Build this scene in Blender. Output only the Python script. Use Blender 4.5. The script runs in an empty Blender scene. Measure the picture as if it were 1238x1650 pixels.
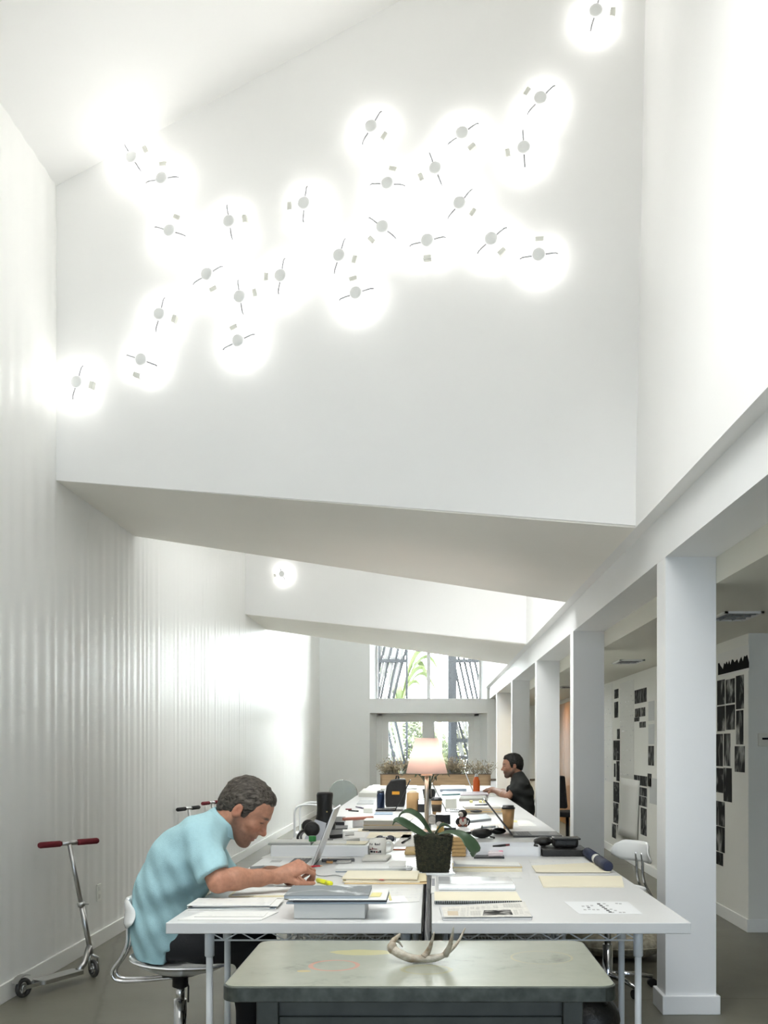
import bpy, bmesh, math, random
import numpy as np
from mathutils import Vector, Matrix, Euler

# ------------------------------------------------------------------ camera, world, exposure
scene = bpy.context.scene
C = scene.collection
F, H, VX, VY = 1600.0, 1.42, 695.0, 1202.0      # focal length (px of a 1238x1650 frame), eye height, level point

cam_d = bpy.data.cameras.new('camera')
cam = bpy.data.objects.new('camera', cam_d); C.objects.link(cam)
cam.location = (0, 0, H); cam.rotation_euler = (math.pi / 2, 0, 0)
cam_d.sensor_fit = 'HORIZONTAL'; cam_d.sensor_width = 36.0
cam_d.lens = 36.0 * F / 1238.0
cam_d.shift_x = (619.0 - VX) / 1238.0
cam_d.shift_y = (VY - 825.0) / 1238.0
cam_d.clip_end = 300
scene.camera = cam

SKY = 11.0
world = bpy.data.worlds.new('overcast_sky'); scene.world = world
world.use_nodes = True
bg = world.node_tree.nodes['Background']
bg.inputs[0].default_value = (0.965, 0.985, 1.0, 1); bg.inputs[1].default_value = SKY

scene.view_settings.view_transform = 'Standard'
scene.view_settings.look = 'None'
scene.view_settings.exposure = 1.36
scene.view_settings.gamma = 1.0
scene.view_settings.use_curve_mapping = False
scene.cycles.max_bounces = 12
scene.cycles.diffuse_bounces = 6
scene.cycles.use_adaptive_sampling = True
scene.cycles.adaptive_threshold = 0.03
scene.cycles.glossy_bounces = 4
scene.cycles.transparent_max_bounces = 12
scene.cycles.sample_clamp_indirect = 8.0
scene.cycles.use_denoising = True
scene.cycles.caustics_reflective = False
scene.cycles.caustics_refractive = False

# main lines of the place (metres; x right, y away from the camera, z up)
XL = -2.374            # left wall
XH, XH2 = 1.24, 1.51   # header / column line
XU = 1.163             # face of the upper wall over the header
XR = 2.42              # aisle wall
YE, YB = 21.1, -2.2    # far end wall, wall behind the camera
TZ = 0.75              # table height
SOF = [(1.1, 1.45), (7.95, 8.57), (14.34, 15.1)]      # rear edges of the dropped ceilings (left y, right y)
FRO = [(6.28, 5.64), (12.66, 12.16), (YE, YE)]         # high walls: front edges (left y, right y)
ZSL, ZSR = 3.10, 2.66  # dropped ceiling height at left / right

def roof_z(x): return 4.96 + 0.40 * (x - XL)

def sky_portal(name, loc, rot, sx, sy):
    l = bpy.data.lights.new(name, 'AREA'); l.shape = 'RECTANGLE'; l.size = sx; l.size_y = sy
    l.cycles.is_portal = True
    o = bpy.data.objects.new(name, l); C.objects.link(o); o.location = loc; o.rotation_euler = rot
    return o
SKYL3 = (2.0, 2.4, 3.0)   # depth of the added glazed strip in each monitor roof
for i, (yl, yr) in enumerate(SOF):      # unseen roof skylights, added to light the tables from above
    SKYL = SKYL3[i]
    sky_portal('added_skylight_portal', ((XL + XU) / 2, (yl + yr) / 2 + SKYL / 2, roof_z((XL + XU) / 2) + 0.22), (0, -math.atan(0.40), 0), 3.5, SKYL)
sky_portal('far_window_daylight', (-0.05, YE + 0.75, 2.1), (math.pi / 2, 0, 0), 3.0, 4.3)
sky_portal('street_window_daylight', (1.25, YB - 0.2, 1.36), (math.pi / 2, 0, math.pi), 6.8, 2.6)

# ------------------------------------------------------------------ helpers
def P(px, py, d):
    return Vector(((px - VX) * d / F, d, H - (py - VY) * d / F))
def T(px, py, z=TZ):
    d = F * (H - z) / (py - VY)
    return Vector(((px - VX) * d / F, d, z))

def nodes_of(m):
    m.use_nodes = True
    nt = m.node_tree
    return nt, nt.nodes['Principled BSDF']
MATS = {}
def mat(name, col, rough=0.5, metal=0.0, var=0.0, vscale=8.0, bump=0.0, bscale=60.0, col2=None, spec=None, coat=0.0,
        stretch=(1, 1, 1), emit=0.0, emit_col=None, alpha=None, trans=0.0, sub=0.0):
    if name in MATS: return MATS[name]
    m = bpy.data.materials.new(name); nt, b = nodes_of(m)
    b.inputs['Base Color'].default_value = (*col, 1)
    b.inputs['Roughness'].default_value = rough; b.inputs['Metallic'].default_value = metal
    if spec is not None: b.inputs['Specular IOR Level'].default_value = spec
    if coat: b.inputs['Coat Weight'].default_value = coat; b.inputs['Coat Roughness'].default_value = 0.08
    if trans: b.inputs['Transmission Weight'].default_value = trans
    if emit:
        b.inputs['Emission Color'].default_value = (*(emit_col or col), 1); b.inputs['Emission Strength'].default_value = emit
    if var or col2 or bump:
        tc = nt.nodes.new('ShaderNodeTexCoord'); mp = nt.nodes.new('ShaderNodeMapping')
        mp.inputs['Scale'].default_value = stretch
        nt.links.new(tc.outputs['Object'], mp.inputs['Vector'])
    if var or col2:
        n = nt.nodes.new('ShaderNodeTexNoise'); n.inputs['Scale'].default_value = vscale; n.inputs['Detail'].default_value = 6
        nt.links.new(mp.outputs[0], n.inputs['Vector'])
        r = nt.nodes.new('ShaderNodeValToRGB')
        c2 = col2 or tuple(max(0, c * (1 - var)) for c in col)
        r.color_ramp.elements[0].position = 0.32; r.color_ramp.elements[0].color = (*c2, 1)
        r.color_ramp.elements[1].position = 0.68; r.color_ramp.elements[1].color = (*col, 1)
        nt.links.new(n.outputs['Fac'], r.inputs[0]); nt.links.new(r.outputs[0], b.inputs['Base Color'])
    if bump:
        n2 = nt.nodes.new('ShaderNodeTexNoise'); n2.inputs['Scale'].default_value = bscale; n2.inputs['Detail'].default_value = 4
        nt.links.new(mp.outputs[0], n2.inputs['Vector'])
        bp = nt.nodes.new('ShaderNodeBump'); bp.inputs['Strength'].default_value = bump; bp.inputs['Distance'].default_value = 0.01
        nt.links.new(n2.outputs['Fac'], bp.inputs['Height']); nt.links.new(bp.outputs[0], b.inputs['Normal'])
    MATS[name] = m
    return m

def glass_mat(name='window_glass', tint=(0.96, 0.99, 0.99), ior=1.45):
    if name in MATS: return MATS[name]
    m = bpy.data.materials.new(name); m.use_nodes = True; nt = m.node_tree; nt.nodes.clear()
    o = nt.nodes.new('ShaderNodeOutputMaterial'); mx = nt.nodes.new('ShaderNodeMixShader')
    tr = nt.nodes.new('ShaderNodeBsdfTransparent'); gl = nt.nodes.new('ShaderNodeBsdfGlossy'); fr = nt.nodes.new('ShaderNodeFresnel')
    tr.inputs[0].default_value = (*tint, 1); gl.inputs['Roughness'].default_value = 0.02; fr.inputs[0].default_value = ior
    nt.links.new(fr.outputs[0], mx.inputs[0]); nt.links.new(tr.outputs[0], mx.inputs[1]); nt.links.new(gl.outputs[0], mx.inputs[2])
    nt.links.new(mx.outputs[0], o.inputs[0]); MATS[name] = m
    return m

def print_mat(name, paper=(0.72, 0.72, 0.69), ink=(0.25, 0.25, 0.25), rows=30.0, density=0.5, seed=0.0, rough=0.6, axes='xy', row_w=0.05, tint=None):
    """flat print: rows of small dark words on paper"""
    if name in MATS: return MATS[name]
    m = bpy.data.materials.new(name); nt, b = nodes_of(m)
    tc = nt.nodes.new('ShaderNodeTexCoord'); mp = nt.nodes.new('ShaderNodeMapping')
    mp.inputs['Location'].default_value = (seed, seed * 0.7, 0)
    nt.links.new(tc.outputs['Object'], mp.inputs[0])
    vec = mp.outputs[0]
    if axes == 'yz':
        sp = nt.nodes.new('ShaderNodeSeparateXYZ'); cb = nt.nodes.new('ShaderNodeCombineXYZ')
        nt.links.new(vec, sp.inputs[0]); nt.links.new(sp.outputs[1], cb.inputs[0]); nt.links.new(sp.outputs[2], cb.inputs[1]); vec = cb.outputs[0]
    br = nt.nodes.new('ShaderNodeTexBrick'); br.inputs['Scale'].default_value = rows
    br.inputs['Mortar Size'].default_value = 0.16; br.inputs['Brick Width'].default_value = row_w * 30; br.inputs['Row Height'].default_value = 0.42
    br.inputs['Color1'].default_value = (*ink, 1); br.inputs['Color2'].default_value = (*[min(1, c * 2.2) for c in ink], 1); br.inputs['Mortar'].default_value = (*paper, 1)
    nt.links.new(vec, br.inputs['Vector'])
    nz = nt.nodes.new('ShaderNodeTexNoise'); nz.inputs['Scale'].default_value = 22.0; nt.links.new(vec, nz.inputs['Vector'])
    rp = nt.nodes.new('ShaderNodeValToRGB'); rp.color_ramp.interpolation = 'CONSTANT'
    rp.color_ramp.elements[0].color = (1, 1, 1, 1); rp.color_ramp.elements[1].color = (0, 0, 0, 1); rp.color_ramp.elements[1].position = density
    nt.links.new(nz.outputs['Fac'], rp.inputs[0])
    mx = nt.nodes.new('ShaderNodeMix'); mx.data_type = 'RGBA'
    nt.links.new(rp.outputs[0], mx.inputs[0]); mx.inputs[6].default_value = (*paper, 1); nt.links.new(br.outputs['Color'], mx.inputs[7])
    nt.links.new(mx.outputs[2], b.inputs['Base Color']); b.inputs['Roughness'].default_value = rough
    MATS[name] = m
    return m

def photo_mat(name, seed, scale=5.0, dark=(0.02, 0.02, 0.02), light=(0.55, 0.55, 0.52), thr=0.55, stretch=(1, 1, 1)):
    """black and white photographic print"""
    if name in MATS: return MATS[name]
    m = bpy.data.materials.new(name); nt, b = nodes_of(m)
    tc = nt.nodes.new('ShaderNodeTexCoord'); mp = nt.nodes.new('ShaderNodeMapping')
    mp.inputs['Location'].default_value = (seed * 3.1, seed * 1.7, seed * 2.3); mp.inputs['Scale'].default_value = stretch
    nt.links.new(tc.outputs['Object'], mp.inputs[0])
    n = nt.nodes.new('ShaderNodeTexNoise'); n.inputs['Scale'].default_value = scale; n.inputs['Detail'].default_value = 5; n.inputs['Distortion'].default_value = 0.8
    nt.links.new(mp.outputs[0], n.inputs['Vector'])
    r = nt.nodes.new('ShaderNodeValToRGB'); e = r.color_ramp.elements
    e[0].position = thr - 0.08; e[0].color = (*dark, 1); e[1].position = thr + 0.16; e[1].color = (*light, 1)
    mid = r.color_ramp.elements.new(thr + 0.02); mid.color = (*[0.35 * l for l in light], 1)
    nt.links.new(n.outputs['Fac'], r.inputs[0]); nt.links.new(r.outputs[0], b.inputs['Base Color']); b.inputs['Roughness'].default_value = 0.8; b.inputs['Specular IOR Level'].default_value = 0.1
    MATS[name] = m
    return m

class MB:
    """collects boxes, tubes and prisms into one mesh"""
    def __init__(s): s.v = []; s.f = []; s.sm = []
    def add(s, vs, fs, smooth=False):
        n = len(s.v); s.v += [Vector(v) for v in vs]; s.f += [tuple(i + n for i in f) for f in fs]; s.sm += [smooth] * len(fs); return s
    def box(s, x0, x1, y0, y1, z0, z1):
        return s.add([(x0, y0, z0), (x1, y0, z0), (x1, y1, z0), (x0, y1, z0), (x0, y0, z1), (x1, y0, z1), (x1, y1, z1), (x0, y1, z1)],
                     [(0, 3, 2, 1), (4, 5, 6, 7), (0, 1, 5, 4), (1, 2, 6, 5), (2, 3, 7, 6), (3, 0, 4, 7)])
    def obox(s, c, size, R=None):
        R = R or Matrix.Identity(3); c = Vector(c); a, b, h = size[0] / 2, size[1] / 2, size[2] / 2
        pts = [(-a, -b, -h), (a, -b, -h), (a, b, -h), (-a, b, -h), (-a, -b, h), (a, -b, h), (a, b, h), (-a, b, h)]
        return s.add([c + R @ Vector(p) for p in pts], [(0, 3, 2, 1), (4, 5, 6, 7), (0, 1, 5, 4), (1, 2, 6, 5), (2, 3, 7, 6), (3, 0, 4, 7)])
    def prism(s, bottom, top):
        n = len(bottom); fs = [tuple(reversed(range(n))), tuple(range(n, 2 * n))]
        fs += [(i, (i + 1) % n, n + (i + 1) % n, n + i) for i in range(n)]
        return s.add(list(bottom) + list(top), fs)
    def slab(s, poly, z0, z1):      # poly: plan outline counter-clockwise
        return s.prism([(x, y, z0) for x, y in poly], [(x, y, z1) for x, y in poly])
    def tube(s, pts, r, n=10, closed=False, cap=True):
        pts = [Vector(p) for p in pts]; m = len(pts)
        rs = r if isinstance(r, (list, tuple)) else [r] * m
        tans = []
        for i in range(m):
            a = pts[(i - 1) % m] if (closed or i > 0) else pts[0]
            b = pts[(i + 1) % m] if (closed or i < m - 1) else pts[-1]
            t = (b - a); tans.append(t.normalized() if t.length > 1e-9 else Vector((0, 0, 1)))
        up = Vector((0, 0, 1)) if abs(tans[0].z) < 0.9 else Vector((1, 0, 0))
        u = tans[0].cross(up).normalized(); vs = []
        for i in range(m):
            t = tans[i]; u = (u - t * u.dot(t)); u = u.normalized() if u.length > 1e-6 else t.orthogonal().normalized()
            w = t.cross(u)
            for k in range(n):
                a = 2 * math.pi * k / n; vs.append(pts[i] + (u * math.cos(a) + w * math.sin(a)) * rs[i])
        fs = []
        for i in range(m if closed else m - 1):
            j = (i + 1) % m
            for k in range(n): fs.append((i * n + k, i * n + (k + 1) % n, j * n + (k + 1) % n, j * n + k))
        s.add(vs, fs, True)
        if cap and not closed:
            o = len(s.v) - len(vs)
            s.f += [tuple(o + k for k in reversed(range(n))), tuple(o + (m - 1) * n + k for k in range(n))]; s.sm += [False, False]
        return s
    def cyl(s, p0, p1, r0, r1=None, n=16, cap=True): return s.tube([p0, p1], [r0, r0 if r1 is None else r1], n, cap=cap)
    def lathe(s, prof, c=(0, 0, 0), n=24, axis='z', smooth=True):
        c = Vector(c); vs = []
        for r, h in prof:
            for k in range(n):
                a = 2 * math.pi * k / n; ca, sa = r * math.cos(a), r * math.sin(a)
                p = {'z': (ca, sa, h), 'y': (ca, h, -sa), 'x': (h, ca, sa)}[axis]
                vs.append(c + Vector(p))
        m = len(prof)
        fs = [(i * n + k, i * n + (k + 1) % n, (i + 1) * n + (k + 1) % n, (i + 1) * n + k) for i in range(m - 1) for k in range(n)]
        s.add(vs, fs, smooth); o = len(s.v) - len(vs)
        if prof[0][0] > 1e-6: s.f.append(tuple(o + k for k in reversed(range(n)))); s.sm.append(False)
        if prof[-1][0] > 1e-6: s.f.append(tuple(o + (m - 1) * n + k for k in range(n))); s.sm.append(False)
        return s
    def ball(s, c, r, n=14, R=None):
        rx, ry, rz = (r, r, r) if not isinstance(r, (tuple, list)) else r
        c = Vector(c); R = R or Matrix.Identity(3); vs = []; m = n // 2 + 1
        for i in range(m + 1):
            th = math.pi * i / m
            for k in range(n):
                ph = 2 * math.pi * k / n
                vs.append(c + R @ Vector((rx * math.sin(th) * math.cos(ph), ry * math.sin(th) * math.sin(ph), -rz * math.cos(th))))
        return s.add(vs, [(i * n + k, i * n + (k + 1) % n, (i + 1) * n + (k + 1) % n, (i + 1) * n + k) for i in range(m) for k in range(n)], True)
    def move(s, v): v = Vector(v); s.v = [p + v for p in s.v]; return s
    def build(s, name, m, parent=None, off=(0, 0, 0), bevel=0.0, seg=2, center=False):
        off = Vector(off)
        if center and parent is None:
            off = Vector(((min(v.x for v in s.v) + max(v.x for v in s.v)) / 2, (min(v.y for v in s.v) + max(v.y for v in s.v)) / 2, min(v.z for v in s.v)))
        me = bpy.data.meshes.new(name); me.from_pydata([tuple(v - off) for v in s.v], [], s.f)
        me.polygons.foreach_set('use_smooth', s.sm)
        bm = bmesh.new(); bm.from_mesh(me); bmesh.ops.remove_doubles(bm, verts=bm.verts, dist=1e-6); bmesh.ops.recalc_face_normals(bm, faces=bm.faces); bm.to_mesh(me); bm.free()
        me.materials.append(m if not isinstance(m, str) else MATS[m])
        o = bpy.data.objects.new(name, me); C.objects.link(o)
        if parent is not None: o.parent = parent
        elif center: o.location = off
        if bevel:
            md = o.modifiers.new('bevel', 'BEVEL'); md.width = bevel; md.segments = seg; md.limit_method = 'ANGLE'; md.angle_limit = 0.7; md.harden_normals = False
        return o

def mesh_obj(name, vs, fs, m, parent=None, smooth=True):
    me = bpy.data.meshes.new(name); me.from_pydata([tuple(v) for v in vs], [], fs)
    if smooth: me.polygons.foreach_set('use_smooth', [True] * len(me.polygons))
    me.materials.append(m); o = bpy.data.objects.new(name, me); C.objects.link(o)
    if parent is not None: o.parent = parent
    return o
def tag(o, label, cat, group=None):
    o['label'] = label; o['category'] = cat
    if group: o['group'] = group
    return o
def struct(o): o['kind'] = 'structure'; return o
def thing(name, label, cat, loc=(0, 0, 0), rotz=0.0, group=None):
    o = bpy.data.objects.new(name, None); C.objects.link(o); o.location = loc; o.rotation_euler = (0, 0, rotz); o.empty_display_size = 0.05
    return tag(o, label, cat, group)
def copy_tree(o, parent=None):
    c = o.copy(); C.objects.link(c); c.parent = parent
    for ch in list(o.children): copy_tree(ch, c)
    return c
def rz(a): return Matrix.Rotation(a, 3, 'Z')
def rx(a): return Matrix.Rotation(a, 3, 'X')
def ry(a): return Matrix.Rotation(a, 3, 'Y')
ORD = ['first', 'second', 'third', 'fourth', 'fifth', 'sixth', 'seventh', 'eighth', 'ninth', 'tenth', 'eleventh', 'twelfth', 'thirteenth', 'fourteenth',
       'fifteenth', 'sixteenth', 'seventeenth', 'eighteenth', 'nineteenth', 'twentieth', 'twenty-first', 'twenty-second', 'twenty-third', 'twenty-fourth', 'twenty-fifth', 'twenty-sixth', 'twenty-seventh']

# ------------------------------------------------------------------ the setting
paint = mat('white_paint', (0.885, 0.88, 0.865), 0.6, var=0.02, vscale=1.5)
paint_sof = mat('warm_bounce_soffit_paint', (0.92, 0.895, 0.83), 0.6, var=0.02, vscale=1.5)  # warm light bounced from below is put into this white paint's colour
gloss = mat('white_gloss_wall', (0.85, 0.85, 0.825), 0.37, spec=0.13, var=0.015, vscale=1.0)
colp = mat('white_column_paint', (0.84, 0.845, 0.845), 0.5, var=0.02, vscale=3)
concrete = bpy.data.materials.new('polished_concrete'); MATS['polished_concrete'] = concrete
nt, b = nodes_of(concrete)
tc = nt.nodes.new('ShaderNodeTexCoord')
n1 = nt.nodes.new('ShaderNodeTexNoise'); n1.inputs['Scale'].default_value = 1.1; n1.inputs['Detail'].default_value = 9; n1.inputs['Roughness'].default_value = 0.65
nt.links.new(tc.outputs['Object'], n1.inputs['Vector'])
r1 = nt.nodes.new('ShaderNodeValToRGB'); r1.color_ramp.elements[0].position = 0.3; r1.color_ramp.elements[0].color = (0.125, 0.12, 0.092, 1)
r1.color_ramp.elements[1].position = 0.72; r1.color_ramp.elements[1].color = (0.20, 0.19, 0.148, 1)
nt.links.new(n1.outputs['Fac'], r1.inputs[0])
n2 = nt.nodes.new('ShaderNodeTexVoronoi'); n2.feature = 'DISTANCE_TO_EDGE'; n2.inputs['Scale'].default_value = 0.35
nd = nt.nodes.new('ShaderNodeMix'); nd.data_type = 'VECTOR'; nd.inputs[0].default_value = 0.12
nt.links.new(tc.outputs['Object'], nd.inputs[4]); nt.links.new(n1.outputs['Color'], nd.inputs[5]); nt.links.new(nd.outputs[1], n2.inputs['Vector'])
r2 = nt.nodes.new('ShaderNodeValToRGB'); r2.color_ramp.elements[0].color = (0.72, 0.72, 0.72, 1); r2.color_ramp.elements[1].color = (1, 1, 1, 1); r2.color_ramp.elements[1].position = 0.005
nt.links.new(n2.outputs['Distance'], r2.inputs[0])
mxx = nt.nodes.new('ShaderNodeMix'); mxx.data_type = 'RGBA'; mxx.blend_type = 'MULTIPLY'; mxx.inputs[0].default_value = 1
nt.links.new(r1.outputs[0], mxx.inputs[6]); nt.links.new(r2.outputs[0], mxx.inputs[7]); nt.links.new(mxx.outputs[2], b.inputs['Base Color'])
b.inputs['Roughness'].default_value = 0.42

struct(MB().box(XL - 0.3, 6.2, YB - 0.3, YE + 0.5, -0.15, 0).build('floor', concrete))

# left wall: a glossy sheet rolling in and out a few millimetres, rib after rib
rng = random.Random(4)
ys = []; xs = []
y = YB; ribs = []
while y < YE:
    p = rng.uniform(0.11, 0.19); ribs.append((y, p, rng.uniform(0.001, 0.0055) * (1 if rng.random() < 0.85 else 0.3))); y += p
for (y0, p, a) in ribs:
    for k in range(10):
        t = k / 10; ys.append(y0 + p * t); xs.append(XL + a * (0.5 - 0.5 * math.cos(2 * math.pi * t)))
ys.append(YE + 0.3); xs.append(XL)
vs, fs = [], []
n = len(ys); ztop = 5.1
for (yy, xx) in zip(ys, xs): vs += [(xx, yy, 0), (xx, yy, ztop)]
for i in range(n - 1): fs.append((2 * i, 2 * i + 1, 2 * i + 3, 2 * i + 2))
o = len(vs); vs += [(XL - 0.25, YB, 0), (XL - 0.25, YB, ztop), (XL - 0.25, YE + 0.3, 0), (XL - 0.25, YE + 0.3, ztop)]
fs += [(o, o + 2, o + 3, o + 1), (1, o + 1, o + 3, 2 * n - 1), (0, 1, o + 1, o)]
wl = mesh_obj('wall_left', vs, fs, gloss); struct(wl)
for p_ in list(wl.data.polygons)[-3:]: p_.use_smooth = False
base_m = mat('white_baseboard', (0.82, 0.82, 0.79), 0.45)
struct(MB().box(XL, XL + 0.016, YB, YE, 0, 0.105).build('baseboard_left', base_m, bevel=0.003))

# dropped ceilings (sloping down to the right), high walls with ring lamps, monitor roofs cut short for added skylights
fx = [(XL - 0.05, XU + 0.02)]
prev = [(YB, YB)] + FRO[:2]
for i in range(3):
    (fl, fr), (rl, rr) = prev[i], SOF[i]
    def zz(x): return ZSL + (ZSR - ZSL) * (x - XL) / (XU - XL)
    xa, xb = XL - 0.0, XH + 0.02
    e_ = 0.01 if i else 0.0      # starts just behind the face of the high wall
    bot = [(xa, fl + e_, zz(xa)), (XU, fr + e_, ZSR), (XU, rr, ZSR), (xa, rl, zz(xa))]
    top = [(p[0], p[1], p[2] + 0.16) for p in bot]
    m_ = MB(); m_.prism(bot, top); struct(m_.build('ceiling_dropped', paint_sof))
for i in range(3):
    (fl, fr), (rl, rr) = FRO[i], SOF[i]
    if i < 2:      # high wall above the front edge
        def zz(x): return ZSL + (ZSR - ZSL) * (x - XL) / (XU - XL)
        th = 0.14; x2 = XU + 0.1; dr = (fr - fl) / (XU - XL); y2 = fr + dr * 0.1
        bot = [(XL, fl, ZSL), (x2, y2, ZSR), (x2, y2 + th, ZSR), (XL, fl + th, ZSL)]
        top = [(XL, fl, roof_z(XL) + 0.05), (x2, y2, roof_z(x2) + 0.05), (x2, y2 + th, roof_z(x2) + 0.05), (XL, fl + th, roof_z(XL) + 0.05)]
        struct(MB().prism(bot, top).build('wall_high', paint))
    x2 = XU + 0.3; SKYL = SKYL3[i]
    ext = 0.14 if i < 2 else 0.3
    bot = [(XL - 0.2, rl + SKYL, roof_z(XL - 0.2)), (x2, rr + SKYL, roof_z(x2)), (x2, fr + ext, roof_z(x2)), (XL - 0.2, fl + ext, roof_z(XL - 0.2))]
    struct(MB().prism(bot, [(a, b_, c + 0.15) for a, b_, c in bot]).build('ceiling_monitor', paint))
# upper wall over the header: a low vertical band, then leaning out slightly
zb, zt = 2.92, 6.75
m_ = MB(); pr = [(XU, ZSR), (XU, zb), (XU + 0.075, zt), (XH2 + 0.1, zt), (XH2 + 0.1, ZSR)]
m_.prism([(x, YB, z) for x, z in pr], [(x, YE + 0.3, z) for x, z in pr]); struct(m_.build('wall_upper', paint))
m_ = MB().box(XH, XH2, YB, YE + 0.05, 2.42, ZSR + 0.02); struct(m_.build('trim_header', colp))
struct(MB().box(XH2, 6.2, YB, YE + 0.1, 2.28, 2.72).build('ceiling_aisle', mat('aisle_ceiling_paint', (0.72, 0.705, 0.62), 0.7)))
# columns with their skirting
CY = [5.256, 8.66, 11.66, 15.2, 18.75]
for i, cy in enumerate(CY):
    c_ = MB().box(XH + 0.001, XH2 - 0.001, cy, cy + 0.2, 0, 2.425).build('column', colp, center=True)
    tag(c_, '%s white square column from the camera in the row along the aisle' % ORD[i], 'column', 'columns along the aisle') ; struct(c_)
    MB().box(XH - 0.018, XH2 + 0.018, cy - 0.018, cy + 0.218, 0, 0.1).build('column_skirting', colp, c_, off=c_.location, bevel=0.004)

# unseen skylights added in the monitor roofs for daylight on the tables: end wall over the dropped ceiling, glazing bars, panes
alu = mat('white_window_frame', (0.8, 0.81, 0.8), 0.4)
gl = glass_mat()
gl_sky = glass_mat('added_skylight_glass', (0.68, 0.68, 0.67)); gl_street = glass_mat('dimming_street_glass', (0.30, 0.325, 0.35))  # these tints are added to dim the daylight let in
for i, (rl, rr) in enumerate(SOF):
    def pt(t, z): return Vector((XL + (XU - XL) * t, rl + (rr - rl) * t, z))
    q = [pt(0, ZSL + 0.02), pt(1.03, ZSR + 0.02), pt(1.03, roof_z(XU + 0.1) + 0.1), pt(0, roof_z(XL) + 0.1)]
    struct(MB().prism([p - Vector((0, 0.13, 0)) for p in q], q).build('wall_monitor', paint))
    N = 5; m_ = MB(); SKYL = SKYL3[i]
    def rp(t, v, dz): x = XL + (XU + 0.1 - XL) * t; return Vector((x, rl + (rr - rl) * t + SKYL * v, roof_z(x) + dz))
    for k in range(N + 1):
        t = min(max(k / N, 0.01), 0.99); a, b2 = rp(t, -0.05, 0.04), rp(t, 1.03, 0.04); e = Vector((0.02, 0, 0.008)); u = Vector((0, 0, 0.08))
        m_.prism([a - e, a + e, b2 + e, b2 - e], [a - e + u, a + e + u, b2 + e + u, b2 - e + u])
    w_ = struct(m_.build('window_added_skylight', alu))
    for k in range(N):
        t0, t1 = k / N + 0.007, (k + 1) / N - 0.007; qd = [rp(t0, -0.04, 0.07), rp(t1, -0.04, 0.07), rp(t1, 1.02, 0.07), rp(t0, 1.02, 0.07)]
        MB().prism(qd, [p + Vector((0, 0, 0.008)) for p in qd]).build('pane', gl_sky, w_)

# right aisle: photo wall, its return wall, side wall
aislep = mat('aisle_wall_paint', (0.78, 0.775, 0.72), 0.6, var=0.03, vscale=2)
warmw = mat('warm_wall_paint', (0.84, 0.75, 0.57), 0.6, var=0.03, vscale=2)
Y0R, Y1R = 7.57, 15.4
struct(MB().box(XR, XR + 0.15, Y0R, Y1R, 0, 2.3).build('wall_photo', aislep))
struct(MB().box(XR + 0.15, 6.0, Y0R, Y0R + 0.15, 0, 2.3).build('wall_return', warmw))
struct(MB().box(6.0, 6.2, YB, Y0R, 0, 2.3).build('wall_right', aislep))
struct(MB().box(4.4, 4.55, Y1R - 0.3, YE, 0, 2.3).build('wall_right_far', warmw))
struct(MB().box(XR + 0.15, 4.4, Y1R - 0.15, Y1R, 0, 2.3).build('wall_return_far', warmw))
struct(MB().box(XR - 0.014, XR, Y0R - 0.014, Y1R, 0, 0.1).build('baseboard_right', base_m, bevel=0.003))
struct(MB().box(XR, 6.0, Y0R - 0.014, Y0R, 0, 0.1).build('baseboard_return', base_m, bevel=0.003))

# far end wall with a high window over double glazed doors, splayed deep opening
ox0, ox1 = -1.306, 1.19           # opening on the room side
gx0, gx1 = -1.185, 1.065          # opening on the glass side
zd, zb0, zb1, zt = 0.0, 2.12, 2.42, 4.3
YG = YE + 0.42
end_m = mat('end_wall_paint', (0.87, 0.885, 0.885), 0.6)
m_ = MB()
def splay(m_, z0, z1):
    m_.prism([(XL - 0.2, YE, z0), (ox0, YE, z0), (gx0, YG, z0), (gx0, YG + 0.1, z0), (XL - 0.2, YG + 0.1, z0)], [(XL - 0.2, YE, z1), (ox0, YE, z1), (gx0, YG, z1), (gx0, YG + 0.1, z1), (XL - 0.2, YG + 0.1, z1)])
    m_.prism([(ox1, YE, z0), (4.6, YE, z0), (4.6, YG + 0.1, z0), (gx1, YG + 0.1, z0), (gx1, YG, z0)], [(ox1, YE, z1), (4.6, YE, z1), (4.6, YG + 0.1, z1), (gx1, YG + 0.1, z1), (gx1, YG, z1)])
splay(m_, 0, zt)
m_.box(ox0, ox1, YE + 0.001, YG + 0.1, zb0, zb1)
m_.box(XL - 0.2, 4.6, YE, YG + 0.1, zt, 7.0)
struct(m_.build('wall_end', end_m))
# high window
m_ = MB(); fw = 0.03
m_.box(gx0, gx0 + fw, YG, YG + 0.06, zb1, zt); m_.box(gx1 - fw, gx1, YG, YG + 0.06, zb1, zt); m_.box(-0.095, -0.015, YG, YG + 0.06, zb1, zt)
m_.box(gx0, gx1, YG, YG + 0.06, zb1, zb1 + fw); m_.box(gx0, gx1, YG, YG + 0.06, zt - fw, zt)
w1 = struct(m_.build('window_1', alu))
MB().box(gx0 + fw, -0.095, YG + 0.025, YG + 0.033, zb1 + fw, zt - fw).build('pane', gl, w1)
MB().box(-0.015, gx1 - fw, YG + 0.025, YG + 0.033, zb1 + fw, zt - fw).build('pane', gl, w1)
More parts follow.
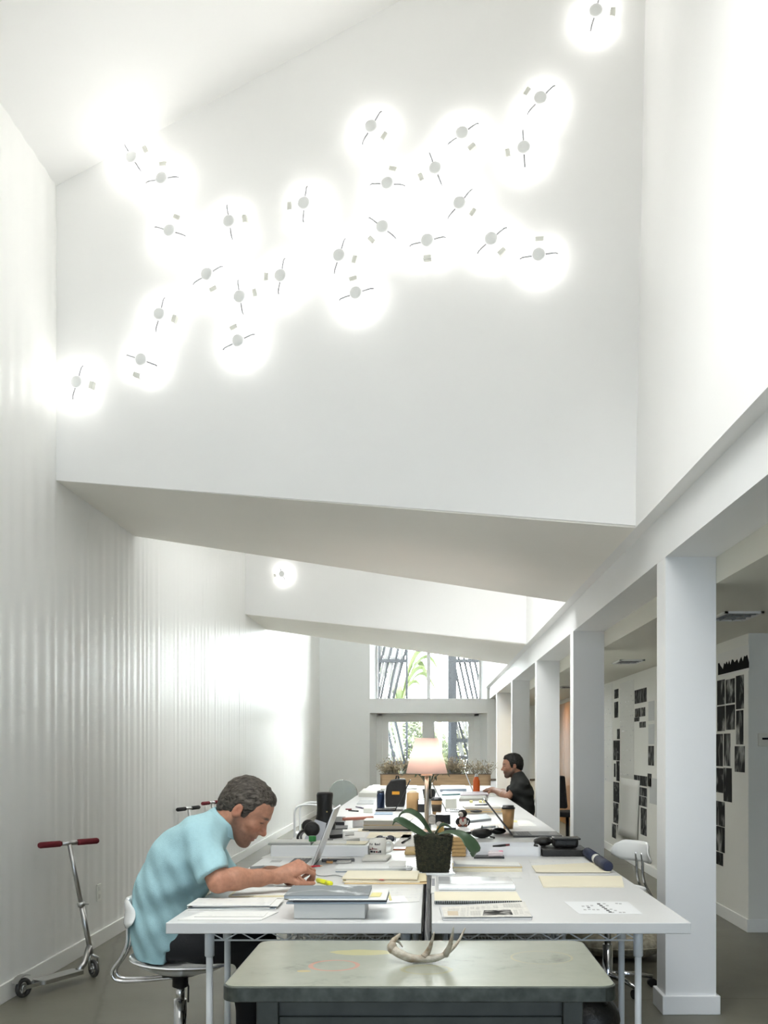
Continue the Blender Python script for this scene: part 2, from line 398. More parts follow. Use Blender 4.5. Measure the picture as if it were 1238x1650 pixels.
# double doors in their frame
m_ = MB(); m_.box(gx0 - 0.02, gx0 + 0.13, YG, YG + 0.08, 0, zb0); m_.box(gx1 - 0.13, gx1 + 0.02, YG, YG + 0.08, 0, zb0)
m_.box(gx0 + 0.03, gx1 - 0.03, YG, YG + 0.08, zb0 - 0.05, zb0)
struct(m_.build('trim_1', alu, bevel=0.004))
dl, dr = gx0 + 0.13, gx1 - 0.13; mid = (dl + dr) / 2
for k, (a, b_) in enumerate([(dl, mid - 0.004), (mid + 0.004, dr)]):
    m_ = MB(); st = 0.13; top = zb0 - 0.05
    m_.box(a, a + st, YG + 0.015, YG + 0.06, 0.01, top); m_.box(b_ - st, b_, YG + 0.015, YG + 0.06, 0.01, top)
    m_.box(a + st, b_ - st, YG + 0.015, YG + 0.06, top - 0.13, top); m_.box(a + st, b_ - st, YG + 0.015, YG + 0.06, 0.01, 0.3)
    d_ = struct(m_.build('door_%d' % (k + 1), alu))
    MB().box(a + st, b_ - st, YG + 0.034, YG + 0.042, 0.3, top - 0.13).build('pane', gl, d_)
    if k == 0: MB().box(mid - 0.02, mid + 0.02, YG + 0.061, YG + 0.068, 0.01, top).build('astragal', alu, d_)
    hx = (b_ - 0.06) if k == 0 else (a + 0.06)
    MB().tube([(hx, YG + 0.015, 0.95), (hx, YG - 0.03, 0.95), (hx + (-0.1 if k == 0 else 0.1), YG - 0.035, 0.95)], 0.009, 8).build('door_handle', mat('brushed_steel', (0.6, 0.6, 0.6), 0.25, 1.0), d_)
# wall behind the camera with street windows
m_ = MB(); wz0, wz1 = 0.1, 2.62
m_.box(XL - 0.25, 6.2, YB - 0.2, YB, 0, wz0); m_.box(XL - 0.25, 6.2, YB - 0.2, YB, wz1, 3.5)
for a, b_ in [(XL - 0.25, -2.1), (0.95, 1.5), (4.6, 6.2)]: m_.box(a, b_, YB - 0.2, YB, wz0, wz1)
struct(m_.build('wall_street', paint))
for k, (a, b_) in enumerate([(-2.1, 0.95), (1.5, 4.6)]):
    m_ = MB()
    for t in (0, 0.5, 1):
        x = a + (b_ - a) * t; x = min(max(x, a + 0.025), b_ - 0.025); m_.box(x - 0.025, x + 0.025, YB - 0.13, YB - 0.07, wz0, wz1)
    m_.box(a, b_, YB - 0.13, YB - 0.07, wz0, wz0 + 0.05); m_.box(a, b_, YB - 0.13, YB - 0.07, wz1 - 0.05, wz1)
    w_ = struct(m_.build('window_%d' % (k + 2), alu))
    for t in (0, 0.5): MB().box(a + (b_ - a) * t + 0.03, a + (b_ - a) * (t + 0.5) - 0.03, YB - 0.104, YB - 0.096, wz0 + 0.05, wz1 - 0.05).build('pane', gl_street, w_)
# ------------------------------------------------------------------ ring lamps on the high walls
lamp_white = mat('lamp_white_enamel', (0.84, 0.85, 0.84), 0.45)
lamp_arm = mat('lamp_arm_grey', (0.42, 0.42, 0.44), 0.5)
lamp_sock = mat('lamp_connector_white', (0.80, 0.80, 0.74), 0.5)
tube_m = mat('glowing_ring_tube', (1, 1, 1), 0.4, emit=2.7, emit_col=(1.0, 0.99, 0.965))
LAMPS = [  # cap px, arm end A, arm end B, connector px
    ((215.3, 252.6), (208.2, 240.4), (225.9, 268.9), (238.8, 240)), ((263.5, 286.9), (247.2, 288.5), (284.5, 286.5), (264.2, 264.8)),
    ((276.4, 371), (260.8, 365.5), (295.4, 378.1), (287.6, 348.6)), ((372.4, 356.4), (369.7, 339.4), (375.8, 376.7), (398.2, 352.3)),
    ((336.8, 441.2), (355.8, 432.7), (319.1, 450.7), (346.3, 464.9)), ((389.4, 477.5), (387.3, 460.9), (393.1, 497.5), (415.1, 471.7)),
    ((455.5, 443.6), (459.2, 425.9), (452.1, 464.9), (431.8, 442.2)), ((260.1, 505.6), (265.5, 487), (254.7, 526), (285.2, 514.1)),
    ((387, 548.7), (407.3, 541.3), (368.3, 556.5), (379.2, 527.7)), ((230.6, 578.9), (214, 572.8), (248.6, 586.4), (220.8, 603)),
    ((126.5, 614.9), (132.6, 597.9), (120.7, 633.9), (152.3, 621)), ((493.5, 327.2), (496.5, 307.2), (492.1, 347.9), (469.1, 327.2)),
    ((601.8, 203.1), (613, 186.5), (589.9, 222.4), (622.8, 218.7)), ((748.3, 213.9), (768, 202.8), (727.3, 227.5), (763.9, 235.7)),
    ((705.2, 270.6), (699.1, 253.6), (713, 290.9), (679.8, 280.8)), ((627.9, 295), (607.9, 293.3), (649.3, 298.8), (635.7, 271.6)),
    ((744.2, 326.6), (759.5, 310.3), (728.6, 344.2), (765.6, 341.8)), ((620.1, 364.9), (605.2, 353), (635.7, 378.8), (600.1, 383.2)),
    ((692.3, 386.6), (670.3, 390.3), (715.1, 383.6), (691.7, 413.1)), ((795.1, 384.2), (813.8, 371), (777.1, 400.2), (812.8, 405.3)),
    ((872.1, 409.7), (848.7, 411.7), (895.9, 409), (873.1, 387.6)), ((549.9, 411), (556.3, 392.4), (543.4, 431.7), (575.3, 418.2)),
    ((577, 471.4), (599, 466.7), (556.6, 477.2), (571.9, 448)), ((874.8, 157.6), (892.5, 142.7), (857.5, 175.3), (856.2, 144.1)),
    ((848, 237), (847, 217.3), (849.1, 258.7), (819.9, 241.1)), ((964.4, 16.5), (968.9, -2), (958, 38.8), (993.1, 19.4)),
]
def ring_lamp(loc, wall_ang, arm_a, arm_b, con, label):
    """wall fitting: base plate, round cap, two spring arms, glowing ring, plug with its lead; local -y points into the room"""
    t = thing('ring_lamp', label, 'wall lamp', loc, wall_ang, 'ring lamps on the high walls')
    RR, tr = 0.094, 0.0145; yo = -0.05
    MB().lathe([(0.0, 0), (0.06, 0), (0.058, -0.012), (0.03, -0.016), (0.03, -0.06)], n=20, axis='y').build('base_plate', lamp_white, t)
    m_ = MB().lathe([(0.0, -0.084), (0.03, -0.084), (0.038, -0.08), (0.04, -0.072), (0.04, -0.058), (0.0, -0.056)], n=24, axis='y'); m_.build('cap', lamp_white, t)
    for a in (arm_a, arm_b):
        u = Vector((math.cos(a), 0, math.sin(a)))
        MB().tube([u * 0.03 + Vector((0, -0.066, 0)), u * (RR - 0.02) + Vector((0, -0.07, 0)), u * RR + Vector((0, -0.0695, 0)), u * (RR + 0.013) + Vector((0, -0.058, 0))], 0.006, 8).build('arm', lamp_arm, t)
    gap = 0.26
    pts = [Vector((RR * math.cos(con + gap + (2 * math.pi - 2 * gap) * k / 40), yo, RR * math.sin(con + gap + (2 * math.pi - 2 * gap) * k / 40))) for k in range(41)]
    MB().tube(pts, tr, 8).build('tube_ring', tube_m, t)
    cu = Vector((math.cos(con), 0, math.sin(con))); cv = Vector((-math.sin(con), 0, math.cos(con)))
    R = Matrix((cu, Vector((0, 1, 0)), cv)).transposed()
    MB().obox(cu * RR + Vector((0, yo, 0)), (0.03, 0.034, 0.052), R).build('plug', lamp_sock, t, bevel=0.005)
    MB().tube([cu * 0.03 + Vector((0, -0.06, 0)), cu * 0.045 + cv * 0.012 + Vector((0, -0.07, 0)), cu * 0.06 + cv * 0.004 + Vector((0, -0.062, 0)), cu * (RR - 0.012) + Vector((0, yo - 0.005, 0))], 0.0022, 6).build('lead', lamp_sock, t)
    return t
def on_wall(px, py, i, lift=0.0):
    (fl, fr) = FRO[i]; k = (fr - fl) / (XU - XL); u = (px - VX) / F
    d = (fl - k * XL - lift) / (1 - k * u)
    return P(px, py, d), math.atan(k)
order = sorted(range(len(LAMPS)), key=lambda i: LAMPS[i][0][0])
for rank, i in enumerate(order):
    c, a, b_, q = LAMPS[i]
    p, ang = on_wall(c[0], c[1], 0, 0.075); k = (FRO[0][1] - FRO[0][0]) / (XU - XL)
    p = Vector((p.x, FRO[0][0] + k * (p.x - XL), p.z))
    f = lambda e: math.atan2(-(e[1] - c[1]), e[0] - c[0])
    ring_lamp(p, ang, f(a), f(b_), f(q), 'round glowing tube lamp on the high white wall, %s from the left' % ORD[rank])
p, ang = on_wall(455.8, 924.5, 1, 0.075)
ring_lamp(p + Vector((0, 0.07, 0)), ang, 1.9, -1.1, 3.3, 'lone round tube lamp on the further high wall')
# ------------------------------------------------------------------ worktables on wire racks
lam = mat('white_laminate', (0.655, 0.655, 0.645), 0.34, var=0.02, vscale=3)
wirew = mat('white_coated_wire', (0.80, 0.82, 0.83), 0.35)
TY0 = 3.761; TL = 2.705
def make_table(x0, x1, px0, px1, label, loc_y):
    xc = (x0 + x1) / 2; w = (x1 - x0) / 2
    t = thing('worktable', label, 'table', (xc, loc_y, 0), 0, 'white worktables in two long rows')
    MB().box(-w, w, 0, TL - 0.006, TZ - 0.042, TZ).build('tabletop', lam, t, bevel=0.003)
    a, b_ = px0 - xc, px1 - xc
    for y0 in (0.10, TL - 0.1 - 0.34):
        for xx in (a, b_):
            for yy in (y0, y0 + 0.34):
                lg = MB().cyl((xx, yy, 0.0), (xx, yy, TZ - 0.042), 0.0135, n=12).build('leg', wirew, t)
                MB().lathe([(0.0135, 0.60), (0.019, 0.605), (0.019, 0.695), (0.0135, 0.70)], (xx, yy, 0), n=12).build('collar', wirew, lg)
        for yy in (y0, y0 + 0.34):
            m_ = MB()
            for zz_ in (0.665, 0.697): m_.cyl((a, yy, zz_), (b_, yy, zz_), 0.0036, n=6)
            n = 13; pts = [(a + (b_ - a) * k / n, yy, 0.665 if k % 2 else 0.697) for k in range(n + 1)]
            for k in range(n): m_.cyl(pts[k], pts[k + 1], 0.0028, n=5)
            m_.build('wire_truss', wirew, t)
        m_ = MB()
        for yy in (y0, y0 + 0.34): m_.cyl((a, yy, 0.2), (b_, yy, 0.2), 0.004, n=6); m_.cyl((a, yy, 0.165), (b_, yy, 0.165), 0.003, n=6)
        for xx in (a, (a + b_) / 2, b_): m_.cyl((xx, y0, 0.2), (xx, y0 + 0.34, 0.2), 0.004, n=6)
        sh = m_.build('wire_shelf', wirew, t)
        m_ = MB()
        for k in range(1, 34): xx = a + (b_ - a) * k / 34; m_.cyl((xx, y0, 0.205), (xx, y0 + 0.34, 0.205), 0.0018, n=4)
        o_ = m_.build('shelf_wires', wirew, sh); o_['kind'] = 'stuff'
    return t
proto = {}
for r, (side, x0, x1, a, b_) in enumerate([('left', -1.006, -0.0376, -0.862, -0.10), ('right', 0.002, 0.986, 0.09, 0.805)]):
    for k in range(5):
        where = ['nearest the camera', 'second from the camera', 'third from the camera', 'fourth from the camera', 'furthest from the camera'][k]
        lb = 'white worktable on wire legs in the %s row, %s' % (side, where)
        if k == 0: proto[r] = make_table(x0, x1, a, b_, lb, TY0)
        else:
            c = copy_tree(proto[r]); c.location.y = TY0 + k * TL; c['label'] = lb

# ------------------------------------------------------------------ steel desk with linoleum top, antler
desk_top = bpy.data.materials.new('worn_green_linoleum'); MATS['worn_green_linoleum'] = desk_top
nt, b = nodes_of(desk_top); tc = nt.nodes.new('ShaderNodeTexCoord')
n1 = nt.nodes.new('ShaderNodeTexNoise'); n1.inputs['Scale'].default_value = 3.5; n1.inputs['Detail'].default_value = 8; n1.inputs['Roughness'].default_value = 0.7
nt.links.new(tc.outputs['Object'], n1.inputs['Vector'])
r1 = nt.nodes.new('ShaderNodeValToRGB'); e = r1.color_ramp.elements
e[0].position = 0.30; e[0].color = (0.17, 0.18, 0.14, 1); e[1].position = 0.62; e[1].color = (0.30, 0.31, 0.25, 1)
x_ = e.new(0.42); x_.color = (0.27, 0.28, 0.225, 1)
nt.links.new(n1.outputs['Fac'], r1.inputs[0]); last = r1.outputs[0]
def stain_ring(cx, cy, rad, wd, col, sx=1.0):
    global last
    mp = nt.nodes.new('ShaderNodeMapping'); mp.inputs['Location'].default_value = (-cx * sx, -cy, 0); mp.inputs['Scale'].default_value = (sx, 1, 0)
    nt.links.new(tc.outputs['Object'], mp.inputs[0])
    ln = nt.nodes.new('ShaderNodeVectorMath'); ln.operation = 'LENGTH'; nt.links.new(mp.outputs[0], ln.inputs[0])
    sb = nt.nodes.new('ShaderNodeMath'); sb.operation = 'SUBTRACT'; sb.inputs[1].default_value = rad; nt.links.new(ln.outputs['Value'], sb.inputs[0])
    ab = nt.nodes.new('ShaderNodeMath'); ab.operation = 'ABSOLUTE'; nt.links.new(sb.outputs[0], ab.inputs[0])
    nz = nt.nodes.new('ShaderNodeTexNoise'); nz.inputs['Scale'].default_value = 9; nt.links.new(tc.outputs['Object'], nz.inputs['Vector'])
    ml = nt.nodes.new('ShaderNodeMath'); ml.operation = 'MULTIPLY'; ml.inputs[1].default_value = wd * 2.4; nt.links.new(nz.outputs['Fac'], ml.inputs[0])
    lt = nt.nodes.new('ShaderNodeMath'); lt.operation = 'LESS_THAN'; nt.links.new(ab.outputs[0], lt.inputs[0]); nt.links.new(ml.outputs[0], lt.inputs[1])
    sc_ = nt.nodes.new('ShaderNodeMath'); sc_.operation = 'MULTIPLY'; sc_.inputs[1].default_value = 0.6; nt.links.new(lt.outputs[0], sc_.inputs[0])
    mx = nt.nodes.new('ShaderNodeMix'); mx.data_type = 'RGBA'; nt.links.new(sc_.outputs[0], mx.inputs[0]); nt.links.new(last, mx.inputs[6]); mx.inputs[7].default_value = (*col, 1)
    last = mx.outputs[2]
stain_ring(-0.275, 0.28, 0.075, 0.006, (0.50, 0.20, 0.14)); stain_ring(0.02, 0.22, 0.06, 0.005, (0.30, 0.28, 0.14), 0.8)
stain_ring(-0.20, 0.48, 0.02, 0.02, (0.48, 0.44, 0.16), 0.4); stain_ring(0.40, 0.40, 0.10, 0.003, (0.36, 0.33, 0.2)); stain_ring(-0.36, 0.20, 0.0, 0.012, (0.45, 0.34, 0.12), 0.6)
nt.links.new(last, b.inputs['Base Color']); b.inputs['Roughness'].default_value = 0.27
desk_m = mat('grey_green_steel', (0.06, 0.066, 0.055), 0.42, var=0.3, vscale=14)
edge_m = mat('worn_steel_edge', (0.09, 0.10, 0.085), 0.35, metal=0.4, var=0.5, vscale=30)
DZ = 0.72
t = thing('steel_desk', 'low grey green steel desk with worn top in front of the white tables', 'desk', (0, 0, 0))
def rrect(x0, x1, y0, y1, r, n=6):
    pts = []
    for cx, cy, a0 in ((x1 - r, y0 + r, -90), (x1 - r, y1 - r, 0), (x0 + r, y1 - r, 90), (x0 + r, y0 + r, 180)):
        for k in range(n + 1): a = math.radians(a0 + 90 * k / n); pts.append((cx + r * math.cos(a), cy + r * math.sin(a)))
    return pts
dx0, dx1, dy0, dy1 = -0.6135, 0.545, 2.887, 3.578
t.location = ((dx0 + dx1) / 2, (dy0 + dy1) / 2, 0); offd = t.location.copy()
o_ = MB().slab(rrect(dx0 + 0.006, dx1 - 0.006, dy0 + 0.006, dy1 - 0.006, 0.045), DZ - 0.012, DZ).build('desk_top', desk_top, t, off=(offd.x, offd.y - 0.345, 0))
o_.location = (0, -0.345, 0)
MB().slab(rrect(dx0, dx1, dy0, dy1, 0.05), DZ - 0.046, DZ - 0.003).build('edge_band', edge_m, t, off=offd, bevel=0.003)
bx0, bx1, by0, by1 = -0.520, 0.452, 2.95, 3.52
for xa_, xb_ in ((bx0, bx0 + 0.065), (bx1 - 0.06, bx1)): MB().box(xa_, xb_, by0, by1, 0.0, DZ - 0.044).build('side_panel', desk_m, t, off=offd, bevel=0.004)
MB().box(bx0 + 0.065, bx1 - 0.06, by0 + 0.025, by0 + 0.045, 0.12, DZ - 0.046).build('modesty_panel', desk_m, t, off=offd)
MB().box(bx0 + 0.065, bx1 - 0.06, by0 + 0.012, by0 + 0.03, 0.58, 0.612).build('panel_rib', desk_m, t, off=offd, bevel=0.004)

# antler: beam and tines grown as tapering tubes
bone = mat('antler_bone', (0.55, 0.52, 0.44), 0.5, var=0.5, vscale=28, bump=0.3, bscale=120, col2=(0.27, 0.20, 0.13))
da = 3.20
def A(x, y, dd=0.0): return P(x, y, da + dd)
def smooth_pts(pts, n=5):
    out = []
    for i in range(len(pts) - 1):
        p0 = pts[max(i - 1, 0)]; p1 = pts[i]; p2 = pts[i + 1]; p3 = pts[min(i + 2, len(pts) - 1)]
        for k in range(n):
            t_ = k / n
            out.append(0.5 * ((2 * p1) + (p2 - p0) * t_ + (2 * p0 - 5 * p1 + 4 * p2 - p3) * t_ * t_ + (3 * p1 - p0 - 3 * p2 + p3) * t_ ** 3))
    out.append(pts[-1]); return out
def taper(pts, r0, r1, n=5, rm=None):
    sp = smooth_pts([Vector(p) for p in pts], n); m = len(sp)
    return sp, [r0 + (r1 - r0) * (k / (m - 1)) ** 0.9 if rm is None else (r0 + (rm - r0) * min(1, 2 * k / (m - 1)) if k < (m - 1) / 2 else rm + (r1 - rm) * (2 * k / (m - 1) - 1)) for k in range(m)]
ant = MB()
beam = [A(633, 1533, 0.02), A(645, 1541), A(662, 1548), A(685, 1549), A(706, 1547), A(722, 1538, 0.02), A(738, 1522, 0.05), A(750, 1499, 0.07)]
s_, r_ = taper(beam, 0.0155, 0.002, 6, 0.0125); ant.tube(s_, r_, 10)
zmin = min(v.z for v in ant.v)
s_, r_ = taper([A(684, 1546), A(691, 1535), A(696, 1521, -0.02), A(700, 1506, -0.03)], 0.013, 0.002); ant.tube(s_, r_, 10)
s_, r_ = taper([A(718, 1542, 0.01), A(725, 1528, -0.02), A(729, 1512, -0.04), A(731, 1498, -0.05)], 0.012, 0.002); ant.tube(s_, r_, 10)
s_, r_ = taper([A(634, 1534, 0.02), A(633, 1522, 0.03), A(639, 1515, 0.04), A(645, 1509, 0.05)], 0.014, 0.004); ant.tube(s_, r_, 10)
s_, r_ = taper([A(638, 1519, 0.05), A(643, 1522, 0.06), A(649, 1530, 0.06)], 0.007, 0.002); ant.tube(s_, r_, 8)
ant.ball(A(632, 1531, 0.02), (0.017, 0.02, 0.02), 10)
ant.move((0, 0, DZ - min(v.z for v in ant.v) + 0.0005))
tag(ant.build('antler', bone, center=True), 'pale shed deer antler lying on the grey steel desk', 'antler')

# ------------------------------------------------------------------ swivel chairs with round white seats
chrome = mat('chrome', (0.75, 0.75, 0.76), 0.12, 1.0)
seatw = mat('white_gloss_plastic', (0.85, 0.86, 0.85), 0.16, coat=0.5)
blackp = mat('black_plastic', (0.012, 0.012, 0.013), 0.42)
rubber = mat('dark_rubber', (0.02, 0.02, 0.02), 0.7)
def make_chair(label, loc, rot):
    t = thing('swivel_chair', label, 'chair', loc, rot, 'white swivel chairs at the worktables')
    # saddle seat: shallow dish with raised rim (local +x is where the sitter faces)
    vs, fs = [], []; nr, na = 10, 36
    for s in (1, -1):
        for i in range(nr + 1):
            r = 0.225 * i / nr
            for k in range(na):
                a = 2 * math.pi * k / na
                x = r * math.cos(a) * 1.0; y = r * math.sin(a) * 0.97; q = i / nr
                z = 0.425 + 0.028 * q ** 2.2 * (1 - 0.75 * max(0, math.cos(a)) ** 2) + 0.012 * q * max(0, -math.cos(a))
                if s < 0: z -= 0.022 * (1 - 0.55 * q ** 4) + 0.03 * (1 - q ** 2)
                vs.append((x, y, z))
    nb = (nr + 1) * na
    for s in range(2):
        for i in range(nr):
            for k in range(na):
                q = (s * nb + i * na + k, s * nb + i * na + (k + 1) % na, s * nb + (i + 1) * na + (k + 1) % na, s * nb + (i + 1) * na + k)
                fs.append(q if s else q[::-1])
    for k in range(na): fs.append((nr * na + k, nr * na + (k + 1) % na, nb + nr * na + (k + 1) % na, nb + nr * na + k))
    mesh_obj('seat', vs, fs, seatw, t)
    # backrest pad: curved rounded plate
    vs, fs = [], []; nu, nv = 16, 6
    for s in (0, 1):
        for j in range(nv + 1):
            for i in range(nu + 1):
                u = -1 + 2 * i / nu; v = -1 + 2 * j / nv
                hw = 0.175 * (1 - 0.10 * v); uu = u; vv = v * (1 - 0.45 * max(0, abs(u) - 0.72) / 0.28)
                x = -0.235 + 0.07 * (u * u) + 0.012 * (1 - v * v) - (0.022 if s == 0 else 0) * (1 - 0.7 * max(abs(u), abs(v)) ** 6)
                vs.append((x, hw * uu, 0.668 + 0.062 * vv))
    nb = (nu + 1) * (nv + 1)
    for s in (0, 1):
        for j in range(nv):
            for i in range(nu):
                q = (s * nb + j * (nu + 1) + i, s * nb + j * (nu + 1) + i + 1, s * nb + (j + 1) * (nu + 1) + i + 1, s * nb + (j + 1) * (nu + 1) + i)
                fs.append(q if s == 0 else q[::-1])
    rim = [i for i in range(nu + 1)] + [(j * (nu + 1) + nu) for j in range(1, nv + 1)] + [nv * (nu + 1) + i for i in range(nu - 1, -1, -1)] + [j * (nu + 1) for j in range(nv - 1, 0, -1)]
    for k in range(len(rim)): a, b_ = rim[k], rim[(k + 1) % len(rim)]; fs.append((a, nb + a, nb + b_, b_))
    mesh_obj('backrest', vs, fs, seatw, t)
    for s in (-1, 1):
        yy = 0.028 * s
        pts = smooth_pts([Vector(p) for p in [(-0.225, yy, 0.66), (-0.232, yy, 0.60), (-0.235, yy, 0.52), (-0.262, yy, 0.455), (-0.30, yy, 0.40), (-0.298, yy, 0.365), (-0.262, yy, 0.348), (-0.15, yy, 0.352), (-0.02, yy, 0.366)]], 4)
        MB().tube(pts, 0.0085, 8).build('back_tube', chrome, t)
    MB().lathe([(0.09, 0.398), (0.085, 0.375), (0.035, 0.365), (0.036, 0.32), (0.028, 0.315)], n=20).build('seat_mount', blackp, t)
    ps = MB().lathe([(0.02, 0.33), (0.02, 0.24)], n=16).build('gas_lift', chrome, t)
    MB().lathe([(0.029, 0.26), (0.03, 0.1), (0.034, 0.09), (0.034, 0.06)], n=18).build('post', chrome, t)
    MB().tube([(0.03, -0.02, 0.36), (0.05, -0.05, 0.33), (0.05, -0.055, 0.26)], 0.004, 6).build('height_lever', blackp, t)
    for k in range(5):
        a = 2 * math.pi * k / 5 + 0.3; u = Vector((math.cos(a), math.sin(a), 0))
        lg = MB().tube([u * 0.03 + Vector((0, 0, 0.085)), u * 0.16 + Vector((0, 0, 0.08)), u * 0.27 + Vector((0, 0, 0.062))], [0.019, 0.016, 0.012], 10).build('leg', chrome, t)
        w = u.cross(Vector((0, 0, 1)))
        MB().cyl(u * 0.27 + Vector((0, 0, 0.026)) - w * 0.018, u * 0.27 + Vector((0, 0, 0.026)) + w * 0.018, 0.026, n=14).build('caster', blackp, lg)
    return t
ch1 = make_chair('white seated chrome swivel chair under the man in the blue shirt', (-1.150, 4.55, 0.0), 0.0)
ch2 = copy_tree(ch1); ch2['label'] = 'empty white swivel chair between the right table and the column'; ch2.location = (1.035, 5.82, 0.0); ch2.rotation_euler.z = math.pi + 0.45
for c_ in ch2.children:      # this one is wound up higher
    k_ = c_.name.split('.')[0]
    if k_ in ('seat', 'backrest', 'back_tube', 'seat_mount', 'height_lever'): c_.location.z = 0.125
    if k_ == 'gas_lift': c_.scale.z = 2.39; c_.location.z = 0.24 - 0.24 * 2.39

# ------------------------------------------------------------------ kick scooters against the left wall
alum = mat('brushed_aluminium', (0.55, 0.55, 0.54), 0.3, 1.0)
redgrip = mat('dark_red_foam_grip', (0.16, 0.012, 0.02), 0.8, bump=0.2, bscale=300)
blackgrip = mat('black_foam_grip', (0.012, 0.012, 0.013), 0.8)
wheelm = mat('smoky_wheel', (0.05, 0.048, 0.045), 0.35)
def make_scooter(label, loc, rot, grip, group='kick scooters along the left wall'):
    t = thing('kick_scooter', label, 'scooter', loc, rot, group)
    MB().slab(rrect(-0.05, 0.05, 0.10, 0.42, 0.02), 0.052, 0.078).build('deck', alum, t, bevel=0.003)
    m_ = MB(); m_.obox((-0.028, 0.055, 0.062), (0.006, 0.13, 0.022)); m_.obox((0.028, 0.055, 0.062), (0.006, 0.13, 0.022)); m_.build('rear_fork', alum, t)
    m_ = MB(); pts = [(0, -0.07 * math.cos(a), 0.06 + 0.07 * math.sin(a)) for a in [0.5 + 0.25 * k for k in range(7)]]
    for k in range(6): m_.obox((Vector(pts[k]) + Vector(pts[k + 1])) / 2, (0.045, (Vector(pts[k]) - Vector(pts[k + 1])).length * 1.1, 0.004), rx(math.atan2(pts[k + 1][2] - pts[k][2], pts[k + 1][1] - pts[k][1])))
    m_.build('rear_brake', alum, t)
    lean = Vector((-0.052, -0.124, 0.63)); ax = lean.normalized()
    def wheel(c, u):
        side = u.cross(Vector((0, 0, 1))).normalized(); m_ = MB()
        R = 0.056
        m_.tube([c + (u * math.cos(2 * math.pi * k / 28) + Vector((0, 0, 1)) * math.sin(2 * math.pi * k / 28)) * (R - 0.013) for k in range(28)], 0.013, 8, closed=True)
        w_ = m_.build('wheel', wheelm, t); m_ = MB()
        m_.cyl(c - side * 0.012, c + side * 0.012, 0.016, n=14); m_.cyl(c - side * 0.03, c + side * 0.03, 0.005, n=8)
        for k in range(3): a = 2 * math.pi * k / 3; q = u * math.cos(a) + Vector((0, 0, 1)) * math.sin(a); m_.cyl(c + q * 0.012, c + q * 0.044, 0.007, n=8)
        m_.build('hub', alum, w_)
    wheel(Vector((0, 0, 0.057)), Vector((0, 1, 0)))
    hb = Vector((0.25, 0.97, 0)).normalized(); wf = Vector((0.9, -0.3, 0)).normalized()
    fc = Vector((0, 0.54, 0.057)); wheel(fc, wf)
    sd = wf.cross(Vector((0, 0, 1))).normalized(); m_ = MB()
    nk = Vector((-0.008, 0.525, 0.15))
    for s in (-1, 1): m_.tube([fc + sd * 0.028 * s, fc + sd * 0.028 * s + Vector((0, 0, 0.06)), nk], 0.008, 8)
    m_.build('front_fork', alum, t)
    m_ = MB(); m_.tube([(0, 0.41, 0.066), (0, 0.46, 0.10), (-0.01, 0.515, 0.20)], [0.02, 0.018, 0.018], 10); m_.build('neck', alum, t)
    top = nk + lean * 1.0 + Vector((0, 0, 0.055))
    m_ = MB().tube([nk, nk + (top - nk) * 0.45], 0.0165, 12).build('lower_stem', alum, t)
    c_ = nk + (top - nk) * 0.45
    MB().cyl(c_ - ax * 0.014, c_ + ax * 0.014, 0.022, n=12).build('clamp', alum, t)
    MB().tube([c_ + hb * 0.02, c_ + hb * 0.05 + Vector((0, 0, -0.006))], 0.004, 6).build('clamp_lever', alum, t)
    MB().tube([c_, top], 0.0135, 12).build('upper_stem', alum, t)
    tb = MB().cyl(top - hb * 0.05, top + hb * 0.05, 0.015, n=12).build('handlebar', alum, t)
    for s in (-1, 1):
        pts = [top + hb * s * q for q in (0.052, 0.06, 0.185, 0.195)]
        MB().tube(pts, [0.014, 0.0185, 0.0185, 0.014], 12).build('grip', grip, t)
    return t
u = Vector((0.23, 0.49, 0)); rot = math.atan2(-u.x, u.y)
make_scooter('silver kick scooter with red grips on the floor behind the seated man', (-2.30, 5.60, 0), rot, redgrip)
make_scooter('silver kick scooter with black grips behind the blue shirted man', (-2.235, 8.90, 0), -0.05, blackgrip)
make_scooter('furthest kick scooter with red grips behind the black gripped one', (-2.225, 9.85, 0), -0.05, redgrip)

# outlet on the left wall
o_ = P(157.5, 1438, 1); yo = XL / o_.x
t = thing('wall_outlet', 'white power outlet plate low on the glossy left wall', 'outlet', (XL + 0.0045, yo, H - (1438 - VY) * yo / F))
MB().box(0, 0.008, -0.038, 0.038, -0.06, 0.06).build('plate', mat('outlet_ivory', (0.85, 0.85, 0.8), 0.35), t, bevel=0.002)
m_ = MB(); m_.box(0.0078, 0.0098, -0.018, 0.018, 0.012, 0.042); m_.box(0.0078, 0.0098, -0.018, 0.018, -0.042, -0.012); m_.build('socket', mat('outlet_socket', (0.7, 0.7, 0.66), 0.4), t)

# ------------------------------------------------------------------ table lamp
LX, LY = -0.035, 7.77
t = thing('table_lamp', 'lit table lamp with a cream shade on a slim metal pole', 'lamp', (LX, LY, TZ))
brass = mat('satin_nickel', (0.62, 0.55, 0.47), 0.28, 1.0)
MB().lathe([(0.0, 0.0), (0.085, 0.0), (0.085, 0.008), (0.06, 0.016), (0.02, 0.022), (0.012, 0.03)], n=32).build('base', brass, t)
MB().cyl((0, 0, 0.02), (0, 0, 0.5), 0.017, n=16).build('pole', brass, t)
MB().lathe([(0.028, 0.435), (0.046, 0.437), (0.046, 0.46), (0.028, 0.462)], n=20).build('shade_ring', mat('peach_socket', (0.75, 0.5, 0.36), 0.5), t)
shade = bpy.data.materials.new('cream_lampshade'); MATS['cream_lampshade'] = shade; shade.use_nodes = True; nt = shade.node_tree; nt.nodes.clear()
out = nt.nodes.new('ShaderNodeOutputMaterial'); df = nt.nodes.new('ShaderNodeBsdfDiffuse'); tl = nt.nodes.new('ShaderNodeBsdfTranslucent'); mx = nt.nodes.new('ShaderNodeMixShader')
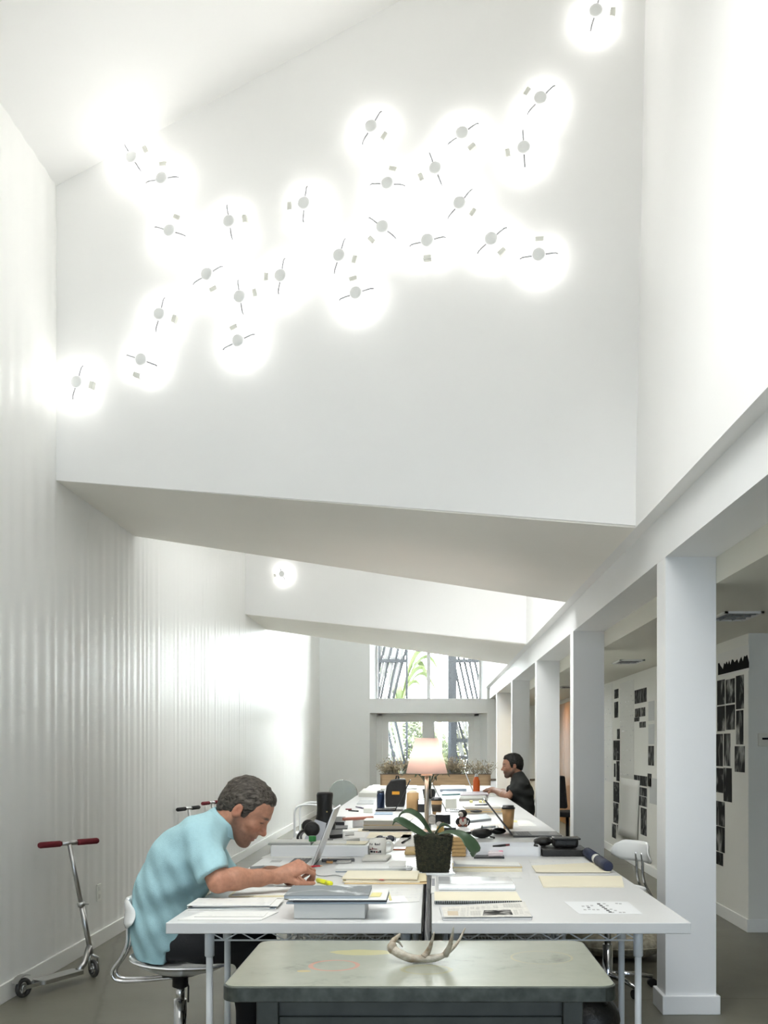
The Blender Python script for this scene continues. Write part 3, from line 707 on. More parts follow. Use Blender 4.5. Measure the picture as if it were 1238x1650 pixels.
df.inputs[0].default_value = (0.88, 0.83, 0.78, 1); tl.inputs[0].default_value = (0.92, 0.82, 0.79, 1); mx.inputs[0].default_value = 0.55
nt.links.new(df.outputs[0], mx.inputs[1]); nt.links.new(tl.outputs[0], mx.inputs[2]); nt.links.new(mx.outputs[0], out.inputs[0])
MB().lathe([(0.164, 0.455), (0.089, 0.732), (0.0875, 0.732), (0.1625, 0.455), (0.164, 0.455)], n=40).build('lamp_shade', shade, t)
m_ = MB().cyl((0, 0, 0.5), (0, 0, 0.56), 0.013, n=12)
for k in range(3): a = 2.1 * k; m_.cyl((0, 0, 0.55), (0.135 * math.cos(a), 0.135 * math.sin(a), 0.555), 0.002, n=5)
m_.build('socket', brass, t)
MB().tube([(0.035, -0.03, 0.46), (0.035, -0.03, 0.27)], 0.0016, 5).build('pull_chain', brass, t)
MB().ball((0, 0, 0.60), (0.03, 0.03, 0.042), 14).build('bulb', mat('lit_bulb', (1, 0.9, 0.75), 0.4, emit=95.0, emit_col=(1.0, 0.82, 0.73)), t)

# ------------------------------------------------------------------ orchid in a mossy pot
moss = mat('dark_moss', (0.035, 0.036, 0.017), 0.95, col2=(0.010, 0.012, 0.007), vscale=60, bump=1.0, bscale=140)
leafm = mat('orchid_leaf_green', (0.055, 0.10, 0.05), 0.35, var=0.35, vscale=12)
px_, py_ = 0.012, 5.24
t = thing('potted_orchid', 'orchid with long drooping leaves in a square mossy pot', 'plant', (px_, py_, TZ + 0.0145))
tag(MB().slab(rrect(px_ - 0.06, px_ + 0.115, py_ - 0.10, py_ + 0.10, 0.012), TZ, TZ + 0.011).build('saucer_tray', mat('white_ceramic', (0.8, 0.82, 0.82), 0.2), center=True, bevel=0.002), 'thin white tray under the mossy orchid pot', 'tray')
rng = random.Random(8)
vs, fs = [], []; n = 40; m = 20
for j in range(m + 1):
    q = j / m; hw = 0.082 + 0.020 * q
    for k in range(n):
        a = 2 * math.pi * k / n; c, s = math.cos(a), math.sin(a); e = 5
        r = hw / (abs(c) ** e + abs(s) ** e) ** (1 / e) + rng.uniform(-0.004, 0.004)
        vs.append((r * c, r * s, 0.0 + 0.185 * q + rng.uniform(-0.003, 0.003) * (0 < j)))
for j in range(m):
    for k in range(n): fs.append((j * n + k, j * n + (k + 1) % n, (j + 1) * n + (k + 1) % n, (j + 1) * n + k))
fs.append(tuple(reversed(range(n)))); ct = len(vs); vs.append((0, 0, 0.195))
for k in range(n): fs.append((m * n + k, m * n + (k + 1) % n, ct))
mesh_obj('moss_pot', vs, fs, moss, t)
m_ = MB()
for k in range(650):
    f_ = rng.randrange(4); q = rng.random(); w = rng.uniform(-0.95, 0.95); hw = 0.082 + 0.020 * q
    p = [Vector((hw, w * hw, 0)), Vector((-hw, w * hw, 0)), Vector((w * hw, hw, 0)), Vector((w * hw, -hw, 0))][f_] + Vector((0, 0, 0.185 * q))
    nrm = [Vector((1, 0, 0)), Vector((-1, 0, 0)), Vector((0, 1, 0)), Vector((0, -1, 0))][f_]
    d = (nrm * rng.uniform(0.4, 1) + Vector((rng.uniform(-1, 1), rng.uniform(-1, 1), rng.uniform(-1, 0.6)))).normalized()
    sd = d.orthogonal().normalized() * 0.0012; e = p + d * rng.uniform(0.006, 0.014)
    m_.add([p - sd, p + sd, e], [(0, 1, 2)])
for k in range(160):
    p = Vector((rng.uniform(-0.1, 0.1), rng.uniform(-0.1, 0.1), 0.186)); d = Vector((rng.uniform(-1, 1), rng.uniform(-1, 1), rng.uniform(0.2, 1))).normalized(); sd = d.orthogonal().normalized() * 0.0013
    m_.add([p - sd, p + sd, p + d * rng.uniform(0.01, 0.025)], [(0, 1, 2)])
o_ = m_.build('moss_fibres', mat('moss_fibre', (0.10, 0.075, 0.035), 0.9), t); o_['kind'] = 'stuff'
def leaf(pts, widths, tw, m, parent, off, fold=0.25, nm='leaf'):
    pts = smooth_pts([Vector(p) for p in pts], 5); N = len(pts); vs, fs = [], []; K = 6
    for i, p in enumerate(pts):
        tg = (pts[min(i + 1, N - 1)] - pts[max(i - 1, 0)]).normalized(); q = i / (N - 1) * (len(widths) - 1); j = min(int(q), len(widths) - 2); w = widths[j] + (widths[j + 1] - widths[j]) * (q - j)
        sd = Vector(tw) - tg * Vector(tw).dot(tg); sd.normalize(); nn = tg.cross(sd)
        if nn.z < 0: nn = -nn
        for s in (1, -1):
            for k in range(K + 1):
                v = -1 + 2 * k / K; vs.append(p + sd * v * w + nn * (fold * w * v * v + s * 0.0016 * (1 - 0.8 * v * v)) - Vector(off))
    R = 2 * (K + 1)
    for i in range(N - 1):
        for k in range(K):
            fs.append((i * R + k, i * R + k + 1, (i + 1) * R + k + 1, (i + 1) * R + k)); fs.append((i * R + K + 1 + k, (i + 1) * R + K + 1 + k, (i + 1) * R + K + 2 + k, i * R + K + 2 + k))
        fs.append((i * R, (i + 1) * R, (i + 1) * R + K + 1, i * R + K + 1)); fs.append((i * R + K, i * R + 2 * K + 1, (i + 1) * R + 2 * K + 1, (i + 1) * R + K))
    return mesh_obj(nm, vs, fs, m, parent)
o3 = t.location
def Lp(x, y, dd): return P(x, y, 5.24 + dd)
leaf([Lp(699, 1351, 0), Lp(688, 1334, 0.0), Lp(676, 1318, -0.01), Lp(661, 1309, -0.02), Lp(648, 1311, -0.03), Lp(642, 1320, -0.04)], [0.012, 0.022, 0.032, 0.034, 0.024, 0.005], (0.35, 1.0, 0.25), leafm, t, o3)
leaf([Lp(695, 1352, -0.02), Lp(682, 1344, -0.06), Lp(666, 1335, -0.11), Lp(648, 1325, -0.15), Lp(638, 1324, -0.17), Lp(633, 1330, -0.18)], [0.012, 0.018, 0.026, 0.028, 0.02, 0.005], (0.5, 1.0, 0.5), leafm, t, o3)
leaf([Lp(698, 1353, -0.02), Lp(710, 1344, -0.06), Lp(728, 1341, -0.10), Lp(745, 1346, -0.13), Lp(756, 1358, -0.14), Lp(764, 1370, -0.14), Lp(763, 1381, -0.14)], [0.012, 0.016, 0.018, 0.026, 0.04, 0.04, 0.008], (0.75, 0.75, 0.55), leafm, t, o3)
leaf([Lp(700, 1352, 0.03), Lp(706, 1338, 0.06), Lp(716, 1330, 0.10), Lp(728, 1334, 0.13)], [0.01, 0.02, 0.024, 0.004], (0.3, 1.0, 0.2), leafm, t, o3)
# ------------------------------------------------------------------ things on the tables
paperw = mat('white_paper', (0.75, 0.75, 0.72), 0.65)
manila = mat('manila_card', (0.78, 0.69, 0.47), 0.6, var=0.04, vscale=6)
manila2 = mat('manila_card_pale', (0.80, 0.74, 0.57), 0.6, var=0.04, vscale=6)
tan_card = mat('orange_manila_card', (0.70, 0.52, 0.28), 0.6)
textp = print_mat('printed_sheet', rows=26.0, density=0.48, ink=(0.42, 0.42, 0.44))
textp2 = print_mat('faint_printed_sheet', paper=(0.73, 0.73, 0.70), rows=34.0, density=0.42, seed=3.0, ink=(0.36, 0.36, 0.38))
newsp = print_mat('newsprint', paper=(0.70, 0.68, 0.62), rows=38.0, density=0.60, seed=1.3, ink=(0.30, 0.29, 0.28))
greyphoto = photo_mat('glossy_grey_cover', 2.0, scale=6, dark=(0.22, 0.24, 0.25), light=(0.62, 0.65, 0.66), thr=0.5)
slate = mat('slate_blue_cover', (0.22, 0.27, 0.32), 0.35)
darkc = mat('near_black_cover', (0.02, 0.02, 0.022), 0.4)
silver = mat('silver_laptop_shell', (0.62, 0.62, 0.62), 0.3, 0.8)
keym = mat('laptop_keys', (0.10, 0.10, 0.105), 0.5)
screen_m = mat('dark_screen', (0.015, 0.016, 0.02), 0.12)
kraft = mat('kraft_paper', (0.50, 0.31, 0.14), 0.7, var=0.1, vscale=12)
lidm = mat('black_cup_lid', (0.015, 0.015, 0.016), 0.4)
plasticw = mat('white_box_plastic', (0.80, 0.81, 0.83), 0.4)
navy = mat('navy_nylon', (0.015, 0.022, 0.06), 0.7, var=0.4, vscale=40)
leatherb = mat('black_leather', (0.014, 0.013, 0.012), 0.38, bump=0.3, bscale=90)

def quad(name, label, cat, pts, z, th, m, group=None, bevel=0.0):
    """a flat sheet whose four corners (near left, near right, far right, far left) lie at height z"""
    w = [T(x, y, z) for x, y in pts]
    o = MB().prism([(p.x, p.y, z) for p in w], [(p.x, p.y, z + th) for p in w]).build(name, m, center=True, bevel=bevel)
    return tag(o, label, cat, group)
def qpart(name, pts, z, th, m, par, off):
    w = [T(x, y, z) for x, y in pts]
    return MB().prism([(p.x, p.y, z) for p in w], [(p.x, p.y, z + th) for p in w]).build(name, m, par, off=off)
E = 0.0006
def pile(name, label, cat, cx, cy, z, layers, rot=0.0, group=None):
    """stacked sheets or covers: layers of (name, width, depth, thickness, material, dx, dy, turn)"""
    t = thing(name, label, cat, (cx, cy, z), rot, group); h = 0
    for (nm, w, d, th, m, dx, dy, tr) in layers:
        MB().obox((dx, dy, h + th / 2), (w, d, th), rz(tr)).build(nm, m, t, bevel=min(0.0015, th * 0.3)); h += th
    return t

# --- left table, near the camera
quad('envelope', 'white envelope at the very front of the left table', 'envelope', [(286, 1483), (421, 1483), (449, 1470), (330, 1470)], TZ + E, 0.003, paperw)
quad('letter_sheet', 'printed letter lying on the front white envelope', 'paper', [(313, 1477.5), (425, 1477.5), (432, 1470.5), (322, 1470.5)], TZ + 0.0045, 0.0012, textp2)
pile('paper_stack', 'loose stack of printed sheets behind the front envelope', 'papers', *T(378, 1462, TZ)[:2], TZ + E,
     [('sheet', 0.36, 0.20, 0.004, paperw, 0.0, 0.03, 0.02), ('sheet', 0.35, 0.20, 0.002, slate, 0.004, 0.032, 0.0), ('sheet', 0.34, 0.20, 0.003, textp, -0.01, 0.035, -0.03), ('sheet', 0.345, 0.20, 0.0015, darkc, -0.006, 0.034, 0.015), ('sheet', 0.35, 0.19, 0.003, paperw, 0.012, 0.04, 0.01), ('sheet', 0.34, 0.20, 0.003, textp2, -0.015, 0.045, 0.0)])
pile('folder_stack', 'cream folders and papers under the blue shirted man\'s elbow', 'folders', -0.735, 4.44, TZ + E,
     [('folder', 0.30, 0.24, 0.006, manila2, 0.0, 0.0, 0.03), ('sheet', 0.31, 0.25, 0.004, paperw, 0.01, 0.0, -0.02), ('folder', 0.29, 0.24, 0.006, manila, -0.005, 0.01, 0.0), ('sheet', 0.30, 0.23, 0.004, paperw, 0.01, 0.01, 0.05)])
# white carton carrying magazines
p = T(531, 1481, TZ); bx = p.x
tag(MB().box(bx - 0.138, bx + 0.138, p.y, p.y + 0.21, TZ + E, TZ + 0.062).build('carton', mat('white_carton', (0.78, 0.77, 0.74), 0.55, var=0.03), center=True, bevel=0.004), 'white carton under the magazines at the front of the left table', 'box')
zc = TZ + 0.0635
mx0 = (459 - VX) * 3.85 / F
pile('magazine_stack', 'three thin dark edged magazines on the white carton', 'magazines', bx + 0.03, p.y + 0.10, zc,
     [('magazine', 0.385, 0.27, 0.007, slate, 0.0, 0.0, 0.0), ('magazine', 0.36, 0.27, 0.007, darkc, 0.012, 0.0, 0.01), ('magazine', 0.375, 0.27, 0.004, paperw, 0.004, 0.0, 0.0)])
tm = thing('magazine', 'glossy grey magazine on top of the stack on the carton', 'magazine', (bx - 0.012, p.y + 0.115, zc + 0.0186), 0.01)
MB().box(-0.162, 0.162, -0.135, 0.14, 0, 0.011).build('pages', mat('magazine_edge', (0.45, 0.5, 0.55), 0.5, var=0.4, vscale=120, stretch=(0.02, 0.02, 4)), tm)
MB().box(-0.163, 0.163, -0.136, 0.141, 0.011, 0.0128).build('cover', greyphoto, tm)
quad('sticky_note', 'yellow sticky note beside the glossy grey magazine', 'note', [(596, 1445), (613, 1445), (616, 1438.5), (600, 1438.5)], TZ + 0.0825, 0.001, mat('yellow_note', (0.72, 0.66, 0.30), 0.6))
def pen(name, label, cat, a, b_, r, m, capm=None, z=TZ, group=None):
    A_, B_ = T(a[0], a[1], z + r), T(b_[0], b_[1], z + r); u = (B_ - A_); mid_ = (A_ + B_) / 2
    t = thing(name, label, cat, (mid_.x, mid_.y, z), 0, group); off = mid_ - Vector((0, 0, r))
    un = u.normalized()
    MB().tube([A_, A_ + u * 0.72], r, 10).build('barrel', m, t, off=off)
    MB().tube([A_ + u * 0.7, A_ + u * 0.97, B_], [r * 1.08, r * 1.08, r * 0.6], 10).build('cap', capm or m, t, off=off)
    return t
pen('highlighter', 'yellow highlighter pen lying beside the man\'s hand', 'pen', (512, 1418), (534, 1424), 0.011, mat('neon_yellow', (0.80, 0.82, 0.03), 0.4))
# folders on left table
pf = T(620, 1421, TZ)
pile('folder_stack', 'pile of manila folders with a red tab on the left table before the orchid', 'folders', pf.x - 0.012, pf.y + 0.09, TZ + E,
     [('folder', 0.40, 0.29, 0.004, tan_card, 0.02, -0.03, 0.0), ('sheet', 0.37, 0.28, 0.004, paperw, 0.0, -0.01, 0.01), ('folder', 0.41, 0.29, 0.004, manila, 0.012, 0.0, 0.015), ('sheet', 0.35, 0.28, 0.005, paperw, 0.0, 0.0, 0.0), ('red_tab', 0.02, 0.292, 0.0015, mat('red_tab', (0.6, 0.03, 0.03), 0.5), 0.0, -0.006, 0.0), ('folder', 0.37, 0.29, 0.007, manila2, -0.008, 0.0, -0.02)])
quad('letter_sheet', 'printed sheet half under the manila folders on the left table', 'paper', [(618, 1455), (676, 1453), (680, 1431), (628, 1431)], TZ + E, 0.001, textp2)
quad('clear_sleeve', 'shiny plastic sleeve over the printed sheet', 'sleeve', [(624, 1455), (657, 1453), (650, 1444), (618, 1447)], TZ + 0.002, 0.001, mat('plastic_sleeve', (0.82, 0.84, 0.84), 0.08, coat=1.0))
quad('yellow_strip', 'narrow yellow strip of paper beside the plastic sleeve', 'paper', [(628, 1451), (632, 1451), (628, 1439), (624, 1440)], TZ + 0.0035, 0.0008, MATS['yellow_note'])
# small white device slabs
pn = T(597, 1405, TZ)
pile('notebook', 'white notebook with a grey lower cover behind the manila folders', 'notebook', pn.x - 0.0, pn.y + 0.09, TZ + E,
     [('back_cover', 0.375, 0.20, 0.004, slate, 0.0, 0.0, 0.0), ('pages', 0.37, 0.195, 0.012, paperw, 0.0, 0.0, 0.0), ('cover', 0.375, 0.2, 0.003, mat('pale_grey_cover', (0.72, 0.73, 0.72), 0.5), 0, 0, 0)], 0.03)
pn = T(640, 1397, TZ + 0.02)
quad('white_packet', 'small white packet on the right end of the white notebook', 'packet', [(627, 1398), (653, 1397.5), (655, 1388.5), (629, 1389)], TZ + 0.0205, 0.008, paperw)
quad('phone', 'black phone on the left table beside the mossy pot', 'phone', [(641, 1406), (662, 1405), (665, 1400.5), (646, 1401)], TZ + E, 0.009, darkc, bevel=0.002)
quad('paper_bag', 'crumpled light grey paper bag before the white mug', 'bag', [(583, 1389), (624, 1388), (631, 1381), (588, 1381)], TZ + E, 0.016, mat('crumpled_paper', (0.66, 0.65, 0.60), 0.7, bump=1.0, bscale=25), bevel=0.006)
pile('loose_gadgets', 'black and grey remote controls lying beside the laptop base', 'remote', *T(545, 1388, TZ)[:2], TZ + E,
     [('remote_body', 0.19, 0.045, 0.016, mat('grey_plastic', (0.12, 0.12, 0.12), 0.4), 0, 0, 0.12), ('keypad', 0.12, 0.03, 0.002, mat('pale_plastic', (0.5, 0.5, 0.48), 0.4), 0.01, 0, 0.12)])
quad('phone', 'flat silver phone right of the laptop hinge', 'phone', [(541, 1392), (565, 1391), (569, 1384), (546, 1385)], TZ + E, 0.009, MATS['pale_plastic'], bevel=0.002)
quad('orange_wrapper', 'small orange wrapper lying by the laptop hinge', 'wrapper', [(526, 1391), (536, 1391), (539, 1384), (528, 1384)], TZ + E, 0.006, mat('orange_foil', (0.75, 0.38, 0.12), 0.4))
# mug
pm = T(608, 1379.5, TZ); mugm = mat('white_glaze', (0.84, 0.82, 0.77), 0.2)
t = thing('mug', 'white mug printed with small dark lettering and a red boat', 'mug', (pm.x, pm.y + 0.05, TZ + E))
MB().lathe([(0.0, 0.0), (0.048, 0.0), (0.052, 0.004), (0.053, 0.1), (0.050, 0.102), (0.048, 0.098), (0.047, 0.01), (0.0, 0.008)], n=32).build('cup', mugm, t)
MB().tube(smooth_pts([Vector(q) for q in [(0.05, 0, 0.085), (0.075, 0, 0.088), (0.09, 0, 0.06), (0.085, 0, 0.03), (0.05, 0, 0.018)]], 4), 0.0075, 8).build('handle', mugm, t)
ink = mat('mug_print_black', (0.03, 0.03, 0.035), 0.4); inkr = mat('mug_print_red', (0.22, 0.05, 0.05), 0.4)
def mugmark(a0, a1, z0, z1, m, nm='print_mark'):
    vs, fs = [], []; n = 4; R = 0.0537
    for k in range(n + 1):
        a = math.radians(-90 + a0 + (a1 - a0) * k / n); vs += [(R * math.cos(a), R * math.sin(a), z0), (R * math.cos(a), R * math.sin(a), z1)]
    for k in range(n): fs.append((2 * k, 2 * k + 2, 2 * k + 3, 2 * k + 1))
    m_ = MB(); m_.v = [Vector(v) for v in vs]; m_.f = fs; m_.sm = [True] * len(fs); return m_.build(nm, m, t)
for a0, a1, z0, z1 in [(-58, -50, .066, .077), (-44, -40, .066, .07), (-38, -33, .066, .076), (-16, -9, .066, .079), (-7, -2, .066, .074), (0, 5, .066, .075), (7, 12, .066, .074), (15, 19, .066, .079)]: mugmark(a0, a1, z0, z1, ink)
for a0, a1, z0, z1, mm in [(-62, -40, .036, .042, inkr), (-36, -30, .038, .052, inkr), (-30, 0, .041, .045, inkr), (-52, -30, .020, .032, ink), (-26, -14, .020, .031, ink), (-10, 2, .021, .030, inkr), (4, 12, .019, .028, ink), (14, 26, .019, .034, ink)]: mugmark(a0, a1, z0, z1, mm)
# long white box, things on it
pw = T(514, 1380.5, TZ); wy = pw.y
tag(MB().slab(rrect((436 - VX) * wy / F, (593 - VX) * wy / F, wy, wy + 0.30, 0.006), TZ + E, TZ + 0.065).build('flat_box', plasticw, center=True, bevel=0.003), 'long flat white box beside the mug on the left table', 'box')
ztb = TZ + 0.0655
pile('paper_stack', 'curling sheets on the right half of the long white box', 'papers', (548 - VX) * (wy + 0.15) / F, wy + 0.15, ztb, [('sheet', 0.32, 0.2, 0.004, paperw, 0, 0, 0.05), ('sheet', 0.28, 0.2, 0.003, manila2, 0.03, 0.0, -0.06), ('sheet', 0.2, 0.2, 0.003, textp, -0.06, 0, 0.08)])
pile('tray_case', 'silver framed flat case on the left half of the long white box', 'case', (470 - VX) * (wy + 0.14) / F, wy + 0.15, ztb, [('case_body', 0.26, 0.2, 0.012, mat('pewter_case', (0.42, 0.42, 0.40), 0.35, 0.5), 0, 0, 0), ('case_lid', 0.25, 0.19, 0.006, paperw, 0, 0, 0)])
# green cap jar
pg = Vector(((503 - VX) * (wy + 0.08) / F, wy + 0.10, ztb + 0.0185))
tag(MB().lathe([(0.0, 0), (0.022, 0), (0.023, 0.003), (0.023, 0.03), (0.021, 0.033), (0.0, 0.033)], tuple(pg), n=20).build('jar_cap', mat('green_plastic', (0.03, 0.22, 0.05), 0.45), center=True), 'green screw cap standing on the flat case', 'cap')
# headphones lying against a white folded card
d0 = 6.75
t = thing('headphones', 'black headphones leaning behind the green cap', 'headphones', tuple(Vector((P(500, 1340, d0).x, d0, TZ))))
o4 = t.location.copy()
zbase = lambda x, y: P(x, y, d0)
MB().lathe([(0.0, -0.03), (0.04, -0.03), (0.052, -0.018), (0.052, 0.018), (0.042, 0.03), (0.0, 0.03)], tuple(P(503, 1336, d0) - o4), n=24, axis='y').build('ear_cup', leatherb, t)
MB().lathe([(0.0, -0.02), (0.035, -0.02), (0.045, -0.012), (0.045, 0.012), (0.0, 0.016)], tuple(P(497, 1331, d0 + 0.09) - o4), n=20, axis='y').build('ear_cup', leatherb, t)
MB().tube([q - o4 for q in smooth_pts([P(499, 1336, d0), P(487, 1339, d0), P(481, 1346, d0), P(480, 1351, d0), P(483, 1356, d0)], 4)], 0.009, 8).build('headband', leatherb, t)
MB().tube([q - o4 for q in smooth_pts([P(499, 1338, d0 + 0.05), P(489, 1341, d0 + 0.05), P(485, 1347, d0 + 0.05), P(486, 1355, d0 + 0.05)], 4)], 0.008, 8).build('headband', mat('grey_band', (0.3, 0.3, 0.31), 0.4), t)
dcard = 6.95
w = [P(488, 1362, dcard), P(520, 1362, dcard), P(526, 1332, dcard + 0.1), P(508, 1326, dcard + 0.1)]
zl = min(q.z for q in w); 
tag(MB().prism(w, [q + Vector((0.0, 0.006, 0.0)) for q in w]).move((0, 0, TZ + E - zl)).build('folded_card', mat('pale_blue_card', (0.66, 0.68, 0.76), 0.5), center=True), 'pale blue card propped behind the black headphones', 'card')
# tall black boot
db = 7.7
def bp(x, y, dd=0): return P(x, y, db + dd)
m_ = MB()
zb_ = bp(523, 1340).z
sec = [(1340, 509, 541), (1333, 507, 541), (1325, 508, 539), (1316, 510.5, 536.5), (1305, 511, 535.5), (1294, 510.5, 536), (1285, 510, 537), (1281, 511, 536.5)]
vs, fs = [], []; n = 20
for (yy, xa, xb) in sec:
    a, b2 = bp(xa, yy), bp(xb, yy); cx = (a.x + b2.x) / 2; hw = (b2.x - a.x) / 2
    for k in range(n):
        an = 2 * math.pi * k / n; vs.append((cx + hw * math.cos(an), db + 0.055 * math.sin(an), a.z))
for j in range(len(sec) - 1):
    for k in range(n): fs.append((j * n + k, j * n + (k + 1) % n, (j + 1) * n + (k + 1) % n, (j + 1) * n + k))
fs.append(tuple(reversed(range(n))))
vs2 = [(x + (0), y, z - 0.03 * (1 if True else 0)) for (x, y, z) in vs[-n:]]
i0 = len(vs); cx = sum(v[0] for v in vs[-n:]) / n
vs += [(cx + (x - cx) * 0.85, db + (y - db) * 0.85, z + 0.004) for (x, y, z) in vs[-n:]]
for k in range(n): fs.append(((len(sec) - 1) * n + k, (len(sec) - 1) * n + (k + 1) % n, i0 + (k + 1) % n, i0 + k))
vs += [(x, y, z - 0.1) for (x, y, z) in vs[i0:i0 + n]]
for k in range(n): fs.append((i0 + k, i0 + (k + 1) % n, i0 + n + (k + 1) % n, i0 + n + k))
fs.append(tuple(i0 + n + k for k in range(n)))
m_.add(vs, fs, True)
fo = bp(498, 1335, -0.01); m_.ball((bp(508, 1334).x, db - 0.01, bp(508, 1336).z), (0.075, 0.05, 0.042), 16)
m_.move((0, 0, TZ + E - min(v.z for v in m_.v)))
t = m_.build('boot', leatherb, center=True); tag(t, 'tall black boot standing on the left table behind the laptop', 'boot')
o5 = t.location.copy()
MB().ball(bp(527, 1308, -0.055) - Vector((0, 0, 0)), (0.006, 0.004, 0.006), 8).build('buckle', mat('gold_buckle', (0.6, 0.45, 0.2), 0.3, 1.0), t, off=o5)

# --- laptops: base deck with keys, hinged lid with screen and shell
def laptop(label, hinge, w, deck, lid, ang, rot, shell, group='open laptops', thick=0.009):
    """hinge centre at table height; local +y runs along the hinge, deck reaches to -x, lid leans to +x by ang"""
    t = thing('laptop', label, 'laptop', (hinge[0], hinge[1], hinge[2] + E), rot, group)
    b_ = MB().slab(rrect(-deck, 0.0, -w / 2, w / 2, 0.012), 0, 0.014).build('base', shell, t, bevel=0.002)
    m_ = MB()
    for r in range(5):
        for k in range(14): m_.box(-0.035 - (r + 1) * 0.021, -0.035 - r * 0.021 - 0.003, -w / 2 + 0.03 + k * (w - 0.06) / 14, -w / 2 + 0.03 + (k + 1) * (w - 0.06) / 14 - 0.003, 0.0138, 0.0155)
    o_ = m_.build('keyboard', keym, b_); o_['kind'] = 'stuff'
    MB().box(-deck + 0.015, -deck + 0.075, -0.045, 0.045, 0.0138, 0.0146).build('trackpad', mat('trackpad_grey', (0.35, 0.35, 0.35), 0.4), b_)
    R = ry(ang)
    c = R @ Vector((0, 0, lid / 2)) + Vector((0.002, 0, 0.012))
    l_ = MB().obox(c, (thick, w, lid), R).build('lid', shell, t, bevel=0.003)
    MB().obox(c + R @ Vector((-thick / 2 - 0.0005, 0, 0)), (0.002, w - 0.012, lid - 0.012), R).build('screen', screen_m, l_)
    MB().cyl((0.002, -w * 0.4, 0.012), (0.002, w * 0.4, 0.012), 0.006, n=10).build('hinge', blackp, t)
    return t
hp = T(503, 1399, TZ); hy = hp.y + 0.20
laptop('silver laptop edge-on in front of the man in the blue shirt', (hp.x - 0.003, hy, TZ), 0.37, 0.27, 0.335, math.atan2(0.122, 0.315), 0.0, silver)
quad('desk_pad', 'rounded sheet of white paper under the man\'s writing hand', 'paper', [(413, 1418), (480, 1420), (484, 1396), (418, 1396)], TZ + E, 0.001, paperw)
quad('wrist_rest', 'dark flat ruler in front of the silver laptop', 'ruler', [(404, 1403), (428, 1400), (430, 1396.5), (403, 1398.5)], TZ + 0.0025, 0.008, mat('grey_slate_plastic', (0.10, 0.11, 0.12), 0.5))
quad('drawing_sheet', 'white drawing sheet behind the silver laptop keyboard', 'paper', [(421, 1382), (500, 1383), (505, 1376), (437, 1375)], TZ + E, 0.001, paperw)
# --- mid left table
def roll(name, label, cat, a, b_, z, r, m, capm=None):
    A_, B_ = T(a[0], a[1], z + r), T(b_[0], b_[1], z + r)
    o = MB().tube([A_, B_], r, 14).build(name, m, center=True); return tag(o, label, cat)
pb = T(583, 1333.5, TZ)
tag(MB().box(pb.x - 0.075, pb.x + 0.075, pb.y, pb.y + 0.2, TZ + E, TZ + 0.06).build('white_block', plasticw, center=True, bevel=0.004), 'small white box under the pink drawing tube', 'box')
roll('drawing_tube', 'pink orange drawing tube resting on the small white box', 'tube', (553, 1320), (601, 1317.5), TZ + 0.061, 0.013, mat('salmon_card', (0.52, 0.20, 0.14), 0.55))
for nm, lb, a, b2, c, d, th, m in [
    ('black_case', 'black box case between the boot and the small white box', (538, 1331), (555, 1331), (557, 1322), (541, 1322), 0.035, darkc),
    ('black_wallet', 'flat black wallet right of the laptop lid', (537, 1338), (560, 1337), (561, 1332), (539, 1332), 0.012, darkc),
    ('red_tip_ruler', 'white ruler with a red end lying by the black wallet', (536, 1341), (577, 1340), (578, 1336.5), (538, 1337), 0.004, paperw),
    ('black_mouse', 'black computer mouse beside the laptop lid top', (531, 1352), (552, 1350), (553, 1342), (533, 1343), 0.028, darkc),
    ('key_ring', 'small bunch of keys on the left table', (556, 1347), (571, 1346), (571, 1342), (557, 1343), 0.006, mat('key_metal', (0.3, 0.3, 0.28), 0.4, 0.8)),
    ('lens_cap', 'small dark lens cap right of the silver laptop', (527, 1361), (537, 1360), (537, 1354), (528, 1354), 0.014, darkc),
]: quad(nm, lb, nm.split('_')[-1], [a, b2, c, d], TZ + E, th, m, bevel=0.003)
roll('paper_roll', 'clear white rolled sheet lying behind the long white box', 'roll', (540, 1357), (578, 1353), TZ, 0.014, paperw)
pf = T(637, 1339, TZ)
pile('folder_stack', 'thick pile of papers and folders left of the lamp pole', 'folders', pf.x - 0.06, pf.y + 0.12, TZ + E,
     [('folder', 0.40, 0.26, 0.012, darkc, 0, 0, 0), ('sheet', 0.40, 0.25, 0.03, mat('paper_edges', (0.60, 0.56, 0.50), 0.7, var=0.25, vscale=150, stretch=(0.02, 0.02, 3)), 0.01, 0, 0.01), ('folder', 0.38, 0.25, 0.006, tan_card, 0.0, 0, -0.02), ('sheet', 0.37, 0.25, 0.03, MATS['paper_edges'], -0.005, 0, 0.02), ('sheet', 0.38, 0.27, 0.006, paperw, 0.0, 0.0, -0.05)])
quad('paper_sheet', 'pale yellow sheet in front of the thick paper pile', 'paper', [(590, 1351), (663, 1350), (663, 1341), (597, 1341)], TZ + E, 0.001, manila2)
quad('paper_sheet', 'white sheet with a black pen beside the mossy pot', 'paper', [(634, 1364), (676, 1364), (680, 1345), (650, 1345)], TZ + E, 0.001, paperw)
pen('ballpoint_pen', 'black pen lying on the white sheet beside the mossy pot', 'pen', (648, 1358), (662, 1349), 0.006, darkc, z=TZ + 0.002)
t = thing('sunglasses', 'shiny sunglasses on the table behind the white mug', 'glasses', tuple(T(621, 1358, TZ)))
for s in (-1, 1): MB().ball((0.035 * s, 0.0, 0.028), (0.033, 0.012, 0.024), 14).build('lens', mat('dark_lens', (0.03, 0.03, 0.05), 0.08, coat=1.0), t)
MB().tube([(-0.07, 0, 0.035), (0, -0.006, 0.042), (0.07, 0, 0.035)], 0.004, 8).build('frame', chrome, t)
for s in (-1, 1): MB().tube([(0.07 * s, 0, 0.035), (0.07 * s, 0.07, 0.02), (0.065 * s, 0.13, 0.004)], 0.003, 6).build('temple', blackp, t)
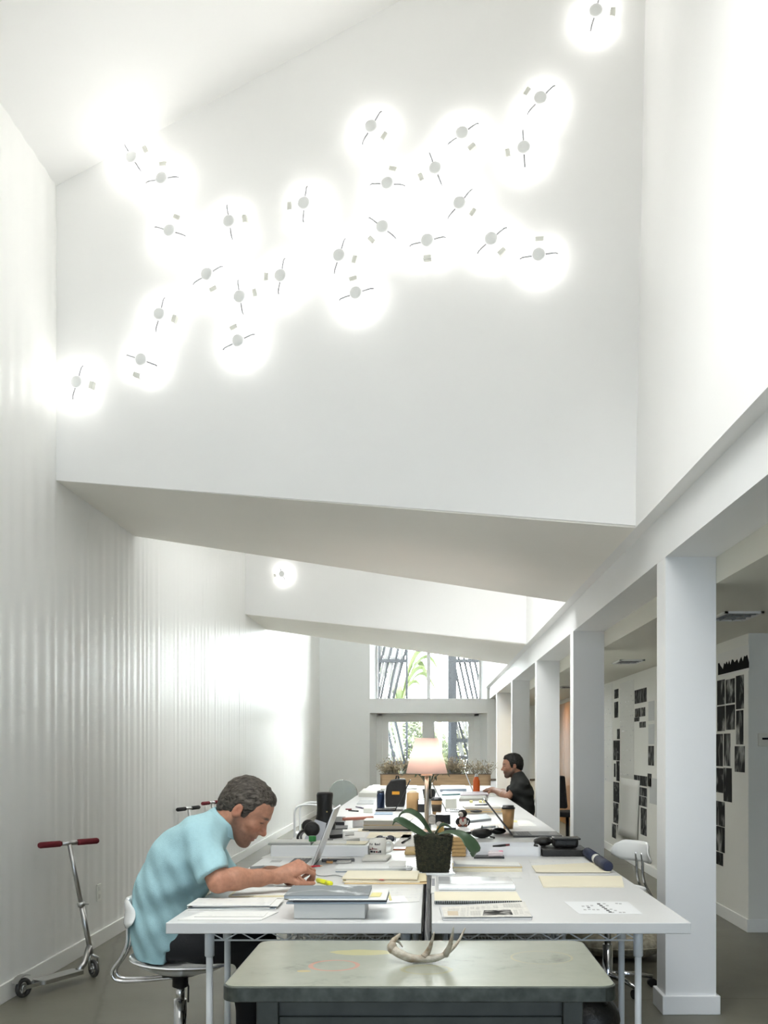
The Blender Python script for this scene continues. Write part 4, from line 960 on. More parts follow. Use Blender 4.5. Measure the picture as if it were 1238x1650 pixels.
t = thing('desk_cable', 'thin grey cable wandering between the pencil hand and the highlighter', 'cable', tuple(T(527, 1408, TZ)))
MB().tube([q - t.location for q in smooth_pts([T(x, y, TZ + 0.003) for x, y in [(504, 1404), (511, 1410), (524, 1411.5), (541, 1410), (556, 1414)]], 4)], 0.0028, 6).build('cord', mat('grey_cord', (0.35, 0.35, 0.34), 0.5), t)
quad('snack_packet', 'crumpled tan paper left of the mossy pot', 'packet', [(652, 1378), (670, 1378), (672, 1369), (654, 1370)], TZ + E, 0.022, mat('tan_crumple', (0.5, 0.36, 0.16), 0.7, bump=1.0, bscale=40), bevel=0.006)
pen('colour_pencil', 'orange pencil lying behind the crumpled tan paper', 'pencil', (633, 1369), (672, 1369), 0.004, mat('red_pencil_paint', (0.45, 0.14, 0.06), 0.45))
for k, (a, b_, m, lb) in enumerate([((557, 1304), (567, 1304), redgrip, 'short red pen on the third left table'), ((562, 1306), (578, 1307), blackp, 'dark pen on the third left table'), ((574, 1300), (589, 1303), mat('violet_pen', (0.10, 0.06, 0.14), 0.4), 'violet pen lying left of the blue tumbler')]):
    pen('ballpoint_pen', lb, 'pen', a, b_, 0.007, m)
quad('magazine', 'blue covered magazine in front of the blue tumbler', 'magazine', [(603, 1313), (633, 1313), (633, 1309.5), (606, 1309.5)], TZ + E, 0.006, mat('blue_cover', (0.30, 0.40, 0.52), 0.35))
quad('storage_box', 'small pale box beside the blue magazine', 'box', [(586, 1310), (600, 1310), (600, 1306), (588, 1306)], TZ + E, 0.045, mat('pale_box', (0.72, 0.72, 0.66), 0.5), bevel=0.003)
quad('storage_box', 'flat white carton behind the long row of pens on the left tables', 'box', [(578, 1284), (612, 1284), (614, 1276), (586, 1276)], TZ + E, 0.05, mat('pale_box', (0.72, 0.72, 0.66), 0.5), bevel=0.003)
quad('paper_ream', 'white paper ream furthest along the left table', 'paper', [(590, 1276), (620, 1276), (622, 1271), (596, 1271)], TZ + E, 0.05, paperw)
# blue tumbler
pt_ = T(613.5, 1304, TZ); bl = mat('dark_blue_metal', (0.03, 0.05, 0.10), 0.25, 0.6)
t = thing('tumbler', 'dark blue metal tumbler standing on the left table', 'tumbler', (pt_.x, pt_.y + 0.04, TZ + E))
MB().lathe([(0, 0), (0.038, 0), (0.042, 0.006), (0.042, 0.15), (0.038, 0.17)], n=24).build('body', bl, t)
MB().lathe([(0.039, 0.168), (0.04, 0.172), (0.036, 0.192), (0.02, 0.197), (0, 0.198)], n=24).build('lid', mat('dark_lid', (0.02, 0.025, 0.035), 0.3), t)
# kraft cylinder
pk = T(665, 1309, TZ)
t = thing('cardboard_tube', 'upright brown cardboard tube left of the lamp', 'tube', (pk.x, pk.y + 0.06, TZ + E))
MB().lathe([(0.0, 0.0), (0.063, 0), (0.063, 0.195), (0.058, 0.195), (0.058, 0.02), (0, 0.02)], n=28).build('tube_wall', kraft, t)
MB().ball((0.0, 0, 0.19), (0.05, 0.05, 0.035), 12).build('paper_filling', mat('orange_tissue', (0.75, 0.62, 0.45), 0.7), t)
# black bag with orange label and black laptop
db2 = 10.9
t = thing('black_bag', 'black rucksack with an orange label standing on the left table', 'bag', (P(640, 1280, db2).x, db2 + 0.08, TZ + E)); ob = t.location.copy()
prof = [(621, 1300), (620.5, 1280), (623, 1266), (630, 1257), (641, 1254.5), (654, 1255), (655, 1275), (652, 1300)]
m_ = MB(); a_ = [P(x, y, db2) for x, y in prof]; zl = min(q.z for q in a_); sh = TZ + E - zl
m_.prism([q + Vector((0, 0, sh)) for q in a_], [q + Vector((0, 0.15, sh)) for q in a_]); m_.build('body', leatherb, t, off=ob, bevel=0.02, seg=3)
a_ = [P(x, y, db2) for x, y in [(632, 1280), (644, 1280), (644, 1275), (632, 1275)]]
MB().prism([q + Vector((0, -0.004, sh)) for q in a_], [q + Vector((0, 0.002, sh)) for q in a_]).build('label_patch', mat('orange_patch', (0.72, 0.33, 0.03), 0.5), t, off=ob)
m_ = MB().tube([P(638, 1256, db2 + 0.05) + Vector((0, 0, sh)), P(639, 1250, db2 + 0.05) + Vector((0, 0, sh)), P(642, 1250, db2 + 0.05) + Vector((0, 0, sh)), P(643, 1256, db2 + 0.05) + Vector((0, 0, sh))], 0.009, 8); m_.build('carry_loop', leatherb, t, off=ob)
hb2 = T(636, 1309, TZ)
laptop('black laptop edge-on beside the rucksack', (hb2.x, hb2.y + 0.30, TZ), 0.33, 0.2, 0.34, math.atan2(0.15, 0.30), 0.0, blackp)
t = thing('small_display', 'little device with a glowing blue white screen by the lamp pole', 'device', tuple(T(679, 1309, TZ))); od = t.location.copy()
MB().box(-0.035, 0.035, 0, 0.03, E, 0.13).build('body', blackp, t, bevel=0.005)
MB().box(-0.027, 0.027, -0.002, 0.001, 0.085, 0.125).build('screen', mat('glowing_screen', (0.7, 0.8, 1), 0.3, emit=2.5, emit_col=(0.75, 0.85, 1.0)), t)

# --- right table, near the camera
t = thing('newspaper', 'folded newspaper at the front of the right table', 'newspaper', tuple(T(783, 1475, TZ) + Vector((0, 0, E)))); no = t.location.copy()
for k in range(3):
    w = [T(x, y, TZ) for x, y in [(714 - k, 1484 - 0.6 * k), (857 + k, 1483 - 0.6 * k), (842 - k, 1458), (708 + k, 1464)]]
    MB().prism([(p.x, p.y, TZ + E + 0.004 * k) for p in w], [(p.x, p.y, TZ + E + 0.0038 + 0.004 * k) for p in w]).build('section', mat('newspaper_edge', (0.55, 0.55, 0.55), 0.7), t, off=no)
w = [T(x, y, TZ + 0.013) for x, y in [(716, 1478), (857, 1477), (846, 1453), (806, 1456), (712, 1462)]]
MB().prism([(p.x, p.y, TZ + 0.0128) for p in w], [(p.x, p.y, TZ + 0.0142) for p in w]).build('front_page', newsp, t, off=no)
qpart('printed_picture', [(722, 1475), (739, 1475), (738, 1468), (721, 1468)], TZ + 0.0145, 0.0003, mat('tan_picture', (0.55, 0.46, 0.33), 0.6), t, no)
qpart('printed_picture', [(778, 1475), (827, 1474), (823, 1466), (780, 1467)], TZ + 0.0145, 0.0003, photo_mat('news_photo', 5.0, scale=18, light=(0.6, 0.58, 0.54)), t, no)
for k, (x0, x1, y0, y1, g) in enumerate([(742, 750, 1476, 1463, 0.34), (752, 755, 1476, 1462, 0.42), (758, 764, 1464.5, 1461, 0.2), (767, 773, 1464.5, 1461, 0.2), (776, 782, 1464, 1460.5, 0.18), (786, 791, 1464, 1460, 0.22), (796, 803, 1463, 1459, 0.38), (830, 836, 1474, 1466, 0.3), (839, 844, 1473, 1465, 0.28), (847, 853, 1472, 1468, 0.2), (812, 840, 1462, 1456, 0.4), (758, 775, 1475, 1468, 0.44), (722, 740, 1466.5, 1464, 0.36)]):
    qpart('text_column', [(x0, y0), (x1, y0), (x1 - (y0 - y1) * 0.35 * (1 if x0 > 783 else -0.2), y1), (x0 - (y0 - y1) * 0.35 * (1 if x0 > 783 else -0.2), y1)], TZ + 0.0145, 0.0003, print_mat('news_text_%d' % (k % 4), paper=(0.62, 0.60, 0.55), rows=70.0, density=0.9, seed=k % 4, ink=(g * 0.7, g * 0.7, g * 0.68)), t, no)
# spiral notebook
pn = T(773, 1458, TZ)
t = thing('spiral_notebook', 'cream spiral bound notebook behind the newspaper', 'notebook', (pn.x - 0.0, pn.y + 0.09, TZ + E), 0.0)
MB().box(-0.19, 0.18, -0.07, 0.20, 0, 0.004).build('back_cover', darkc, t); MB().box(-0.188, 0.178, -0.068, 0.20, 0.004, 0.011).build('pages', mat('cream_pages', (0.80, 0.75, 0.60), 0.6), t)
MB().box(-0.19, 0.18, -0.072, 0.20, 0.011, 0.0128).build('cover', manila2, t); MB().box(-0.19, 0.18, -0.0745, -0.0722, 0.010, 0.0135).build('red_edge', redgrip, t)
m_ = MB()
for k in range(46):
    x = -0.186 + k * 0.0079
    m_.tube([(x, -0.079 + 0.0088 * math.cos(a), 0.0095 + 0.0078 * math.sin(a)) for a in [2 * math.pi * q / 8 for q in range(8)]], 0.0012, 4, closed=True)
m_.build('spiral_wire', mat('pale_wire', (0.6, 0.66, 0.68), 0.3, 0.5), t)['kind'] = 'stuff'
MB().cyl((-0.19, -0.079, 0.0095), (0.18, -0.079, 0.0095), 0.0055, n=8).build('spine', darkc, t)
# white rolled drawing sheets / binder
pn = T(772, 1437, TZ)
t = thing('ring_binder', 'glossy white binder behind the spiral notebook', 'binder', (pn.x, pn.y + 0.125, TZ + E)); gw = mat('gloss_white_vinyl', (0.84, 0.86, 0.88), 0.14, coat=0.4)
vs = []; 
prof = [(-0.09, 0.0), (-0.092, 0.012), (-0.085, 0.022), (-0.06, 0.027), (-0.02, 0.024), (0.06, 0.024), (0.26, 0.018), (0.27, 0.016), (0.27, 0.0)]
m_ = MB().prism([(-0.185, y_, z_) for y_, z_ in prof], [(0.172, y_, z_) for y_, z_ in prof]); m_.build('cover', gw, t, bevel=0.004)
MB().box(-0.18, 0.168, 0.262, 0.275, 0.003, 0.013).build('pages', paperw, t)
pn = T(697, 1437, TZ)
t = quad('barcode_book', 'thin white booklet with a barcode at the table gap', 'booklet', [(694.5, 1440), (702, 1440), (703, 1414), (696, 1414)], TZ + E, 0.004, paperw); bo = t.location.copy()
for k in range(7): qpart('barcode_bar', [(696.3, 1427 - k * 1.7), (700.8, 1427 - k * 1.7), (700.9, 1426.2 - k * 1.7), (696.4, 1426.2 - k * 1.7)], TZ + 0.0047, 0.0006, mat('barcode_ink', (0.03, 0.035, 0.10), 0.5), t, bo)
quad('letter_sheet', 'white sheet with a grey printed line behind the binder', 'paper', [(727, 1415), (842, 1415), (838, 1405), (732, 1405)], TZ + E, 0.001, textp2)
pn = T(786, 1405, TZ)
pile('book', 'thick cream paperback block under grey papers right of the orchid', 'book', pn.x, pn.y + 0.09, TZ + E, [('cover', 0.37, 0.18, 0.003, manila2, 0, 0, 0), ('pages', 0.365, 0.175, 0.018, mat('cream_pages', (0.80, 0.75, 0.60), 0.6), 0, 0, 0), ('cover', 0.37, 0.18, 0.004, mat('ochre_card', (0.68, 0.52, 0.24), 0.6), 0, 0, 0)])
t = thing('paper_stack', 'fanned grey blue papers on the cream paperback', 'papers', (pn.x - 0.002, pn.y + 0.095, TZ + 0.0262))
for k in range(5):
    m_ = MB(); zt_ = 0.003 + 0.004 * k
    m_.prism([(-0.182 + 0.004 * k, -0.085, 0.0 + 0.003 * k), (0.18, -0.085, 0.001 * k), (0.18, 0.085, 0.001 * k), (-0.175, 0.085, 0.003 * k)], [(-0.182 + 0.004 * k, -0.085, 0.0026 + 0.003 * k), (0.18, -0.085, 0.0008 + 0.001 * k), (0.18, 0.085, 0.0008 + 0.001 * k), (-0.175, 0.085, 0.0026 + 0.003 * k)])
    m_.build('sheet', mat('grey_blue_paper', (0.52, 0.54, 0.60), 0.5) if k % 2 else paperw, t)
quad('manila_folder', 'manila folder nearest the front on the right table', 'folder', [(876, 1430), (1006, 1430), (1002, 1413), (868, 1413)], TZ + E, 0.006, manila2)
quad('manila_folder', 'manila folder nearest the black box on the right table', 'folder', [(864, 1406), (984, 1406), (962, 1391), (857, 1396)], TZ + 0.003, 0.005, manila2)
quad('letter_sheet', 'printed sheet peeking from under the further manila folder', 'paper', [(858, 1397), (955, 1393), (945, 1384), (852, 1385)], TZ + E, 0.001, textp2)
t = quad('icon_sheet', 'white sheet with small black icons on the bare right tabletop', 'paper', [(934, 1473), (1036, 1473), (1012, 1453), (909, 1453)], TZ + E, 0.0008, mat('bright_paper', (0.76, 0.77, 0.775), 0.5)); io = t.location.copy()
inkd = mat('black_ink', (0.05, 0.05, 0.05), 0.5); inkg = mat('grey_ink', (0.42, 0.42, 0.42), 0.5)
for k in range(6): qpart('icon', [(963 + 3.7 * k, 1457.5 + 2.6 * k), (968 + 3.7 * k, 1457.5 + 2.6 * k), (967 + 3.7 * k, 1455.6 + 2.6 * k), (962 + 3.7 * k, 1455.6 + 2.6 * k)], TZ + 0.0015, 0.0004, inkd, t, io)
for x, y, m in [(947, 1463, inkd), (938, 1461, inkg), (945, 1460.5, inkg), (952, 1460, inkg), (941, 1466.5, inkg), (948, 1466, inkg), (955, 1466.5, inkg), (962, 1466.5, inkg), (972, 1457, inkg), (977, 1460, inkg), (983, 1466, inkg), (990, 1468, inkg), (998, 1471, inkg), (1004, 1471, inkg), (992, 1456.5, inkg), (998, 1457, inkg), (986, 1471, inkg)]:
    qpart('icon', [(x, y), (x + 4.5, y), (x + 3.8, y - 1.5), (x - 0.7, y - 1.5)], TZ + 0.0015, 0.0004, m, t, io)
# white tray with odds and ends
pw = T(818, 1380, TZ); ty = pw.y; tx0, tx1 = (747 - VX) * ty / F, (873 - VX) * ty / F
t = thing('white_tray', 'open white plastic tray on the right table', 'tray', ((tx0 + tx1) / 2, ty, TZ + E)); hwt = (tx1 - tx0) / 2
m_ = MB(); m_.slab(rrect(-hwt, hwt, 0, 0.30, 0.03), 0, 0.006).build('tray_floor', plasticw, t)
def rim(n0, n1, z0, z1):
    m_ = MB(); a = rrect(*n0); b2 = rrect(*n1); n = len(a)
    vs = [(x, y, z0) for x, y in a] + [(x, y, z1) for x, y in a] + [(x, y, z0) for x, y in b2] + [(x, y, z1) for x, y in b2]; fs = []
    for k in range(n):
        j = (k + 1) % n; fs += [(k, j, n + j, n + k), (2 * n + k, 3 * n + k, 3 * n + j, 2 * n + j), (n + k, n + j, 3 * n + j, 3 * n + k), (k, 2 * n + k, 2 * n + j, j)]
    return m_.add(vs, fs)
rim((-hwt, hwt, 0, 0.30, 0.03), (-hwt + 0.006, hwt - 0.006, 0.006, 0.294, 0.025), 0.005, 0.056).build('tray_wall', plasticw, t)
tz = TZ + 0.0075
t2 = thing('marker_pen', 'dark marker with a red tip inside the white tray', 'pen', (T(812, 1376, tz).x, ty + 0.17, tz)); MB().tube([(-0.06, 0, 0.035), (0.02, 0.02, 0.042)], 0.008, 8).build('barrel', darkc, t2); MB().tube([(0.02, 0.02, 0.042), (0.045, 0.026, 0.044)], 0.007, 8).build('cap', inkr, t2)
MB().box(-0.07, 0.06, -0.02, 0.05, 0, 0.028).build('pen_rest', plasticw, t2)
quad('eraser', 'white and orange eraser inside the white tray', 'eraser', [(822, 1377.5), (834, 1377.5), (835, 1374.5), (823, 1374.5)], tz + 0.001, 0.02, mat('peach_eraser', (0.75, 0.45, 0.3), 0.6), bevel=0.003)
quad('pocket_notebook', 'dark flat notebook before the white tray', 'notebook', [(764, 1383.5), (813, 1383.5), (811, 1378.8), (768, 1378.8)], TZ + E, 0.009, darkc)
t = quad('eraser_packet', 'clear packet of pink erasers on the dark flat notebook', 'packet', [(787, 1380), (811, 1380), (811, 1376.4), (788, 1376.4)], TZ + 0.0102, 0.026, mat('pink_clear_plastic', (0.8, 0.7, 0.72), 0.15), bevel=0.004); eo = t.location.copy()
MB().box(eo.x + 0.02, eo.x + 0.043, eo.y - 0.014, eo.y + 0.012, eo.z + 0.004, eo.z + 0.0275).build('pink_end', mat('hot_pink', (0.75, 0.06, 0.2), 0.4), t, off=eo)
# black portfolio box and camera case
pb = T(912, 1380.5, TZ)
tag(MB().box((874.5 - VX) * pb.y / F, (948 - VX) * pb.y / F, pb.y, pb.y + 0.30, TZ + E, TZ + 0.042).build('portfolio_box', leatherb, center=True, bevel=0.004), 'flat black box beside the white tray on the right table', 'box')
zc2 = TZ + 0.0435
t = thing('camera_case', 'black leather case lying on the flat black box', 'case', ((911 - VX) * (pb.y + 0.12) / F, pb.y + 0.13, zc2))
MB().obox((0, 0, 0.032), (0.155, 0.12, 0.06)).build('body', leatherb, t, bevel=0.02, seg=3); MB().obox((0.005, -0.01, 0.058), (0.165, 0.13, 0.012)).build('flap', leatherb, t, bevel=0.005)
t = thing('leather_pouch', 'small black pouch leaning left of the leather case', 'pouch', ((881 - VX) * (pb.y + 0.2) / F - 0.02, pb.y + 0.22, zc2)); MB().ball((0, 0, 0.03), (0.06, 0.06, 0.03), 14).build('pouch_body', leatherb, t); MB().tube([(-0.05, -0.03, 0.02), (-0.06, -0.05, 0.008), (-0.03, -0.06, 0.004)], 0.006, 6).build('strap', leatherb, t)
# navy umbrella lying over the table edge
ua, ub = T(948, 1372, TZ + 0.055), None
ua = Vector((0.90, 5.95, TZ + 0.062)); dA = Vector((P(947, 1369, 5.95).x, 5.95, P(947, 1369, 5.95).z)); dB = P(982, 1396, 5.45)
t = thing('folded_umbrella', 'navy folded umbrella with a white band on the right table edge', 'umbrella', ((dA.x + dB.x) / 2, (dA.y + dB.y) / 2, TZ + E)); ou = t.location.copy()
uz = TZ + 0.031
dA = Vector((0.945, 5.98, uz)); dB = Vector((0.985, 5.42, uz))
dA = T(946, 1373, uz); dB = T(981, 1397, uz)
u_ = dB - dA
MB().tube([dA, dA + u_ * 0.03, dA + u_ * 0.45], [0.022, 0.03, 0.03], 14).build('canopy_roll', navy, t, off=ou)
MB().tube([dA + u_ * 0.44, dA + u_ * 0.58], [0.026, 0.026], 14).build('band', paperw, t, off=ou)
MB().tube([dA + u_ * 0.57, dA + u_ * 0.97, dB], [0.029, 0.029, 0.02], 14).build('sleeve', navy, t, off=ou)

# --- mid right table
hp2 = T(827, 1349, TZ)
laptop('dark laptop open on the right table beside the coffee cup', (hp2.x, hp2.y + 0.16, TZ), 0.36, 0.36, 0.335, math.atan2(0.235, 0.30), math.pi, mat('dark_laptop_shell', (0.10, 0.10, 0.10), 0.3, 0.4))
def coffee_cup(label, px, py, h, r1, sleeve=False):
    p = T(px, py, TZ); t = thing('coffee_cup', label, 'cup', (p.x, p.y + 0.04, TZ + E), 0, 'kraft coffee cups')
    r0 = r1 * 0.72
    MB().lathe([(0, 0.002), (r0 - 0.002, 0.002), (r0, 0), (r1, h)], n=28).build('cup', kraft, t)
    MB().lathe([(r1 + 0.003, h - 0.004), (r1 + 0.003, h + 0.008), (r1 - 0.004, h + 0.010), (r1 - 0.008, h + 0.024), (r1 - 0.012, h + 0.025), (0, h + 0.02)], n=28).build('lid', lidm, t)
    if sleeve: MB().lathe([(r0 + (r1 - r0) * 0.35 + 0.0015, h * 0.35), (r0 + (r1 - r0) * 0.75 + 0.0015, h * 0.75)], n=28).build('printed_band', mat('dark_cup_print', (0.05, 0.035, 0.02), 0.6), t)
    return t
coffee_cup('kraft coffee cup with black lid behind the dark laptop', 820, 1336, 0.165, 0.052)
coffee_cup('kraft coffee cup with dark print right of the lamp pole', 704, 1318, 0.165, 0.052, True)
t = thing('leather_pouch', 'round black leather pouch on the right table', 'pouch', tuple(T(777, 1351, TZ) + Vector((0, 0.05, E)))); MB().ball((0, 0, 0.035), (0.078, 0.06, 0.036), 18).build('pouch_body', leatherb, t); MB().tube([(0, 0, 0.068), (0.003, 0, 0.09)], 0.006, 8).build('pull', mat('pull_metal', (0.4, 0.4, 0.38), 0.3, 0.9), t); MB().tube([(0.06, -0.03, 0.01), (0.09, -0.05, 0.006), (0.085, -0.075, 0.005)], 0.007, 6).build('strap', leatherb, t)
t = thing('black_mouse', 'black computer mouse left of the dark laptop hinge', 'mouse', tuple(T(803, 1345, TZ) + Vector((0, 0.02, E)))); MB().ball((0, 0, 0.014), (0.062, 0.045, 0.026), 16).build('mouse_body', mat('gloss_black', (0.012, 0.012, 0.013), 0.2), t)
t.location.z = TZ + 0.0126
quad('sheet_pile', 'pink and white sheets behind the round leather pouch', 'papers', [(758, 1339), (808, 1339), (806, 1329), (768, 1329)], TZ + E, 0.006, mat('pinkish_paper', (0.76, 0.66, 0.60), 0.6))
quad('clear_sleeve', 'grey plastic sleeve on the pink sheets', 'sleeve', [(764, 1336), (806, 1336), (802, 1330), (770, 1330)], TZ + 0.0075, 0.002, mat('grey_sleeve', (0.50, 0.50, 0.48), 0.2))
quad('computer_keyboard', 'grey keyboard on the right table behind the plush toy', 'keyboard', [(757, 1326), (792, 1322), (784, 1314), (756, 1317)], TZ + E, 0.02, mat('keyboard_grey', (0.28, 0.31, 0.33), 0.4), bevel=0.003)
t = thing('desk_phone', 'dark hump of a telephone handset on the grey keyboard', 'phone', tuple(T(768, 1314, TZ) + Vector((0, 0.03, 0.022)))); MB().ball((0, 0.03, 0.0155), (0.06, 0.03, 0.014), 14).build('handset', darkc, t)
p_ = T(768, 1312, TZ)
pile('paper_stack', 'tall pile of paper and orange folders behind the plush toy', 'papers', p_.x + 0.075, p_.y + 0.10, TZ + E, [('sheet', 0.36, 0.26, 0.02, MATS['paper_edges'], 0, 0, 0), ('folder', 0.39, 0.27, 0.012, tan_card, 0.0, 0, 0.02), ('sheet', 0.34, 0.26, 0.012, MATS['paper_edges'], 0, 0, -0.03), ('folder', 0.36, 0.26, 0.008, tan_card, 0.0, 0, 0.0), ('sheet', 0.36, 0.26, 0.02, mat('grey_paper_edges', (0.62, 0.60, 0.56), 0.7), -0.02, 0, 0.04)])
# silver laptop facing away, monitor-like box, plush toy
hp3 = T(721, 1309, TZ)
laptop('silver laptop edge-on right of the lamp', (hp3.x - 0.01, hp3.y + 0.15, TZ), 0.32, 0.2, 0.31, math.atan2(0.14, 0.27), math.pi, silver)
quad('speaker_box', 'small black speaker box in front of the printed coffee cup', 'speaker', [(702, 1329), (726, 1329), (726, 1324), (703, 1324)], TZ + E, 0.085, mat('gloss_black', (0.012, 0.012, 0.013), 0.2), bevel=0.004)
quad('black_case', 'low black case before the small speaker box', 'case', [(714, 1340), (735, 1340), (735, 1334), (716, 1334)], TZ + E, 0.03, darkc, bevel=0.004)
t = thing('plush_toy', 'small black and white plush toy with a red scarf', 'toy', tuple(T(746, 1333, TZ) + Vector((0, 0.05, E)))); fur = mat('black_plush', (0.015, 0.014, 0.014), 0.9); furw = mat('white_plush', (0.72, 0.68, 0.62), 0.9)
MB().ball((0, 0, 0.045), (0.045, 0.04, 0.045), 16).build('body', fur, t); MB().ball((0.002, -0.018, 0.045), (0.034, 0.03, 0.036), 16).build('belly', furw, t)
MB().ball((0.0, 0, 0.108), (0.038, 0.034, 0.034), 16).build('head', fur, t); MB().ball((-0.012, -0.016, 0.104), (0.025, 0.024, 0.024), 14).build('face', furw, t); MB().ball((0.004, -0.03, 0.108), (0.005, 0.005, 0.006), 8).build('eye', fur, t); MB().ball((-0.03, -0.032, 0.10), (0.006, 0.006, 0.005), 8).build('nose', fur, t)
MB().tube([(-0.03, -0.03, 0.078), (0, -0.042, 0.074), (0.03, -0.03, 0.078)], 0.006, 8).build('scarf', inkr, t); MB().tube([(0.0, -0.042, 0.074), (0.002, -0.052, 0.045)], 0.005, 8).build('scarf_end', mat('toy_red', (0.5, 0.04, 0.04), 0.7), t)
MB().tube(smooth_pts([Vector(q) for q in [(0.035, 0, 0.07), (0.055, -0.01, 0.05), (0.045, -0.03, 0.015)]], 4), 0.008, 8).build('arm', fur, t); MB().tube(smooth_pts([Vector(q) for q in [(-0.035, 0, 0.07), (-0.052, -0.015, 0.04), (-0.03, -0.035, 0.012)]], 4), 0.008, 8).build('arm', fur, t)
for s in (-1, 1): MB().ball((0.025 * s, -0.035, 0.012), (0.018, 0.026, 0.012), 10).build('foot', mat('toy_brown', (0.2, 0.07, 0.04), 0.8), t)
t = thing('paper_flower', 'small yellow and white trinkets behind the orchid pot', 'trinket', tuple(T(710, 1342, TZ) + Vector((0, 0.03, E)))); yl = mat('soft_yellow', (0.72, 0.50, 0.16), 0.6)
MB().lathe([(0, 0), (0.028, 0), (0.03, 0.03), (0.022, 0.05), (0, 0.05)], n=14).build('stand', yl, t); MB().ball((-0.01, 0, 0.065), (0.025, 0.02, 0.02), 10).build('bloom', paperw, t); MB().ball((0.02, 0, 0.06), (0.014, 0.014, 0.02), 10).build('bloom', yl, t)
# bamboo stool-like woven block beside pot
pw = T(740, 1381, TZ); wv = mat('bamboo', (0.52, 0.33, 0.13), 0.5, var=0.2, vscale=30); wx = (728 - VX) * pw.y / F; wx2 = (751 - VX) * pw.y / F
t = thing('bamboo_box', 'tan bamboo box with slatted front behind the mossy pot', 'box', ((wx + wx2) / 2, pw.y, TZ + E))
hw_ = (wx2 - wx) / 2
for k in range(5): MB().box(-hw_, hw_, 0, 0.006, 0.004 + k * 0.0225, 0.0235 + k * 0.0225).build('slat', wv, t, bevel=0.001)
MB().box(-hw_ + 0.003, hw_ - 0.003, 0.006, 0.10, 0, 0.112).build('body', mat('bamboo_dark', (0.25, 0.15, 0.06), 0.6), t); MB().box(-hw_, hw_, 0, 0.105, 0.113, 0.118).build('lid', wv, t)

# --- more desk clutter
t = thing('tape_roll', 'grey ring of adhesive tape standing right of the lamp pole', 'tape', tuple(T(703, 1329, TZ) + Vector((-0.035, 0.02, E)))); MB().lathe([(0.028, -0.012), (0.045, -0.012), (0.045, 0.012), (0.028, 0.012), (0.028, -0.012)], (0, 0, 0.0455), n=28, axis='y').build('tape_ring', mat('pale_tape', (0.55, 0.55, 0.52), 0.4), t)
pen('marker_pen', 'black marker lying right of the plush toy', 'pen', (752, 1342), (764, 1341.5), 0.009, darkc)
pen('ballpoint_pen', 'blue pen lying on the plan sheet of the third right table', 'pen', (766, 1297.5), (786, 1296.5), 0.008, navy, z=TZ + 0.002)
pen('ballpoint_pen', 'blue pen on the grey sleeve behind the round pouch', 'pen', (776, 1333), (799, 1332), 0.005, slate, z=TZ + 0.0102)
for k, (x, lb) in enumerate([(757, 'left'), (772, 'middle'), (779, 'right')]): quad('sticky_note', '%s of three yellow tabs before the open sample box' % lb, 'note', [(x, 1293.5), (x + 5, 1293.5), (x + 5, 1291.9), (x, 1291.9)], TZ + E, 0.02, MATS['yellow_note'])
quad('letter_sheet', 'printed sheet lying left of the crumpled paper bag', 'paper', [(540, 1402), (578, 1402), (580, 1393.5), (545, 1393.5)], TZ + E, 0.001, textp2)
t = thing('metal_keys', 'shiny key bunch at the right end of the white notebook', 'keys', tuple(T(660, 1398.5, TZ) + Vector((0, 0, E))))
for k in range(4): a = 0.5 + 0.7 * k; u_ = Vector((math.cos(a), math.sin(a), 0)); MB().obox(u_ * 0.028 + Vector((0, 0, 0.003 + 0.003 * k)), (0.05, 0.01, 0.0022), rz(a)).build('key', chrome, t)
MB().tube([(0.014 * math.cos(q), 0.014 * math.sin(q), 0.008) for q in [2 * math.pi * k / 16 for k in range(16)]], 0.0016, 6, closed=True).build('ring', chrome, t)
quad('paper_sheet', 'white sheet left of the thick paper pile', 'paper', [(560, 1350), (588, 1350), (592, 1341), (568, 1341)], TZ + E, 0.001, paperw)
quad('envelope', 'cream envelope in front of the small white box', 'envelope', [(562, 1340), (594, 1340), (596, 1335.5), (566, 1335.5)], TZ + E, 0.003, manila2)
quad('paper_sheet', 'loose white page at the left edge of the second left table', 'paper', [(470, 1362), (500, 1362), (505, 1350), (482, 1350)], TZ + E, 0.001, paperw)
quad('magazine', 'grey magazine on the far left table beside the tumbler', 'magazine', [(575, 1296), (602, 1296), (604, 1290), (580, 1290)], TZ + E, 0.008, mat('grey_cover', (0.45, 0.46, 0.47), 0.4))
quad('paper_sheet', 'white sheet behind the black rucksack', 'paper', [(640, 1272), (672, 1272), (672, 1267), (642, 1267)], TZ + E, 0.02, paperw)
